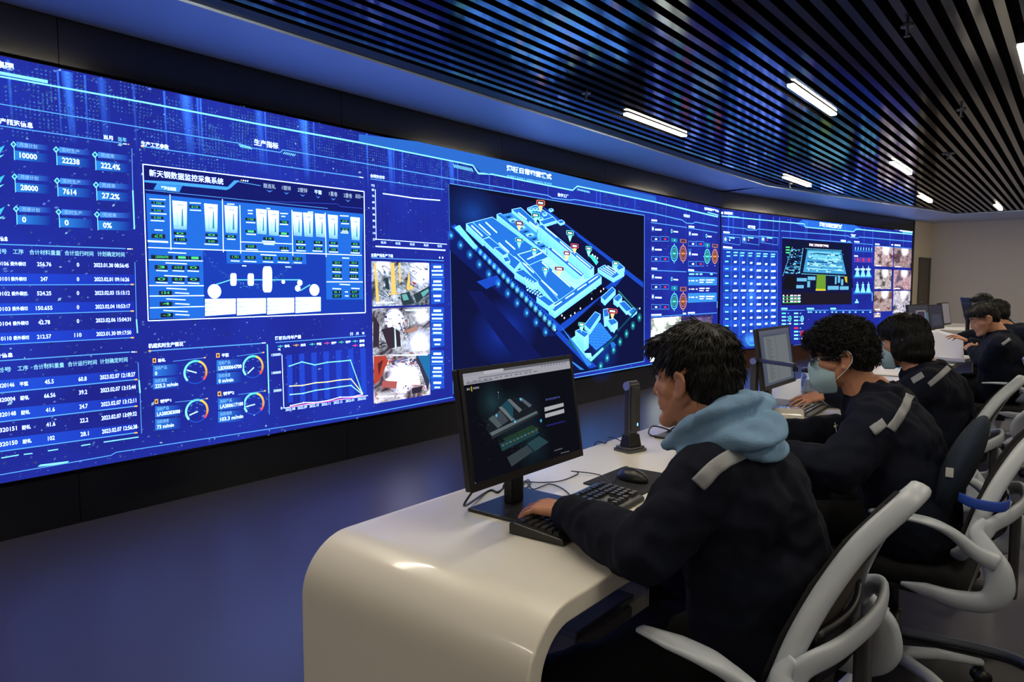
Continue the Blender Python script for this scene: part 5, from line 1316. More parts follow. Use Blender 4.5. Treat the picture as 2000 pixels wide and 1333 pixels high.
mpoly([(672, 455), (796, 424), (798, 447), (674, 482)], rgb(166, 168, 172)); mpoly([(676, 497), (800, 463), (802, 489), (678, 523)], rgb(166, 168, 172))
S1.text('数字孪生管控平台', *cM(680, 412), cM(776, 0)[0], 4, rgb(90, 100, 190)); mpoly([(684, 570), (806, 540), (806, 548), (685, 578)], rgb(34, 36, 110))
S1.text('账号登录', *cM(738, 740), cM(790, 0)[0], 2.2, rgb(150, 150, 160)); mpoly([(778, 750), (834, 736), (834, 742), (778, 756)], rgb(90, 92, 100))
S1.disc(*cM(203, 955), 1.6, rgb(120, 170, 200), n=8); S1.disc(*cM(222, 948), 1.6, rgb(120, 170, 200), n=8)
S1.finish('screen_picture', MON1, MATS_MON)
bm = bmesh.new()
bmesh.ops.create_uvsphere(bm, u_segments=12, v_segments=6, radius=.006, matrix=Matrix.Translation((0.0, -.012, .859 - DZ)) @ Matrix.Diagonal((1.4, .4, 1, 1)))
from_bm('maker_badge', bm, M['chrome'], MON1, smooth=True)

MON2, S2, _ = monitor('monitor', (2.66, 1.20, DZ), R(2), 'black monitor mostly hidden behind the face of the nearest operator', zc=1.00)
srect(S2, 0, 0, 1, 1, rgb(40, 44, 60)); S2.finish('screen_picture', MON2, MATS_MON)
def doc_screen(S, k=1.0):
    srect(S, 0, 0, 1, 1, rgb(92 * k, 100 * k, 120 * k)); srect(S, 0, 0, 1, .07, rgb(104 * k, 106 * k, 124 * k)); srect(S, .12, .12, .90, .96, rgb(126 * k, 132 * k, 136 * k))
    for i in range(26): srect(S, .20, .15 + i * .030, .20 + .10 + .12 * ((i * 7) % 5) / 5, .158 + i * .030, rgb(84 * k, 90 * k, 98 * k))
    srect(S, .49, .12, .50, .96, rgb(96 * k, 100 * k, 108 * k)); srect(S, .08, .09, .55, .10, rgb(80 * k, 84 * k, 96 * k))
MON3, S3, _ = monitor('monitor', (3.66, 1.195, DZ), 0, 'monitor with a grey document open, between the nearest operator and the masked operator', zc=.992, w=.47)
doc_screen(S3, .84); S3.finish('screen_picture', MON3, MATS_MON)

# far monitors
FM = [((8.75, 1.36, DZ), -14, 'far dark monitor with a small framed picture, leftmost of the three by the back wall', .49), ((10.0, 1.38, DZ), -11, 'far dark monitor, middle one of the three by the back wall', .46), ((11.2, 1.44, DZ), -7, 'slim far monitor with a pale lit page, rightmost of the three by the back wall', .46)]
for i, (lc, rz, lb, w) in enumerate(FM):
    T, S, _ = monitor('monitor', lc, R(rz), lb, w=w, zc=1.0 if i == 0 else .97)
    if i == 2: srect(S, 0, 0, 1, 1, rgb(120, 112, 112)); srect(S, .0, .0, .3, 1, rgb(30, 32, 60))
    elif i == 0:
        srect(S, 0, 0, 1, 1, rgb(62, 60, 68)); srect(S, .35, .2, .85, 1, rgb(120, 118, 116)); srect(S, .42, .26, .78, 1, rgb(60, 50, 70)); srect(S, .86, .3, .97, 1, rgb(70, 100, 124))
    else: srect(S, 0, 0, 1, 1, rgb(54, 52, 60)); srect(S, .2, .4, .9, .9, rgb(64, 64, 76))
    S.finish('screen_picture', T, MATS_MON)
T, S, _ = monitor('monitor', (9.78, .985, DZ), R(24), 'dark monitor edge in front of the two farthest operators', w=.49, zc=1.07, tilt=-14)
srect(S, 0, 0, 1, 1, rgb(50, 48, 46)); S.finish('screen_picture', T, MATS_MON)

# ------------------------------------------------ keyboards
def keyboard(loc, rz, label, w=.435, d=.155):
    K = empty('keyboard', loc, rz, label, 'keyboard', 'black desk keyboards')
    bm = bmesh.new()
    pts = [(-d / 2, 0), (d / 2, 0), (d / 2, .026), (d / 2 - .012, .029), (-d / 2 + .006, .015), (-d / 2, .011)]
    lo = [bm.verts.new((-w / 2, a, b)) for a, b in pts]; hi = [bm.verts.new((w / 2, a, b)) for a, b in pts]
    bm.faces.new(lo[::-1]); bm.faces.new(hi)
    for i in range(len(pts)): bm.faces.new((lo[i], lo[(i + 1) % 6], hi[(i + 1) % 6], hi[i]))
    mod_bevel(from_bm('case', bm, M['plastic_black'], K), .003)
    p = .0188
    rows = [[1] * 15, [1] * 13 + [2], [1.5] + [1] * 12 + [1.5], [1.75] + [1] * 11 + [2.25], [2.25] + [1] * 10 + [2.75], [1.25] * 3 + [6.25] + [1.25] * 4]
    bm = bmesh.new()
    def key(x, y, ww):
        z = .0155 + (y + d / 2) / d * .0135
        s0, s1 = ww * p / 2 - .0013, ww * p / 2 - .0032
        t0, t1 = p / 2 - .0013, p / 2 - .0030
        a = [bm.verts.new((x + sx * s0, y + sy * t0, z - .001)) for sx, sy in ((-1, -1), (1, -1), (1, 1), (-1, 1))]
        b = [bm.verts.new((x + sx * s1, y + sy * t1, z + .0065)) for sx, sy in ((-1, -1), (1, -1), (1, 1), (-1, 1))]
        bm.faces.new(b)
        for i in range(4): bm.faces.new((a[i], a[(i + 1) % 4], b[(i + 1) % 4], b[i]))
    for j, row in enumerate(rows):
        y = d / 2 - .026 - j * p * 1.02 - (.004 if j else 0)
        x = -w / 2 + .012
        for ww in row:
            key(x + ww * p / 2, y, ww); x += ww * p
        for k in range(3):
            if j in (3,): continue
            if j == 4 and k != 1: continue
            key(-w / 2 + .012 + (15.35 + k + .5) * p, y, 1)
        for k in range(4):
            if j == 5 and k == 1: continue
            key(-w / 2 + .012 + (18.65 + k + .5) * p, y, 1)
    from_bm('keys', bm, M['key'], K)
    return K
keyboard((1.545, .995, DZ), R(3), 'black keyboard under the left hand of the nearest operator')
keyboard((2.66, .985, DZ), R(-2), 'black keyboard in front of the masked operator')
keyboard((3.52, 1.02, DZ), R(2), 'black keyboard under the hand behind the white telephone')

# ------------------------------------------------ mouse and pad
def mouse(loc, rz, label):
    T = empty('mouse', loc, rz, label, 'mouse', 'black computer mice')
    bm = bmesh.new(); ellipsoid(bm, (0, 0, .006), (.031, .056, .031), sub=3)
    for v in bm.verts: v.co.z = max(v.co.z, 0.0)
    from_bm('shell', bm, M['plastic_black'], T, smooth=True)
    bm = bmesh.new(); cyl(bm, (-.004, .026, .0305), (.004, .026, .0305), .0085, n=14); from_bm('scroll_wheel', bm, M['plastic_dark'], T, smooth=True)
    return T
bm = bmesh.new(); prism(bm, rrect(1.80, 2.06, .96, 1.16, .012), DZ, DZ + .003)
tag(from_bm('mouse_pad', bm, M['matt_black']), 'black mouse pad right of the nearest keyboard', 'mouse pad')
mouse((1.925, 1.055, DZ + .003), R(-10), 'black mouse on the pad beside the nearest operator')
mouse((3.02, 1.0, DZ), R(4), 'black mouse beside the masked operator\'s arm')

# ------------------------------------------------ document cameras
def doc_camera(loc, rz, label, arm_out=False):
    T = empty('document_camera', loc, rz, label, 'document camera', 'folding document cameras')
    bm = bmesh.new(); prism(bm, rrect(-.05, .05, -.04, .045, .014), 0, .010); prism(bm, rrect(-.044, .044, -.034, .040, .014), .010, .018)
    mod_bevel(from_bm('base', bm, M['steel_dark'], T), .002)
    bm = bmesh.new()
    lo = [(-.032, -.024), (.032, -.024), (.032, .026), (-.032, .026)]; hi = [(-.025, -.019), (.025, -.019), (.025, .019), (-.025, .019)]
    a = [bm.verts.new((x, y, .018)) for x, y in lo]; b = [bm.verts.new((x, y, .062)) for x, y in hi]
    bm.faces.new(a[::-1]); bm.faces.new(b)
    for i in range(4): bm.faces.new((a[i], a[(i + 1) % 4], b[(i + 1) % 4], b[i]))
    mod_bevel(from_bm('foot_block', bm, M['plastic_black'], T), .003)
    bm = bmesh.new(); prism(bm, rrect(-.022, .022, -.013, .015, .005), .062, .228)
    mod_bevel(from_bm('column', bm, M['steel_dark'], T), .002)
    h = from_bm('hinge', (lambda b_: (cyl(b_, (-.025, .0, .238), (.025, .0, .238), .0175, n=24), b_)[1])(bmesh.new()), M['steel_dark'], T, smooth=False)
    bm = bmesh.new(); cyl(bm, (-.0285, 0, .238), (-.025, 0, .238), .0155, n=24); from_bm('hinge_cap', bm, M['lens'], T)
    if arm_out:
        bm = bmesh.new(); prism(bm, rrect(-.011, .011, .0, .018, .004), 0, .235)
        o = from_bm('arm', bm, M['steel_dark'], T); o.location = (.0, -.02, .232); o.rotation_euler = (R(90), 0, R(-30)); mod_bevel(o, .002)
        bm = bmesh.new(); cyl(bm, (0, 0, 0), (0, 0, .02), .012); o = from_bm('camera_head', bm, M['plastic_black'], T); o.location = (-.118, -.225, .215)
    else:
        bm = bmesh.new(); prism(bm, rrect(-.019, .019, -.028, -.014, .004), .075, .236); mod_bevel(from_bm('arm', bm, M['plastic_dark'], T), .002)
        bm = bmesh.new(); prism(bm, rrect(-.007, .007, -.0295, -.028, .001), .17, .19); from_bm('logo_plate', bm, M['steel_dark'], T)
        bm = bmesh.new(); cyl(bm, (.004, -.0285, .098), (.004, -.0275, .098), .0035, n=10); cyl(bm, (.004, -.0285, .103), (.004, -.0275, .103), .0028, n=10); from_bm('status_light', bm, M['blue_led'], T)
    return T
doc_camera((2.285, 1.262, DZ), R(-14), 'upright folded document camera right of the near monitor, blue light on its column')
doc_camera((3.42, 1.22, DZ), R(0), 'second document camera with its arm swung out in front of the grey document monitor', True)

# ------------------------------------------------ telephone
PH = empty('telephone', (3.27, 1.04, DZ), R(-68), 'white desk telephone with the handset on, beside the light blue hood', 'telephone')
bm = bmesh.new()
pts = [(-.105, 0), (.105, 0), (.105, .028), (.02, .052), (-.07, .058), (-.105, .036)]
for x in (-.085, .085): pass
lo = [bm.verts.new((-.088, a, b)) for a, b in pts]; hi = [bm.verts.new((.088, a, b)) for a, b in pts]
bm.faces.new(lo[::-1]); bm.faces.new(hi)
for i in range(6): bm.faces.new((lo[i], lo[(i + 1) % 6], hi[(i + 1) % 6], hi[i]))
mod_bevel(from_bm('phone_body', bm, M['phone'], PH), .012, 4)
bm = bmesh.new()
sweep(bm, spline([(-.055, -.115, .072), (-.055, -.07, .086), (-.055, 0, .094), (-.055, .07, .086), (-.055, .112, .064)], 6), [.052, .046, .036, .046, .052], [.040, .026, .022, .026, .040], n=14)
from_bm('handset', bm, M['phone'], PH, smooth=True)
bm = bmesh.new()
for i in range(4):
    for j in range(3): box(bm, .0 + j * .024, .016 + j * .024, -.055 + i * .026, -.039 + i * .026, .045 - i * .004, .056 - i * .004)
mod_bevel(from_bm('keypad', bm, M['plastic_dark'], PH), .002)
bm = bmesh.new(); box(bm, -.02, .07, .052, .085, .034, .042); from_bm('display_window', bm, M['gloss_black'], PH)
bm = bmesh.new(); sweep(bm, spline([(.05, -.125, .012), (.085, -.11, .014), (.105, -.06, .012), (.10, -.02, .010)], 6), .012, .012, n=8); from_bm('handset_cord', bm, M['phone'], PH, smooth=True)

# ------------------------------------------------ glass tea jar
JAR = empty('glass_jar', (4.10, 1.16, DZ), 0, 'clear glass drinking jar with a dark lid, just left of the masked face', 'glass jar')
bm = bmesh.new()
prof = [(.0, .004), (.034, .004), (.038, .02), (.038, .10), (.034, .118), (.030, .124), (.032, .124), (.037, .118), (.041, .10), (.041, .012), (.036, .0), (.0, .0)]
def lathe(bm, prof, n=28):
    rings = []
    for r, z in prof:
        rings.append([bm.verts.new((0, 0, z))] if r == 0 else [bm.verts.new((r * math.cos(2 * math.pi * i / n), r * math.sin(2 * math.pi * i / n), z)) for i in range(n)])
    for A, Bq in zip(rings[:-1], rings[1:]):
        for i in range(n):
            j = (i + 1) % n
            if len(A) == 1 and len(Bq) == 1: continue
            if len(A) == 1: bm.faces.new((A[0], Bq[j], Bq[i]))
            elif len(Bq) == 1: bm.faces.new((A[i], A[j], Bq[0]))
            else: bm.faces.new((A[i], A[j], Bq[j], Bq[i]))
lathe(bm, prof); from_bm('jar', bm, M['glass'], JAR, smooth=True)
bm = bmesh.new(); lathe(bm, [(0, .0045), (.0335, .0045), (.0375, .02), (.0375, .078), (0, .078)]); from_bm('tea', bm, M['water'], JAR, smooth=True)
bm = bmesh.new(); lathe(bm, [(0, .122), (.039, .122), (.041, .126), (.041, .142), (.038, .146), (0, .146)]); from_bm('lid', bm, M['plastic_black'], JAR, smooth=True)
bm = bmesh.new(); sweep(bm, [Vector((.041 + .022 * math.sin(R(a)), 0, .065 - .03 * math.cos(R(a)))) for a in range(0, 181, 20)], .008, .008, up=(0, 1, 0), n=8); from_bm('jar_handle', bm, M['glass'], JAR, smooth=True)

# papers, notebooks and small things near the jar
def sheet_stack(name, loc, rz, w, d, n, th, m, label, cat, group=None, jitter=.006, seed=1):
    rnd = random.Random(seed); bm = bmesh.new()
    for i in range(n):
        a = rnd.uniform(-.03, .03); ox, oy = rnd.uniform(-jitter, jitter), rnd.uniform(-jitter, jitter)
        ca, sa = math.cos(a), math.sin(a)
        pts = [(ox + x * ca - y * sa, oy + x * sa + y * ca) for x, y in ((-w / 2, -d / 2), (w / 2, -d / 2), (w / 2, d / 2), (-w / 2, d / 2))]
        prism(bm, pts, i * th, (i + 1) * th - th * .12)
    o = from_bm(name, bm, m); o.location = loc; o.rotation_euler = (0, 0, rz)
    return tag(o, label, cat, group)
sheet_stack('notebook', (3.80, .98, DZ), R(12), .21, .15, 2, .006, M['plastic_dark'], 'dark notebook lying under the grey document monitor', 'notebook', seed=3)
sheet_stack('paper_stack', (3.92, 1.03, DZ), R(-6), .20, .28, 5, .0012, M['paper'], 'loose white sheets beside the jar on the desk', 'papers', seed=4)
sheet_stack('book', (4.0, .93, DZ), R(22), .14, .20, 1, .012, M['plastic_dark'], 'dark closed book lying on the desk left of the jar', 'book', seed=5)
sheet_stack('paper_stack', (5.35, 1.02, DZ), R(4), .21, .30, 6, .0012, M['paper'], 'white sheets on the desk past the masked operator\'s neck', 'papers', seed=6)
sheet_stack('paper_stack', (10.6, 1.28, DZ), R(8), .75, .34, 14, .004, M['paper'], 'pile of white papers on the far second desk', 'papers', seed=7)
sheet_stack('folder', (5.92, .92, DZ), R(35), .22, .30, 2, .010, M['paper_blue'], 'light blue folder sticking out at the desk edge under the open binder', 'folder', seed=8)
# open book with curled white pages standing up in front of the reading operator
BN_ = empty('open_book', (6.62, .82, DZ), 0, 'big white open book with curled pages, held by the reading operator', 'book')
b0, b1 = Vector((6.70, .965, .757)), Vector((6.575, .70, .757))
for k in range(9):
    bm = bmesh.new(); rows = []
    for i in range(13):
        u = i / 12; row = []
        for j in range(9):
            v = j / 8; p = b0.lerp(b1, u)
            p = p + Vector((.05, .02, 0)) * (v * .9) + Vector((.045, .018, 0)) * math.sin(math.pi * u) * (.4 + .6 * v) + Vector((.006, .003, 0)) * k * (1 - .35 * v)
            p.z += v * (.235 - .05 * abs(u - .35) * 1.5 - .002 * k) + .004 * math.sin(u * 9 + k)
            p.x += .05 * max(0, .22 - u) * v
            row.append(bm.verts.new(p))
        rows.append(row)
    for a, b in zip(rows[:-1], rows[1:]):
        for j in range(8): bm.faces.new((a[j], b[j], b[j + 1], a[j + 1]))
    pg = from_bm('page', bm, M['paper'], BN_, smooth=True, world=True); sm = pg.modifiers.new('s', 'SOLIDIFY'); sm.thickness = .001
bm = bmesh.new(); prism(bm, [(6.66, .98), (6.53, .69), (6.86, .60), (6.99, .90)], .7535, .778); from_bm('flat_pages', bm, M['paper'], BN_, world=True)
bm = bmesh.new(); prism(bm, [(6.50, 1.02), (6.38, .76), (6.87, .59), (7.0, .92)], .7505, .7535); from_bm('cover', bm, M['plastic_dark'], BN_, world=True)

# cables
def cable(pts, label, r=.0017, group='black cables on the desk', w=True):
    o = tube_obj('cable', pts, r, M['cable'], per=8, n=6)
    return tag(o, label, 'cable', group)
Z = DZ + .003
P_ = lambda x, y, z=Z: tuple(atz(x, y, z))
cable([P_(1018, 952), P_(1030, 938), P_(1036, 944), P_(1026, 954), P_(1020, 942), P_(1060, 943), P_(1098, 939), P_(1130, 925), (1.86, 1.235, DZ + .015), P_(1170, 928), P_(1196, 944), (1.925, 1.112, DZ + .012)], 'thin black mouse cable arching over the white desk behind the near keyboard')
cable([P_(1016, 948), P_(1026, 940), P_(1034, 949), P_(1042, 956), P_(1060, 950), P_(1074, 946), P_(1095, 953), P_(1112, 966), (1.60, 1.075, DZ + .02)], 'thin black keyboard cable looping beside the near monitor stand')
cable([(1.37, 1.20, .84), (1.36, 1.24, .775), P_(945, 965), P_(960, 958), P_(972, 962), P_(985, 953), (1.50, 1.22, .80), (1.515, 1.20, .85)], 'bundle of black cables under the left corner of the near monitor', r=.0032)
cable([P_(1222, 868, DZ + .012), P_(1205, 858, DZ + .015), P_(1190, 855, DZ + .01), P_(1182, 866), (2.28, 1.412, .752), (2.28, 1.425, .6), (2.30, 1.43, .2)], 'black cable leaving the folded document camera over the desk edge', r=.002)
cable([P_(1330, 850), P_(1300, 838, DZ + .02), P_(1275, 833, DZ + .02), P_(1267, 845, DZ + .01), P_(1275, 852), P_(1296, 848), P_(1312, 838, DZ + .02), (2.66, 1.25, .80), (2.66, 1.25, .88)], 'loop of thick black cable behind the chin of the nearest operator', r=.0032)
cable([P_(1476, 800), P_(1484, 778, DZ + .03), P_(1496, 770, DZ + .03), P_(1500, 786), P_(1488, 800)], 'black cable loop at the foot of the grey document monitor', r=.003)
bm = bmesh.new(); prism(bm, rrect(2.50, 2.60, 1.10, 1.17, .008), DZ, DZ + .022)
tag(mod_bevel(from_bm('power_adapter', bm, M['plastic_black']), .004), 'small black adapter box on the desk under the chin of the nearest operator', 'adapter')
# black floor mat with a grey tube edge
PL = empty('floor_mat', (2.6, .32, 0), 0, 'black floor mat with a bent grey tube edge at the bottom right corner', 'floor mat')
bm = bmesh.new(); sweep(bm, spline([(3.0, .62, .018), (3.035, .42, .018), (3.06, .26, .018), (3.065, .15, .018), (3.03, .085, .018), (2.95, .06, .018), (2.6, .05, .018), (2.15, .05, .018)], 5), .032, .032, n=10, power=2); from_bm('tube_edge', bm, M['tube'], PL, smooth=True, world=True)
bm = bmesh.new(); prism(bm, [(2.15, .06), (2.95, .07), (3.04, .12), (3.05, .2), (3.0, .62), (2.15, .62)], 0.0, .004); from_bm('mat', bm, M['plastic_black'], PL, world=True)

# ================================================================== CHAIRS
def make_chair(loc, rz, label):
    """origin on the floor under the foot of the back rest; the sitter faces +y"""
    C = empty('office_chair', loc, rz, label, 'office chair', 'white framed office chairs')
    W = M['chair_white']
    HW = .235
    # back rest frame: one closed band
    side = [(0.0, .60), (-.030, .70), (-.066, .79), (-.110, .872), (-.162, .938)]
    hws = [.235, .208, .165, .112, .060]
    loop = []
    for (y, z), hw in zip(side, hws): loop.append((-hw, y, z))
    loop += [(-.028, -.176, .956), (.028, -.176, .956)]
    for (y, z), hw in zip(side[::-1], hws[::-1]): loop.append((hw, y, z))
    loop += [(.17, .035, .54), (0, .045, .515), (-.17, .035, .54)]
    P = [Vector(p) for p in loop]
    m = len(P)
    pts = []
    for i in range(m):
        p0, p1, p2, p3 = P[i - 1], P[i], P[(i + 1) % m], P[(i + 2) % m]
        for s_ in range(6):
            t = s_ / 6; pts.append(0.5 * ((2 * p1) + (p2 - p0) * t + (2 * p0 - 5 * p1 + 4 * p2 - p3) * t * t + (3 * p1 - p0 - 3 * p2 + p3) * t ** 3))
    bm = bmesh.new()
    nrm = Vector((0, -.93, -.36))
    sweep(bm, pts, .028, .042, up=nrm, closed=True, n=12)
    from_bm('back_frame', bm, W, C, smooth=True)
    # mesh, bulging forward
    bm = bmesh.new(); grid = []
    for j in range(13):
        v = j / 12
        k = v * (len(side) - 1); i0 = min(int(k), len(side) - 2); f = k - i0
        yy = side[i0][0] * (1 - f) + side[i0 + 1][0] * f; zz = side[i0][1] * (1 - f) + side[i0 + 1][1] * f; hw = hws[i0] * (1 - f) + hws[i0 + 1] * f
        grid.append([bm.verts.new((-hw * .97 + hw * 1.94 * i / 12, yy + .018 - .035 * math.sin(math.pi * i / 12), zz - .0)) for i in range(13)])
    for j in range(12):
        for i in range(12): bm.faces.new((grid[j][i], grid[j][i + 1], grid[j + 1][i + 1], grid[j + 1][i]))
    o = from_bm('back_mesh', bm, M['chair_mesh'], C, smooth=True); sm = o.modifiers.new('s', 'SOLIDIFY'); sm.thickness = .006
    bm = bmesh.new(); grid = []
    for j in range(13):
        v = j / 12
        k = v * (len(side) - 1); i0 = min(int(k), len(side) - 2); f = k - i0
        yy = side[i0][0] * (1 - f) + side[i0 + 1][0] * f; zz = side[i0][1] * (1 - f) + side[i0 + 1][1] * f; hw = hws[i0] * (1 - f) + hws[i0 + 1] * f
        grid.append([bm.verts.new((-hw * 1.0 + hw * 2.0 * i / 12, yy + .034 - .035 * math.sin(math.pi * i / 12), zz)) for i in range(13)])
    for j in range(12):
        for i in range(12): bm.faces.new((grid[j][i], grid[j][i + 1], grid[j + 1][i + 1], grid[j + 1][i]))
    o = from_bm('back_cover', bm, M['chair_black'], C, smooth=True); sm = o.modifiers.new('s', 'SOLIDIFY'); sm.thickness = .010
    # lumbar hoop behind the back
    bm = bmesh.new()
    hp = [(-.245, -.02, .62), (-.235, -.05, .665), (-.16, -.095, .69), (0, -.115, .695), (.16, -.095, .69), (.235, -.05, .665), (.245, -.02, .62)]
    sweep(bm, spline(hp, 7), .020, .045, n=10); from_bm('lumbar_hoop', bm, W, C, smooth=True)
    bm = bmesh.new(); grid = []
    for j in range(5):
        grid.append([bm.verts.new((-.16 + .32 * i / 10, -.050 - .03 * math.sin(math.pi * i / 10) * .8, .60 + .10 * j / 4)) for i in range(11)])
    for j in range(4):
        for i in range(10): bm.faces.new((grid[j][i], grid[j][i + 1], grid[j + 1][i + 1], grid[j + 1][i]))
    o = from_bm('lumbar_pad', bm, M['plastic_black'], C, smooth=True); sm = o.modifiers.new('s', 'SOLIDIFY'); sm.thickness = .012
    # L brackets at both sides and the arms
    for sx in (-1, 1):
        X = sx * (HW + .045)
        bm = bmesh.new()
        sweep(bm, spline([(X, .165, .456), (X, .10, .452), (X, .02, .445), (X, -.050, .458), (X, -.078, .50), (X, -.072, .555), (X * .97, -.045, .60), (X * .92, -.018, .645), (X * .86, -.035, .68)], 6), [.010, .028, .034, .038, .040, .038, .034, .028, .018], [.010, .042, .054, .062, .074, .070, .056, .042, .022], up=(sx * .02, 1, .2), n=12)
        from_bm('side_bracket', bm, W, C, smooth=True)
        bm = bmesh.new()
        sweep(bm, spline([(X * 1.02, -.07, .575), (X * 1.07, -.02, .60), (X * 1.12, .035, .645), (X * 1.14, .09, .668), (X * 1.08, .17, .668), (X * 1.0, .255, .660)], 7), [.036, .034, .038, .056, .060, .030], [.052, .042, .030, .020, .016, .012], n=12)
        from_bm('armrest', bm, W, C, smooth=True)
    # seat
    bm = bmesh.new(); prism(bm, rrect(-.235, .235, -.0, .47, .07), .415, .435); mod_bevel(from_bm('seat_shell', bm, M['plastic_black'], C), .006)
    bm = bmesh.new(); prism(bm, rrect(-.24, .24, .0, .48, .08), .435, .495)
    o = from_bm('seat', bm, M['chair_black'], C, smooth=True); mod_bevel(o, .022, 4)
    # mechanism, column and base
    bm = bmesh.new(); box(bm, -.09, .09, .12, .34, .37, .415); mod_bevel(from_bm('mechanism', bm, M['plastic_black'], C), .008, 3)
    bm = bmesh.new(); box(bm, -.03, .03, -.10, .14, .385, .41); box(bm, -.026, .026, -.108, -.08, .385, .68)
    mod_bevel(from_bm('back_post', bm, M['plastic_dark'], C), .008, 3)
    bm = bmesh.new(); cyl(bm, (0, .23, .10), (0, .23, .26), .028); cyl(bm, (0, .23, .26), (0, .23, .38), .016); from_bm('gas_column', bm, M['plastic_black'], C, smooth=True)
    for k in range(5):
        a = R(18 + 72 * k); d = Vector((math.cos(a), math.sin(a), 0)); c0 = Vector((0, .23, .105))
        bm = bmesh.new(); sweep(bm, [c0, c0 + d * .15 + Vector((0, 0, -.005)), c0 + d * .30 + Vector((0, 0, -.032))], [.05, .042, .030], [.04, .034, .022], n=10)
        lg = from_bm('base_leg', bm, W, C, smooth=True)
        e = c0 + d * .30
        bm = bmesh.new(); s_ = Vector((-d.y, d.x, 0))
        cyl(bm, (e.x - s_.x * .022, e.y - s_.y * .022, .026), (e.x - s_.x * .008, e.y - s_.y * .008, .026), .026, n=18); cyl(bm, (e.x + s_.x * .008, e.y + s_.y * .008, .026), (e.x + s_.x * .022, e.y + s_.y * .022, .026), .026, n=18)
        cyl(bm, (e.x, e.y, .028), (e.x, e.y, .075), .007, n=8)
        from_bm('caster', bm, M['plastic_black'], lg, smooth=True)
    return C
CH1 = make_chair((1.53, .405, 0), R(-1), 'white framed chair with grey mesh back in the foreground, under the nearest operator')
def place_chair(loc, rz, label):
    c = copy_tree(CH1); c.location = loc; c.rotation_euler = (0, 0, rz); c['label'] = label
    return c
CH2 = place_chair((2.64, .22, .0045), R(0), 'white framed chair with a navy cushion and blue strap, under the masked operator')
CH3 = place_chair((3.68, .36, 0), R(-3), 'white framed chair whose tall back rises behind the third operator')
CH4 = place_chair((4.85, .05, 0), R(-150), 'white framed empty chair at the right edge, past the third operator')
CH5 = place_chair((6.32, .28, 0), R(2), 'white framed chair under the operator reading the big book')
CH6 = place_chair((7.2, .10, 0), R(-4), 'far white framed chair right behind the reading operator\'s chair')
# navy cushion on the second chair
CU = empty('back_cushion', (2.64, .22, 0), 0, 'navy blue mesh cushion with a small white tag, leaning on the second chair back', 'cushion')
bm = bmesh.new(); ellipsoid(bm, (0, .060, .775), (.205, .045, .180), Matrix.Rotation(R(20), 3, 'X'), sub=4)
cm = bpy.data.meshes.new('pad'); bm.to_mesh(cm); bm.free(); finish('pad', cm, M['cushion'], CU, smooth=True)
bm = bmesh.new(); sweep(bm, spline([(-.215, .035, .732), (-.244, -.005, .728), (-.246, -.065, .728), (-.20, -.085, .73), (-.13, -.078, .73)], 6), .004, .030, n=8); from_bm('strap', bm, M['strap'], CU, smooth=True)
bm = bmesh.new(); box(bm, -.207, -.203, .052, .072, .785, .812); from_bm('tag', bm, M['tag'], CU)
# ================================================================== PEOPLE
def head_matrix(c, yaw, pitch=0.0, roll=0.0):
    """local axes of a head: x forward, y to its left, z up; yaw 90 looks along +y"""
    return Matrix.Translation(Vector(c)) @ Matrix.Rotation(R(yaw), 4, 'Z') @ Matrix.Rotation(R(pitch), 4, 'Y') @ Matrix.Rotation(R(roll), 4, 'X')
def head_shapes(bm, Hm, s=1.0):
    def P(x, y, z): return Hm @ Vector((x * s, y * s, z * s))
    def E(c, r, sub=3): 
        q = Hm.to_3x3(); ellipsoid(bm, P(*c), [v * s for v in r], q, sub)
    def C(a, b, r0, r1=None): capsule(bm, P(*a), P(*b), r0 * s, (r1 or r0) * s)
    E((-.012, 0, .042), (.094, .074, .086)); E((.022, 0, .02), (.066, .064, .078)); E((.030, 0, -.035), (.056, .056, .070))
    for sy in (-1, 1):
        C((-.008, sy * .056, -.030), (.052, sy * .026, -.092), .022, .019)      # jaw
        C((.052, sy * .026, -.092), (.074, 0, -.096), .019, .019)
        C((.056, sy * .034, .010 - .022), (.030, sy * .050, -.022), .022, .020)    # cheek bone
        C((.078, sy * .012, .030), (.066, sy * .044, .028), .010, .009)            # brow
        # ear: bowl, rim, lobe
        q = Hm.to_3x3() @ Matrix.Rotation(sy * R(-22), 3, 'Z')
        ellipsoid(bm, P(-.012, sy * .077, -.008), [v * s for v in (.017, .0065, .026)], q, 3)
        rim = [(.000, .076, .012), (-.008, .082, .022), (-.022, .086, .019), (-.029, .087, .004), (-.026, .084, -.014), (-.014, .079, -.030), (-.004, .077, -.034)]
        for a, b in zip(rim[:-1], rim[1:]): C((a[0], sy * a[1], a[2]), (b[0], sy * b[1], b[2]), .0050, .0050)
        C((-.006, sy * .077, -.032), (-.002, sy * .075, -.028), .0075)
        C((.085, sy * .010, -.036), (.080, sy * .012, -.036), .0085)            # nostril wings
        C((.084, 0, -.062), (.074, sy * .020, -.064), .0068, .0045); C((.082, 0, -.071), (.073, sy * .017, -.070), .0068, .0045)
    C((.080, 0, .020), (.098, 0, -.026), .0085, .0095); C((.096, 0, -.028), (.098, 0, -.032), .0105)
    E((.018, 0, -.050), (.060, .0625, .052)); E((.074, 0, -.098), (.017, .018, .014)); E((.078, 0, -.054), (.012, .024, .016))
    C((-.030, 0, -.050), (-.050, 0, -.130), .056, .058)
def head_polish(co, Hm, Hi, s):
    """eye sockets"""
    p = Hi @ co
    d = 0
    for sy in (-1, 1):
        r2 = ((p.x / s - .086) / .030) ** 2 + ((p.y / s - sy * .031) / .019) ** 2 + ((p.z / s - .006) / .014) ** 2
        if r2 < 4: d += math.exp(-r2 * 1.2) * .0085 * s
    if d:
        p.x -= d; return Hm @ p
    return co
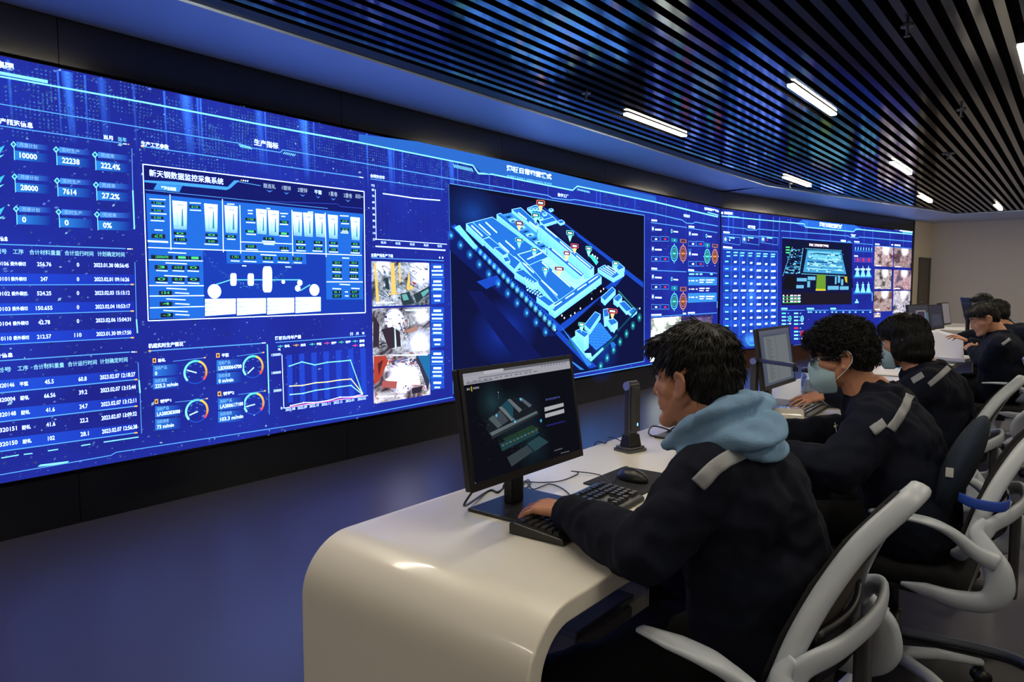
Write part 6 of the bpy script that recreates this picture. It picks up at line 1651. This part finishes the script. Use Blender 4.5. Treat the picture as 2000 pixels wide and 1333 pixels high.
def hand_shapes(bm, wrist, mid, palm_n, side, curls=(.35, .4, .45, .5), spread=.10, s=1.0, thumb=.6):
    """wrist and middle knuckle positions; palm_n points out of the back of the hand; side=+1 thumb towards (dir x n)"""
    W, K = Vector(wrist), Vector(mid)
    d = (K - W).normalized(); n = Vector(palm_n); n = (n - d * n.dot(d)).normalized(); t = d.cross(n) * side
    L = .088 * s
    K = W + d * L
    kn = []
    for i, (o, back) in enumerate(((.030, .004), (.010, 0), (-.010, .004), (-.029, .012))):
        kn.append(K + t * o * s - d * back * s)
    for k in kn: capsule(bm, W + (k - K) * .55 + d * .012, k, .0145 * s, .0105 * s, n=10, k=3)
    capsule(bm, W + t * .018 * s, kn[0] - n * .004, .015 * s, .010 * s, n=10, k=3)
    tips = []
    lens = ((.042, .026, .020), (.046, .030, .021), (.043, .028, .020), (.034, .021, .018))
    for i, k in enumerate(kn):
        a = curls[i]; ang = (1.5 - i) * spread
        dd = (d * math.cos(ang) + t * math.sin(ang)).normalized(); p = k; cur = 0
        for j, ln in enumerate(lens[i]):
            cur += a * (0.8, 1.1, .8)[j]
            q = p + (dd * math.cos(cur) - n * math.sin(cur)) * ln * s
            r = (.0088, .0080, .0074, .0066)[j] * s * (1 if i < 3 else .9); r2 = (.0080, .0074, .0066)[j] * s * (1 if i < 3 else .9)
            capsule(bm, p, q, r, r2, n=9, k=3); p = q
        tips.append((p, (dd * math.cos(cur) - n * math.sin(cur)), (dd * math.sin(cur) + n * math.cos(cur))))
    b = W + t * .020 * s + d * .018 * s
    m1 = b + (d * .62 + t * .62 - n * .25 * thumb).normalized() * .042 * s
    m2 = m1 + (d * .85 + t * .30 - n * .40 * thumb).normalized() * .032 * s
    m3 = m2 + (d * .95 + t * .02 - n * .45 * thumb).normalized() * .024 * s
    capsule(bm, b, m1, .0145 * s, .0105 * s, n=9, k=3); capsule(bm, m1, m2, .0100 * s, .0090 * s, n=9, k=3); capsule(bm, m2, m3, .0090 * s, .0078 * s, n=9, k=3)
    return tips
def strand_mesh(name, roots, parent, m, sides=3):
    """hair locks: roots = list of (points, radius)"""
    V, Fc = [], []
    for pts, r in roots:
        n = len(pts); base = len(V)
        for i, p in enumerate(pts):
            t = (pts[min(i + 1, n - 1)] - pts[max(i - 1, 0)]); t.normalize()
            a = t.orthogonal().normalized(); b = t.cross(a)
            rr = r * (1 - i / (n - 1)) ** .6 if i < n - 1 else 0
            if i == n - 1: V.append(p); break
            for q in range(sides): V.append(p + (a * math.cos(2.094 * q) + b * math.sin(2.094 * q)) * rr)
        for i in range(n - 2):
            for q in range(sides):
                a0 = base + i * sides; Fc.append((a0 + q, a0 + (q + 1) % sides, a0 + sides + (q + 1) % sides, a0 + sides + q))
        a0 = base + (n - 2) * sides
        for q in range(sides): Fc.append((a0 + q, a0 + (q + 1) % sides, len(V) - 1))
    me = bpy.data.meshes.new(name); me.from_pydata([tuple(v) for v in V], [], Fc)
    return finish(name, me, m, parent, smooth=True, world=True)
HAIR_BLOBS = {
    'short': [((-.012, 0, .056), (.098, .080, .077)), ((-.046, 0, .012), (.064, .077, .082)), ((.056, 0, .076), (.048, .062, .032)), ((-.062, 0, -.024), (.038, .058, .050))],
    'curly': [((-.010, 0, .062), (.100, .086, .080)), ((-.050, 0, .016), (.066, .082, .080)), ((.058, 0, .070), (.050, .068, .036)), ((-.064, 0, -.022), (.038, .060, .046))],
    'bob': [((-.010, 0, .058), (.104, .088, .080)), ((-.045, 0, .000), (.078, .092, .095)), ((.052, 0, .070), (.050, .068, .040)), ((-.052, 0, -.052), (.070, .090, .055)), ((-.006, .074, -.020), (.040, .016, .062)), ((-.006, -.074, -.020), (.040, .016, .062))]}
def make_hair(Hm, s, style, parent, n, seed, voxel=.006):
    rnd = random.Random(seed)
    blobs = HAIR_BLOBS[style]
    bm = bmesh.new(); q = Hm.to_3x3()
    for c, r in blobs: ellipsoid(bm, Hm @ (Vector(c) * s), [v * s for v in r], q, 3)
    Hi = Hm.inverted()
    amp = .0045 if style != 'curly' else .008
    fr = 55 if style != 'curly' else 75
    def disp(co, nn): 
        p = co * fr
        return co + nn * amp * noise.noise(p) 
    me = baked(bm, voxel, 2, disp)
    bvh = BVHTree.FromPolygons([v.co.copy() for v in me.vertices], [tuple(p.vertices) for p in me.polygons])
    cap = finish('hair', me, M['hair'], parent, smooth=True, world=True)
    crown = Vector((-.055, 0, .14))
    locks = []
    tries = 0
    while len(locks) < n and tries < n * 6:
        tries += 1
        th = math.acos(rnd.uniform(-.55, 1)); ph = rnd.uniform(-math.pi, math.pi)
        dl = Vector((math.sin(th) * math.cos(ph), math.sin(th) * math.sin(ph), math.cos(th)))
        o = Hm @ (Vector((-.015, 0, .03)) * s)
        dw = (q @ dl).normalized()
        hit = bvh.ray_cast(o + dw * .3, -dw)
        if not hit[0]: continue
        p = hit[0]; nn = hit[1]
        pl = (Hi @ p) / s
        flow = (pl - crown); flow.z -= .06; flow = q @ flow; flow = (flow - nn * flow.dot(nn)).normalized()
        if style == 'short':
            if pl.x > .03: flow = (flow + q @ Vector((.5, rnd.uniform(-.5, .5), -.2))).normalized()
            L = rnd.uniform(.016, .040) * s; lift = rnd.uniform(.05, .42) * (1 if pl.z > .02 else .25)
            pts = [p - nn * .003]; d = (flow + nn * lift + Vector((rnd.gauss(0, .18), rnd.gauss(0, .18), rnd.gauss(0, .12)))).normalized()
            for i in range(4):
                pts.append(pts[-1] + d * L / 4); d = (d - nn * .10 + Vector((0, 0, -.10)) + Vector((rnd.gauss(0, .08), rnd.gauss(0, .08), 0))).normalized()
            locks.append((pts, rnd.uniform(.0012, .0026) * s))
        elif style == 'curly':
            L = rnd.uniform(.020, .040) * s; a = nn.orthogonal().normalized(); a = (Matrix.Rotation(rnd.uniform(0, 6.28), 3, nn) @ a); b = nn.cross(a)
            R0 = rnd.uniform(.005, .011) * s; pts = []
            k = rnd.uniform(.8, 1.6)
            for i in range(8):
                t = i / 7 * 6.28 * k
                pts.append(p - nn * .004 + a * (R0 * (math.cos(t) - 1)) + b * R0 * math.sin(t) + (nn * .55 + flow * .55) * L * i / 7)
            locks.append((pts, rnd.uniform(.0012, .0022) * s))
        else:
            L = rnd.uniform(.05, .09) * s; pts = [p - nn * .002]; d = (flow + nn * .10).normalized()
            for i in range(6):
                w = pts[-1] + d * L / 6; h2 = bvh.find_nearest(w)
                if h2[0]: w = h2[0] + h2[1] * rnd.uniform(.001, .004)
                d = (w - pts[-1]).normalized(); d = (d + q @ Vector((.0, 0, -.25))).normalized(); pts.append(w)
            locks.append((pts, rnd.uniform(.0012, .0024) * s))
    strand_mesh('hair_locks', locks, cap, M['hair'])
    return cap
def cloth(bm, name, parent, m, voxel, amp, freq, seed, smooth=5, dirv=None):
    """garment skin with soft folds"""
    off = Vector((seed * 3.1, seed * 1.7, seed))
    def disp(co, n):
        a = noise.noise(co * freq + off); b = noise.noise(Vector((co.x * freq * 2.3, co.y * freq * 2.3, co.z * freq * 1.1)) + off * 2)
        f = (1 - abs(a) * 2.2) * .6 + b * .55
        r = 1 - abs(noise.noise(Vector((co.x * 9 + co.z * 7, co.y * 9 - co.z * 4, co.z * 12)) + off)) * 3
        return co + n * amp * (f + max(0, r) * .45)
    me = baked(bm, voxel, smooth, disp)
    o = finish(name, me, m, parent, smooth=True, world=True)
    return o
def bvh_world(o):
    W = wmat(o); return BVHTree.FromPolygons([W @ v.co for v in o.data.vertices], [tuple(p.vertices) for p in o.data.polygons])
def drape(bvh, px, width, name, m, parent, nx=16, ny=4, th=.0016, lift=.003):
    """strip of tape laid on a garment along a line (photo pixels give the line), following the cloth"""
    P = [Vector((*p, 0)) for p in px]; P = spline(P, 8) if len(P) > 2 else P
    seg = [0]
    for a, b in zip(P[:-1], P[1:]): seg.append(seg[-1] + (b - a).length)
    rows = []
    for i in range(nx + 1):
        t = seg[-1] * i / nx; k = max(j for j in range(len(seg)) if seg[j] <= t + 1e-6); k = min(k, len(P) - 2)
        c = P[k].lerp(P[k + 1], (t - seg[k]) / max(1e-6, seg[k + 1] - seg[k])); d = (P[k + 1] - P[k]).normalized(); nn = Vector((-d.y, d.x, 0))
        row = []
        for j in range(ny + 1):
            q = c + nn * width * (j / ny - .5)
            h = bvh.ray_cast(CAM, ray(q.x, q.y).normalized())
            row.append((h[0] + h[1] * lift) if h[0] else None)
        rows.append(row)
    bm = bmesh.new(); V = [[bm.verts.new(p) if p else None for p in r] for r in rows]
    for i in range(nx):
        for j in range(ny):
            f = [V[i][j], V[i + 1][j], V[i + 1][j + 1], V[i][j + 1]]
            if all(f) and max((f[0].co - f[2].co).length, (f[1].co - f[3].co).length) < .12: bm.faces.new(f)
    bmesh.ops.delete(bm, geom=[v for v in bm.verts if not v.link_faces], context='VERTS')
    if not bm.faces: bm.free(); return None
    me = bpy.data.meshes.new(name); bm.to_mesh(me); bm.free()
    o = finish(name, me, m, parent, smooth=True, world=True)
    sm = o.modifiers.new('s', 'SOLIDIFY'); sm.thickness = th
    return o

def person(cfg):
    """one seated figure; every joint is a point of the room"""
    J = {k: Vector(v) for k, v in cfg['J'].items()}
    s = cfg.get('s', 1.0); det = cfg.get('detail', .0045)
    T = empty('person', (J['pelvis'].x, J['pelvis'].y, 0), 0, cfg['label'], 'person', 'operators at the desks')
    Hm = head_matrix(J['head'], cfg['yaw'], cfg.get('pitch', 0), cfg.get('roll', 0)); Hi = Hm.inverted()
    bm = bmesh.new()
    head_shapes(bm, Hm, s)
    nb = J['neck']; sl, sr = J['shoulder_l'], J['shoulder_r']; mid = (sl + sr) / 2
    capsule(bm, Hm @ Vector((-.045 * s, 0, -.12 * s)), nb, .056 * s, .062 * s)
    ch, ab, pe = J['chest'], J['belly'], J['pelvis']
    side = (sr - sl).normalized()
    for p, rx, r in ((ch, .085, .105), (ab, .07, .10), (pe, .085, .105)):
        capsule(bm, p - side * rx, p + side * rx, r)
    capsule(bm, ch, ab, .12); capsule(bm, ab, pe, .12); capsule(bm, nb - Vector((0, 0, .02)), ch, .06, .11)
    for sx, sh, el, wr, kn in (('l', sl, J['elbow_l'], J['wrist_l'], J['knuckle_l']), ('r', sr, J['elbow_r'], J['wrist_r'], J['knuckle_r'])):
        capsule(bm, nb - Vector((0, 0, .02)), sh, .05, .052); capsule(bm, sh, el, .050, .040); capsule(bm, el, wr, .041, .026)
        hd = cfg['hands'][sx]
        J['tips_' + sx] = hand_shapes(bm, wr, kn, hd.get('n', (0, 0, 1)), hd['side'], hd.get('curls', (.35, .4, .45, .5)), hd.get('spread', .10), s * 1.0, hd.get('thumb', .6))
    for sx in 'lr':
        hip = pe + side * (.09 if sx == 'r' else -.09); kn, an = J['knee_' + sx], J['ankle_' + sx]
        capsule(bm, hip, kn, .085, .055); capsule(bm, kn, an, .055, .038)
        capsule(bm, an - Vector((0, .03, .03)), an + Vector((0, .12, -.045)), .036, .026)
    me = baked(bm, det, 3, lambda co, n: head_polish(co, Hm, Hi, s))
    body = finish('body', me, M[cfg.get('skin', 'skin')], T, smooth=True, world=True)
    # fingernails
    if cfg.get('nails'):
        for sx in cfg['nails']:
            bm = bmesh.new()
            for p, d, n in J['tips_' + sx]:
                rot = Matrix((d, n.cross(d), n)).transposed(); ellipsoid(bm, p - d * .004 + n * .0052, (.0062, .0048, .0016), rot, 2)
            from_bm('fingernails', bm, M['nail'], T, smooth=True, world=True)
    # eyes
    if cfg.get('eyes', True):
        for sy in (-1, 1):
            if cfg.get('closed'): break
            bm = bmesh.new(); bmesh.ops.create_uvsphere(bm, u_segments=14, v_segments=10, radius=.0118 * s, matrix=Matrix.Translation(Hm @ (Vector((.0665, sy * .031, .006)) * s)))
            ey = from_bm('eye', bm, M['eye'], T, smooth=True, world=True)
            bm = bmesh.new(); bmesh.ops.create_uvsphere(bm, u_segments=10, v_segments=8, radius=.0062 * s, matrix=Matrix.Translation(Hm @ (Vector((.0735, sy * .031, .004)) * s)))
            from_bm('iris', bm, M['gloss_black'], ey, smooth=True, world=True)
        for sy in (-1, 1):
            bm = bmesh.new()
            pts = [Hm @ (Vector(p) * s) for p in ((.0885, sy * .013, .027), (.0855, sy * .030, .034), (.070, sy * .050, .030))]
            sweep(bm, spline(pts, 5), [.003, .005, .002], [.006, .008, .003], n=8)
            from_bm('eyebrow', bm, M['hair'], T, smooth=True, world=True)
        bm = bmesh.new()
        for zz, w in ((-.0635, .020), (-.0705, .017)):
            sweep(bm, spline([Hm @ (Vector(p) * s) for p in ((.074, -w, zz), (.0895, 0, zz), (.074, w, zz))], 5), [.002, .006, .002], [.003, .007, .003], n=8)
        from_bm('lips', bm, M['lip'], T, smooth=True, world=True)
    make_hair(Hm, s, cfg['hair'], T, cfg.get('locks', 1200), cfg.get('seed', 1), cfg.get('hair_voxel', .006))
    # jacket
    g = cfg.get('g', .020); vx = cfg.get('cloth_voxel', .009)
    bm = bmesh.new()
    for p, rx, r in ((ch, .085, .105 + g), (ab, .08, .105 + g), (pe + Vector((0, 0, .02)), .09, .105 + g)):
        capsule(bm, p - side * rx, p + side * rx, r, n=18, k=5)
    capsule(bm, ch, ab, .125 + g, n=18); capsule(bm, ab, pe, .12 + g, n=18)
    capsule(bm, nb - Vector((0, 0, .05)), ch, .075 + g, .115 + g)
    for sh, q_ in ((sl, -1), (sr, 1)):
        capsule(bm, sh.lerp(mid, .22), pe + side * q_ * .10, .062 + g, .098 + g, n=18); capsule(bm, sh.lerp(mid, .5), ch + side * q_ * .06, .07 + g, .10 + g, n=18)
    for sx, sh, el, wr in (('l', sl, J['elbow_l'], J['wrist_l']), ('r', sr, J['elbow_r'], J['wrist_r'])):
        capsule(bm, nb - Vector((0, 0, .055)) , sh, .055 + g, .052 + g); capsule(bm, sh, el, .056 + g, .048 + g)
        capsule(bm, el, el.lerp(wr, .55), .048 + g, .045 + g * .9); capsule(bm, el.lerp(wr, .5), el.lerp(wr, .93), .046 + g * .8, .034 + g * .5)
    if cfg.get('collar', True):
        for a in range(0, 360, 12):
            d = Vector((math.cos(R(a)), math.sin(R(a)), 0)) * .066
            capsule(bm, nb + d + Vector((0, 0, -.035)), nb + d * 1.05 + Vector((0, -.012, .022)), .016, .011, n=8, k=2)
    jk = cloth(bm, 'jacket', T, M['jacket'], vx, cfg.get('fold', .007), 15, cfg.get('seed', 1), 4)
    # cuffs
    for sx in 'lr':
        el, wr = J['elbow_' + sx], J['wrist_' + sx]; d = (wr - el).normalized(); c = el.lerp(wr, .90)
        bm = bmesh.new(); sweep(bm, [c, c + d * .014, c + d * .03, c + d * .036], [.082, .086, .084, .070], [.076, .080, .078, .066], n=18, power=2)
        from_bm('cuff', bm, M['jacket'], jk, smooth=True, world=True)
    # trousers
    bm = bmesh.new()
    for sx in 'lr':
        hip = pe + side * (.09 if sx == 'r' else -.09) - Vector((0, 0, .01)); kn, an = J['knee_' + sx], J['ankle_' + sx]
        capsule(bm, hip, kn, .090, .068, n=16); capsule(bm, kn, an + Vector((0, 0, .03)), .070, .056, n=16)
    capsule(bm, pe - side * .08, pe + side * .08, .112)
    cloth(bm, 'trousers', T, M['trousers'], max(vx, .010), .006, 10, cfg.get('seed', 1) + 5, 4)
    for sx in 'lr':
        an = J['ankle_' + sx]; bm = bmesh.new()
        capsule(bm, an + Vector((0, -.035, -.045)), an + Vector((0, .13, -.052)), .042, .040, n=14); capsule(bm, an + Vector((0, -.01, -.03)), an + Vector((0, .05, -.045)), .045, .042, n=14)
        for v in bm.verts: v.co.z = max(v.co.z, an.z - .088)
        from_bm('shoe', bm, M['shoe'] if cfg.get('brown') else M['plastic_black'], T, smooth=True, world=True)
    return T, jk, Hm, J

# ---------------------------------------------------------------- nearest operator
p1, jk1, H1, J1 = person(dict(
    label='person in a navy work jacket with a light blue hood, typing at the near monitor', yaw=83, pitch=3, s=.99, hair='short', locks=5200, seed=2, detail=.0036, nails='l', hair_voxel=.005, cloth_voxel=.0075, fold=.0085, g=.016,
    J=dict(head=(1.500, .672, 1.140), neck=(1.535, .600, 1.035), chest=(1.565, .575, .870), belly=(1.595, .525, .71), pelvis=(1.585, .545, .585), shoulder_l=(1.400, .590, .955), shoulder_r=(1.735, .610, .940),
           elbow_l=(1.285, .668, .805), wrist_l=(1.412, .955, .805), knuckle_l=(1.420, 1.04, .800), elbow_r=(1.86, .66, .815), wrist_r=(1.955, .815, .795), knuckle_r=(1.985, .90, .795),
           knee_l=(1.29, .90, .435), ankle_l=(1.29, .99, .09), knee_r=(1.93, .93, .52), ankle_r=(1.93, 1.0, .09)),
    hands=dict(l=dict(side=1, n=(-.15, -.25, 1), curls=(.34, .38, .42, .46), spread=.17), r=dict(side=-1, curls=(.3, .3, .35, .4)))))
# light blue hood lying round the neck
def hood1():
    nb = J1['neck']
    bm = bmesh.new()
    loop = [(1.435, .700, 1.000), (1.418, .645, 1.045), (1.425, .590, 1.078), (1.480, .555, 1.092), (1.550, .545, 1.094), (1.620, .570, 1.075), (1.645, .625, 1.045), (1.62, .69, 1.01)]
    P = spline(loop, 6)
    n = len(P)
    for i in range(n - 1):
        k = math.sin(math.pi * i / (n - 1)); capsule(bm, P[i], P[i + 1], .017 + .013 * k, .017 + .013 * k, n=10, k=3)
    P2 = spline([(1.440, .668, 1.000), (1.416, .615, 1.022), (1.422, .550, 1.040), (1.475, .508, 1.045), (1.540, .515, 1.040), (1.60, .55, 1.03), (1.63, .61, 1.01)], 6)
    for i in range(len(P2) - 1):
        k = math.sin(math.pi * i / (len(P2) - 1)); capsule(bm, P2[i], P2[i + 1], .020 + .016 * k, .020 + .016 * k, n=10, k=3)
    P3 = spline([(1.415, .655, .990), (1.405, .600, 1.008), (1.415, .545, 1.020), (1.465, .508, 1.02), (1.515, .503, 1.01)], 6)
    for i in range(len(P3) - 1): capsule(bm, P3[i], P3[i + 1], .018, .018, n=10, k=3)
    # the bag of the hood hanging on the back
    ellipsoid(bm, (1.480, .520, 1.032), (.080, .048, .046), Matrix.Rotation(R(-18), 3, 'X'))
    ellipsoid(bm, (1.512, .502, 1.000), (.056, .034, .034), Matrix.Rotation(R(-25), 3, 'X'))
    c = Vector((1.535, .62, 1.02))
    def disp(co, nn):
        p = co - c; a = math.atan2(p.y, p.x); r = math.hypot(p.x, p.y)
        f = math.sin(co.z * 105 + math.sin(a * 1.6 + .5) * 3.0 + r * 38 + noise.noise(co * 9) * 3) * .0072 + math.sin(co.z * 60 - a * 4.0 + noise.noise(co * 14) * 4) * .0045 + noise.noise(co * 34) * .003 - .003
        f *= max(.15, min(1.0, (.685 - co.y) / .07))
        return co + nn * f
    me = baked(bm, .0055, 5, disp)
    return finish('hood', me, M['hood'], p1, smooth=True, world=True)
hood = hood1()
bv = bvh_world(jk1)
drape(bv, [(1364, 948), (1400, 912), (1440, 888), (1484, 872)], 30, 'reflective_strip', M['reflective'], jk1, 26, 5)
bm = bmesh.new(); bmesh.ops.create_uvsphere(bm, u_segments=10, v_segments=8, radius=.006, matrix=Matrix.Translation(atx(1262, 1017, 1.46)))
from_bm('zip_pull', bm, M['amber'], jk1, smooth=True, world=True)
# ---------------------------------------------------------------- masked operator
p2, jk2, H2, J2 = person(dict(
    label='person with curly black hair, glasses and a pale blue face mask', yaw=104, pitch=9, s=.97, hair='curly', locks=5200, seed=4, detail=.0040, brown=True, hair_voxel=.006, cloth_voxel=.009, fold=.0095, skin='skin',
    J=dict(head=(2.590, .630, 1.108), neck=(2.625, .535, .995), chest=(2.61, .475, .84), belly=(2.62, .42, .70), pelvis=(2.62, .40, .585), shoulder_l=(2.43, .485, .915), shoulder_r=(2.80, .50, .92),
           elbow_l=(2.30, .555, .790), wrist_l=(2.30, .82, .795), knuckle_l=(2.30, .91, .795), elbow_r=(2.83, .60, .810), wrist_r=(2.665, .865, .805), knuckle_r=(2.61, .935, .80),
           knee_l=(2.50, .84, .52), ankle_l=(2.62, .66, .09), knee_r=(2.76, .84, .52), ankle_r=(2.80, .70, .09)),
    hands=dict(l=dict(side=1), r=dict(side=-1))))
bv = bvh_world(jk2)
drape(bv, [(1703, 843), (1728, 826)], 19, 'reflective_strip', M['reflective'], jk2, 10, 4)
drape(bv, [(1738, 840), (1752, 820), (1766, 797), (1776, 772)], 18, 'reflective_strip', M['reflective'], jk2, 18, 4)
h = bv.ray_cast(CAM, ray(1630, 838).normalized())
if h[0]:
    c, n_ = h[0] + h[1] * .008, h[1]
    bm = bmesh.new(); capsule(bm, c + Vector((0, 0, .018)), c + Vector((-.01, -.012, -.035)), .0032, .0022, n=8); pn = from_bm('pen', bm, M['chrome'], jk2, smooth=True, world=True)
    bm = bmesh.new(); ellipsoid(bm, c + Vector((.012, 0, .004)), (.011, .007, .007)); from_bm('badge', bm, M['pen_yellow'], jk2, smooth=True, world=True)
def mask(Hm, s, parent, name='face_mask', loops=True):
    bm = bmesh.new(); grid = []
    prof = [(.012, .089, .040), (.000, .102, .044), (-.014, .112, .048), (-.030, .117, .054), (-.050, .116, .062), (-.070, .114, .062), (-.092, .112, .055), (-.120, .090, .042)]
    for z, x, w in prof:
        row = []
        for i in range(13):
            a = (i / 12 - .5) * math.pi * .98
            row.append(bm.verts.new(Hm @ (Vector((x - (1 - math.cos(a)) * (x - .020) * .95 + .0012 * math.sin(z * 420), math.sin(a) * w * 1.04, z)) * s)))
        grid.append(row)
    for j in range(len(prof) - 1):
        for i in range(12): bm.faces.new((grid[j][i], grid[j][i + 1], grid[j + 1][i + 1], grid[j + 1][i]))
    o = from_bm(name, bm, M['mask'], parent, smooth=True, world=True)
    sb = o.modifiers.new('sub', 'SUBSURF'); sb.levels = 1; sb.render_levels = 2
    sm = o.modifiers.new('s', 'SOLIDIFY'); sm.thickness = .0015
    for sy in (-1, 1) if loops else ():
        bm = bmesh.new()
        sweep(bm, [Hm @ (Vector(p) * s) for p in spline([(.034, sy * .053, -.006), (.012, sy * .074, .004), (-.002, sy * .085, .016), (-.018, sy * .0895, .028), (-.033, sy * .092, .012), (-.032, sy * .091, -.010), (-.018, sy * .086, -.030), (.004, sy * .072, -.052), (.034, sy * .052, -.078)], 6)], .0034, .0034, n=6)
        from_bm('ear_loop', bm, M['mask_loop'], o, smooth=True, world=True)
    return o
mask(H2, .96, p2)
def glasses(Hm, s, parent):
    bm = bmesh.new()
    for sy in (-1, 1):
        ring = [Hm @ (Vector((.103 - .10 * abs(math.cos(a) * .024 + .034) ** 1.2, sy * (.034 + math.cos(a) * .024), .004 + math.sin(a) * .020)) * s) for a in [2 * math.pi * i / 22 for i in range(22)]]
        sweep(bm, ring, .0022, .0022, closed=True, n=6, up=Hm.to_3x3() @ Vector((1, 0, 0)))
        sweep(bm, [Hm @ (Vector(p) * s) for p in spline([(.096, sy * .058, .010), (.085, sy * .069, .012), (.03, sy * .080, .010), (-.012, sy * .086, .008), (-.03, sy * .084, -.004)], 4)], .0022, .003, n=6)
    sweep(bm, [Hm @ (Vector(p) * s) for p in ((.105, -.011, .008), (.108, 0, .010), (.105, .011, .008))], .0022, .0022, n=6)
    g = from_bm('glasses', bm, M['plastic_black'], parent, smooth=True, world=True)
    bm = bmesh.new()
    for sy in (-1, 1):
        c = Hm @ (Vector((.099, sy * .034, .004)) * s); f = (Hm.to_3x3() @ Vector((1, 0, 0))); cyl(bm, c - f * .0006, c + f * .0006, .0205 * s, n=22)
    from_bm('lenses', bm, M['glass'], g, world=True)
glasses(H2, .96, p2)
# ---------------------------------------------------------------- third operator (bob hair, mask)
p3, jk3, H3, J3 = person(dict(
    label='person with smooth black bob hair seen from behind, mask on, in a navy work jacket', yaw=86, pitch=6, s=1.0, hair='bob', locks=2600, seed=6, detail=.0055, cloth_voxel=.010, hair_voxel=.007, fold=.009,
    J=dict(head=(3.72, .640, 1.085), neck=(3.74, .555, .975), chest=(3.70, .505, .85), belly=(3.70, .47, .71), pelvis=(3.70, .50, .585), shoulder_l=(3.495, .50, .915), shoulder_r=(3.89, .52, .91),
           elbow_l=(3.44, .66, .82), wrist_l=(3.44, .885, .855), knuckle_l=(3.40, .965, .835), elbow_r=(3.95, .64, .81), wrist_r=(3.78, .90, .80), knuckle_r=(3.74, .98, .80),
           knee_l=(3.60, .90, .52), ankle_l=(3.62, .80, .09), knee_r=(3.82, .90, .52), ankle_r=(3.84, .84, .09)),
    hands=dict(l=dict(side=1, n=(-.3, -.1, 1), curls=(.22, .26, .3, .34), spread=.16), r=dict(side=-1))))
bv = bvh_world(jk3)
drape(bv, [(1782, 746), (1803, 733)], 12, 'reflective_strip', M['reflective'], jk3, 8, 4)
drape(bv, [(1814, 753), (1832, 738), (1853, 719)], 11, 'reflective_strip', M['reflective'], jk3, 14, 4)
mask(H3, .98, p3, loops=False)
bm = bmesh.new(); c = J3['wrist_l']; d = (J3['knuckle_l'] - J3['elbow_l']).normalized(); a = d.orthogonal().normalized(); b = d.cross(a)
sweep(bm, [c + (a * math.cos(t) + b * math.sin(t)) * .034 for t in [2 * math.pi * i / 18 for i in range(18)]], .014, .005, up=d, closed=True, n=8); from_bm('bracelet', bm, M['mask_loop'], p3, smooth=True, world=True)
# ---------------------------------------------------------------- reading operator
p4, jk4, H4, J4 = person(dict(
    label='person with short black hair and bare face, head bowed, holding the big open book', closed=True, yaw=112, pitch=24, s=.98, hair='short', locks=1500, seed=8, detail=.0060, cloth_voxel=.011, hair_voxel=.007, skin='skin_far',
    J=dict(head=(6.30, .560, 1.105), neck=(6.35, .47, .995), chest=(6.30, .44, .87), belly=(6.32, .43, .72), pelvis=(6.33, .47, .585), shoulder_l=(6.08, .44, .925), shoulder_r=(6.49, .46, .93),
           elbow_l=(6.12, .50, .80), wrist_l=(6.36, .625, .865), knuckle_l=(6.45, .675, .90), elbow_r=(6.58, .50, .81), wrist_r=(6.50, .66, .915), knuckle_r=(6.52, .74, .955),
           knee_l=(6.22, .88, .52), ankle_l=(6.22, .84, .09), knee_r=(6.44, .88, .52), ankle_r=(6.44, .86, .09)),
    hands=dict(l=dict(side=1, n=(-.8, .1, .5), curls=(.4, .4, .45, .5)), r=dict(side=-1, n=(.2, -.2, 1), curls=(.4, .4, .45, .5)))))
bv = bvh_world(jk4)
drape(bv, [(1957, 674), (1972, 663)], 6, 'reflective_strip', M['reflective'], jk4, 8, 3)
# ---------------------------------------------------------------- two farthest operators
p5, jk5, H5, J5 = person(dict(
    label='farthest person, only the top of black hair showing behind the reader', yaw=95, pitch=10, s=1.0, hair='short', locks=500, seed=9, detail=.007, cloth_voxel=.013, hair_voxel=.009, eyes=False, skin='skin_far',
    J=dict(head=(9.0, .82, 1.14), neck=(9.03, .70, 1.0), chest=(9.05, .64, .86), belly=(9.05, .60, .71), pelvis=(9.05, .60, .585), shoulder_l=(8.85, .64, .93), shoulder_r=(9.25, .64, .93),
           elbow_l=(8.80, .78, .82), wrist_l=(8.90, 1.0, .81), knuckle_l=(8.92, 1.08, .80), elbow_r=(9.32, .78, .82), wrist_r=(9.2, 1.0, .81), knuckle_r=(9.18, 1.08, .80),
           knee_l=(8.95, .98, .52), ankle_l=(8.95, .98, .09), knee_r=(9.15, .98, .52), ankle_r=(9.15, .98, .09)),
    hands=dict(l=dict(side=1), r=dict(side=-1))))
p6, jk6, H6, J6 = person(dict(
    label='person in dark jacket with a silver shoulder strip, sitting just behind the reader', yaw=98, pitch=4, s=.95, hair='short', locks=700, seed=10, detail=.007, cloth_voxel=.013, hair_voxel=.009, eyes=False, skin='skin_far',
    J=dict(head=(7.20, .560, 1.115), neck=(7.22, .48, 1.00), chest=(7.22, .40, .88), belly=(7.22, .36, .72), pelvis=(7.22, .34, .585), shoulder_l=(7.0, .38, .95), shoulder_r=(7.42, .40, .95),
           elbow_l=(6.96, .56, .82), wrist_l=(7.06, .80, .81), knuckle_l=(7.08, .88, .80), elbow_r=(7.46, .58, .82), wrist_r=(7.36, .80, .81), knuckle_r=(7.34, .88, .80),
           knee_l=(7.12, .76, .52), ankle_l=(7.12, .76, .09), knee_r=(7.30, .76, .52), ankle_r=(7.30, .76, .09)),
    hands=dict(l=dict(side=1), r=dict(side=-1))))
bv = bvh_world(jk6)
drape(bv, [(1972, 622), (1984, 617)], 6, 'reflective_strip', M['reflective'], jk6, 8, 3)
CH7 = place_chair((9.05, .42, 0), R(0), 'farthest white framed chair, beyond all the others, by the second desk')
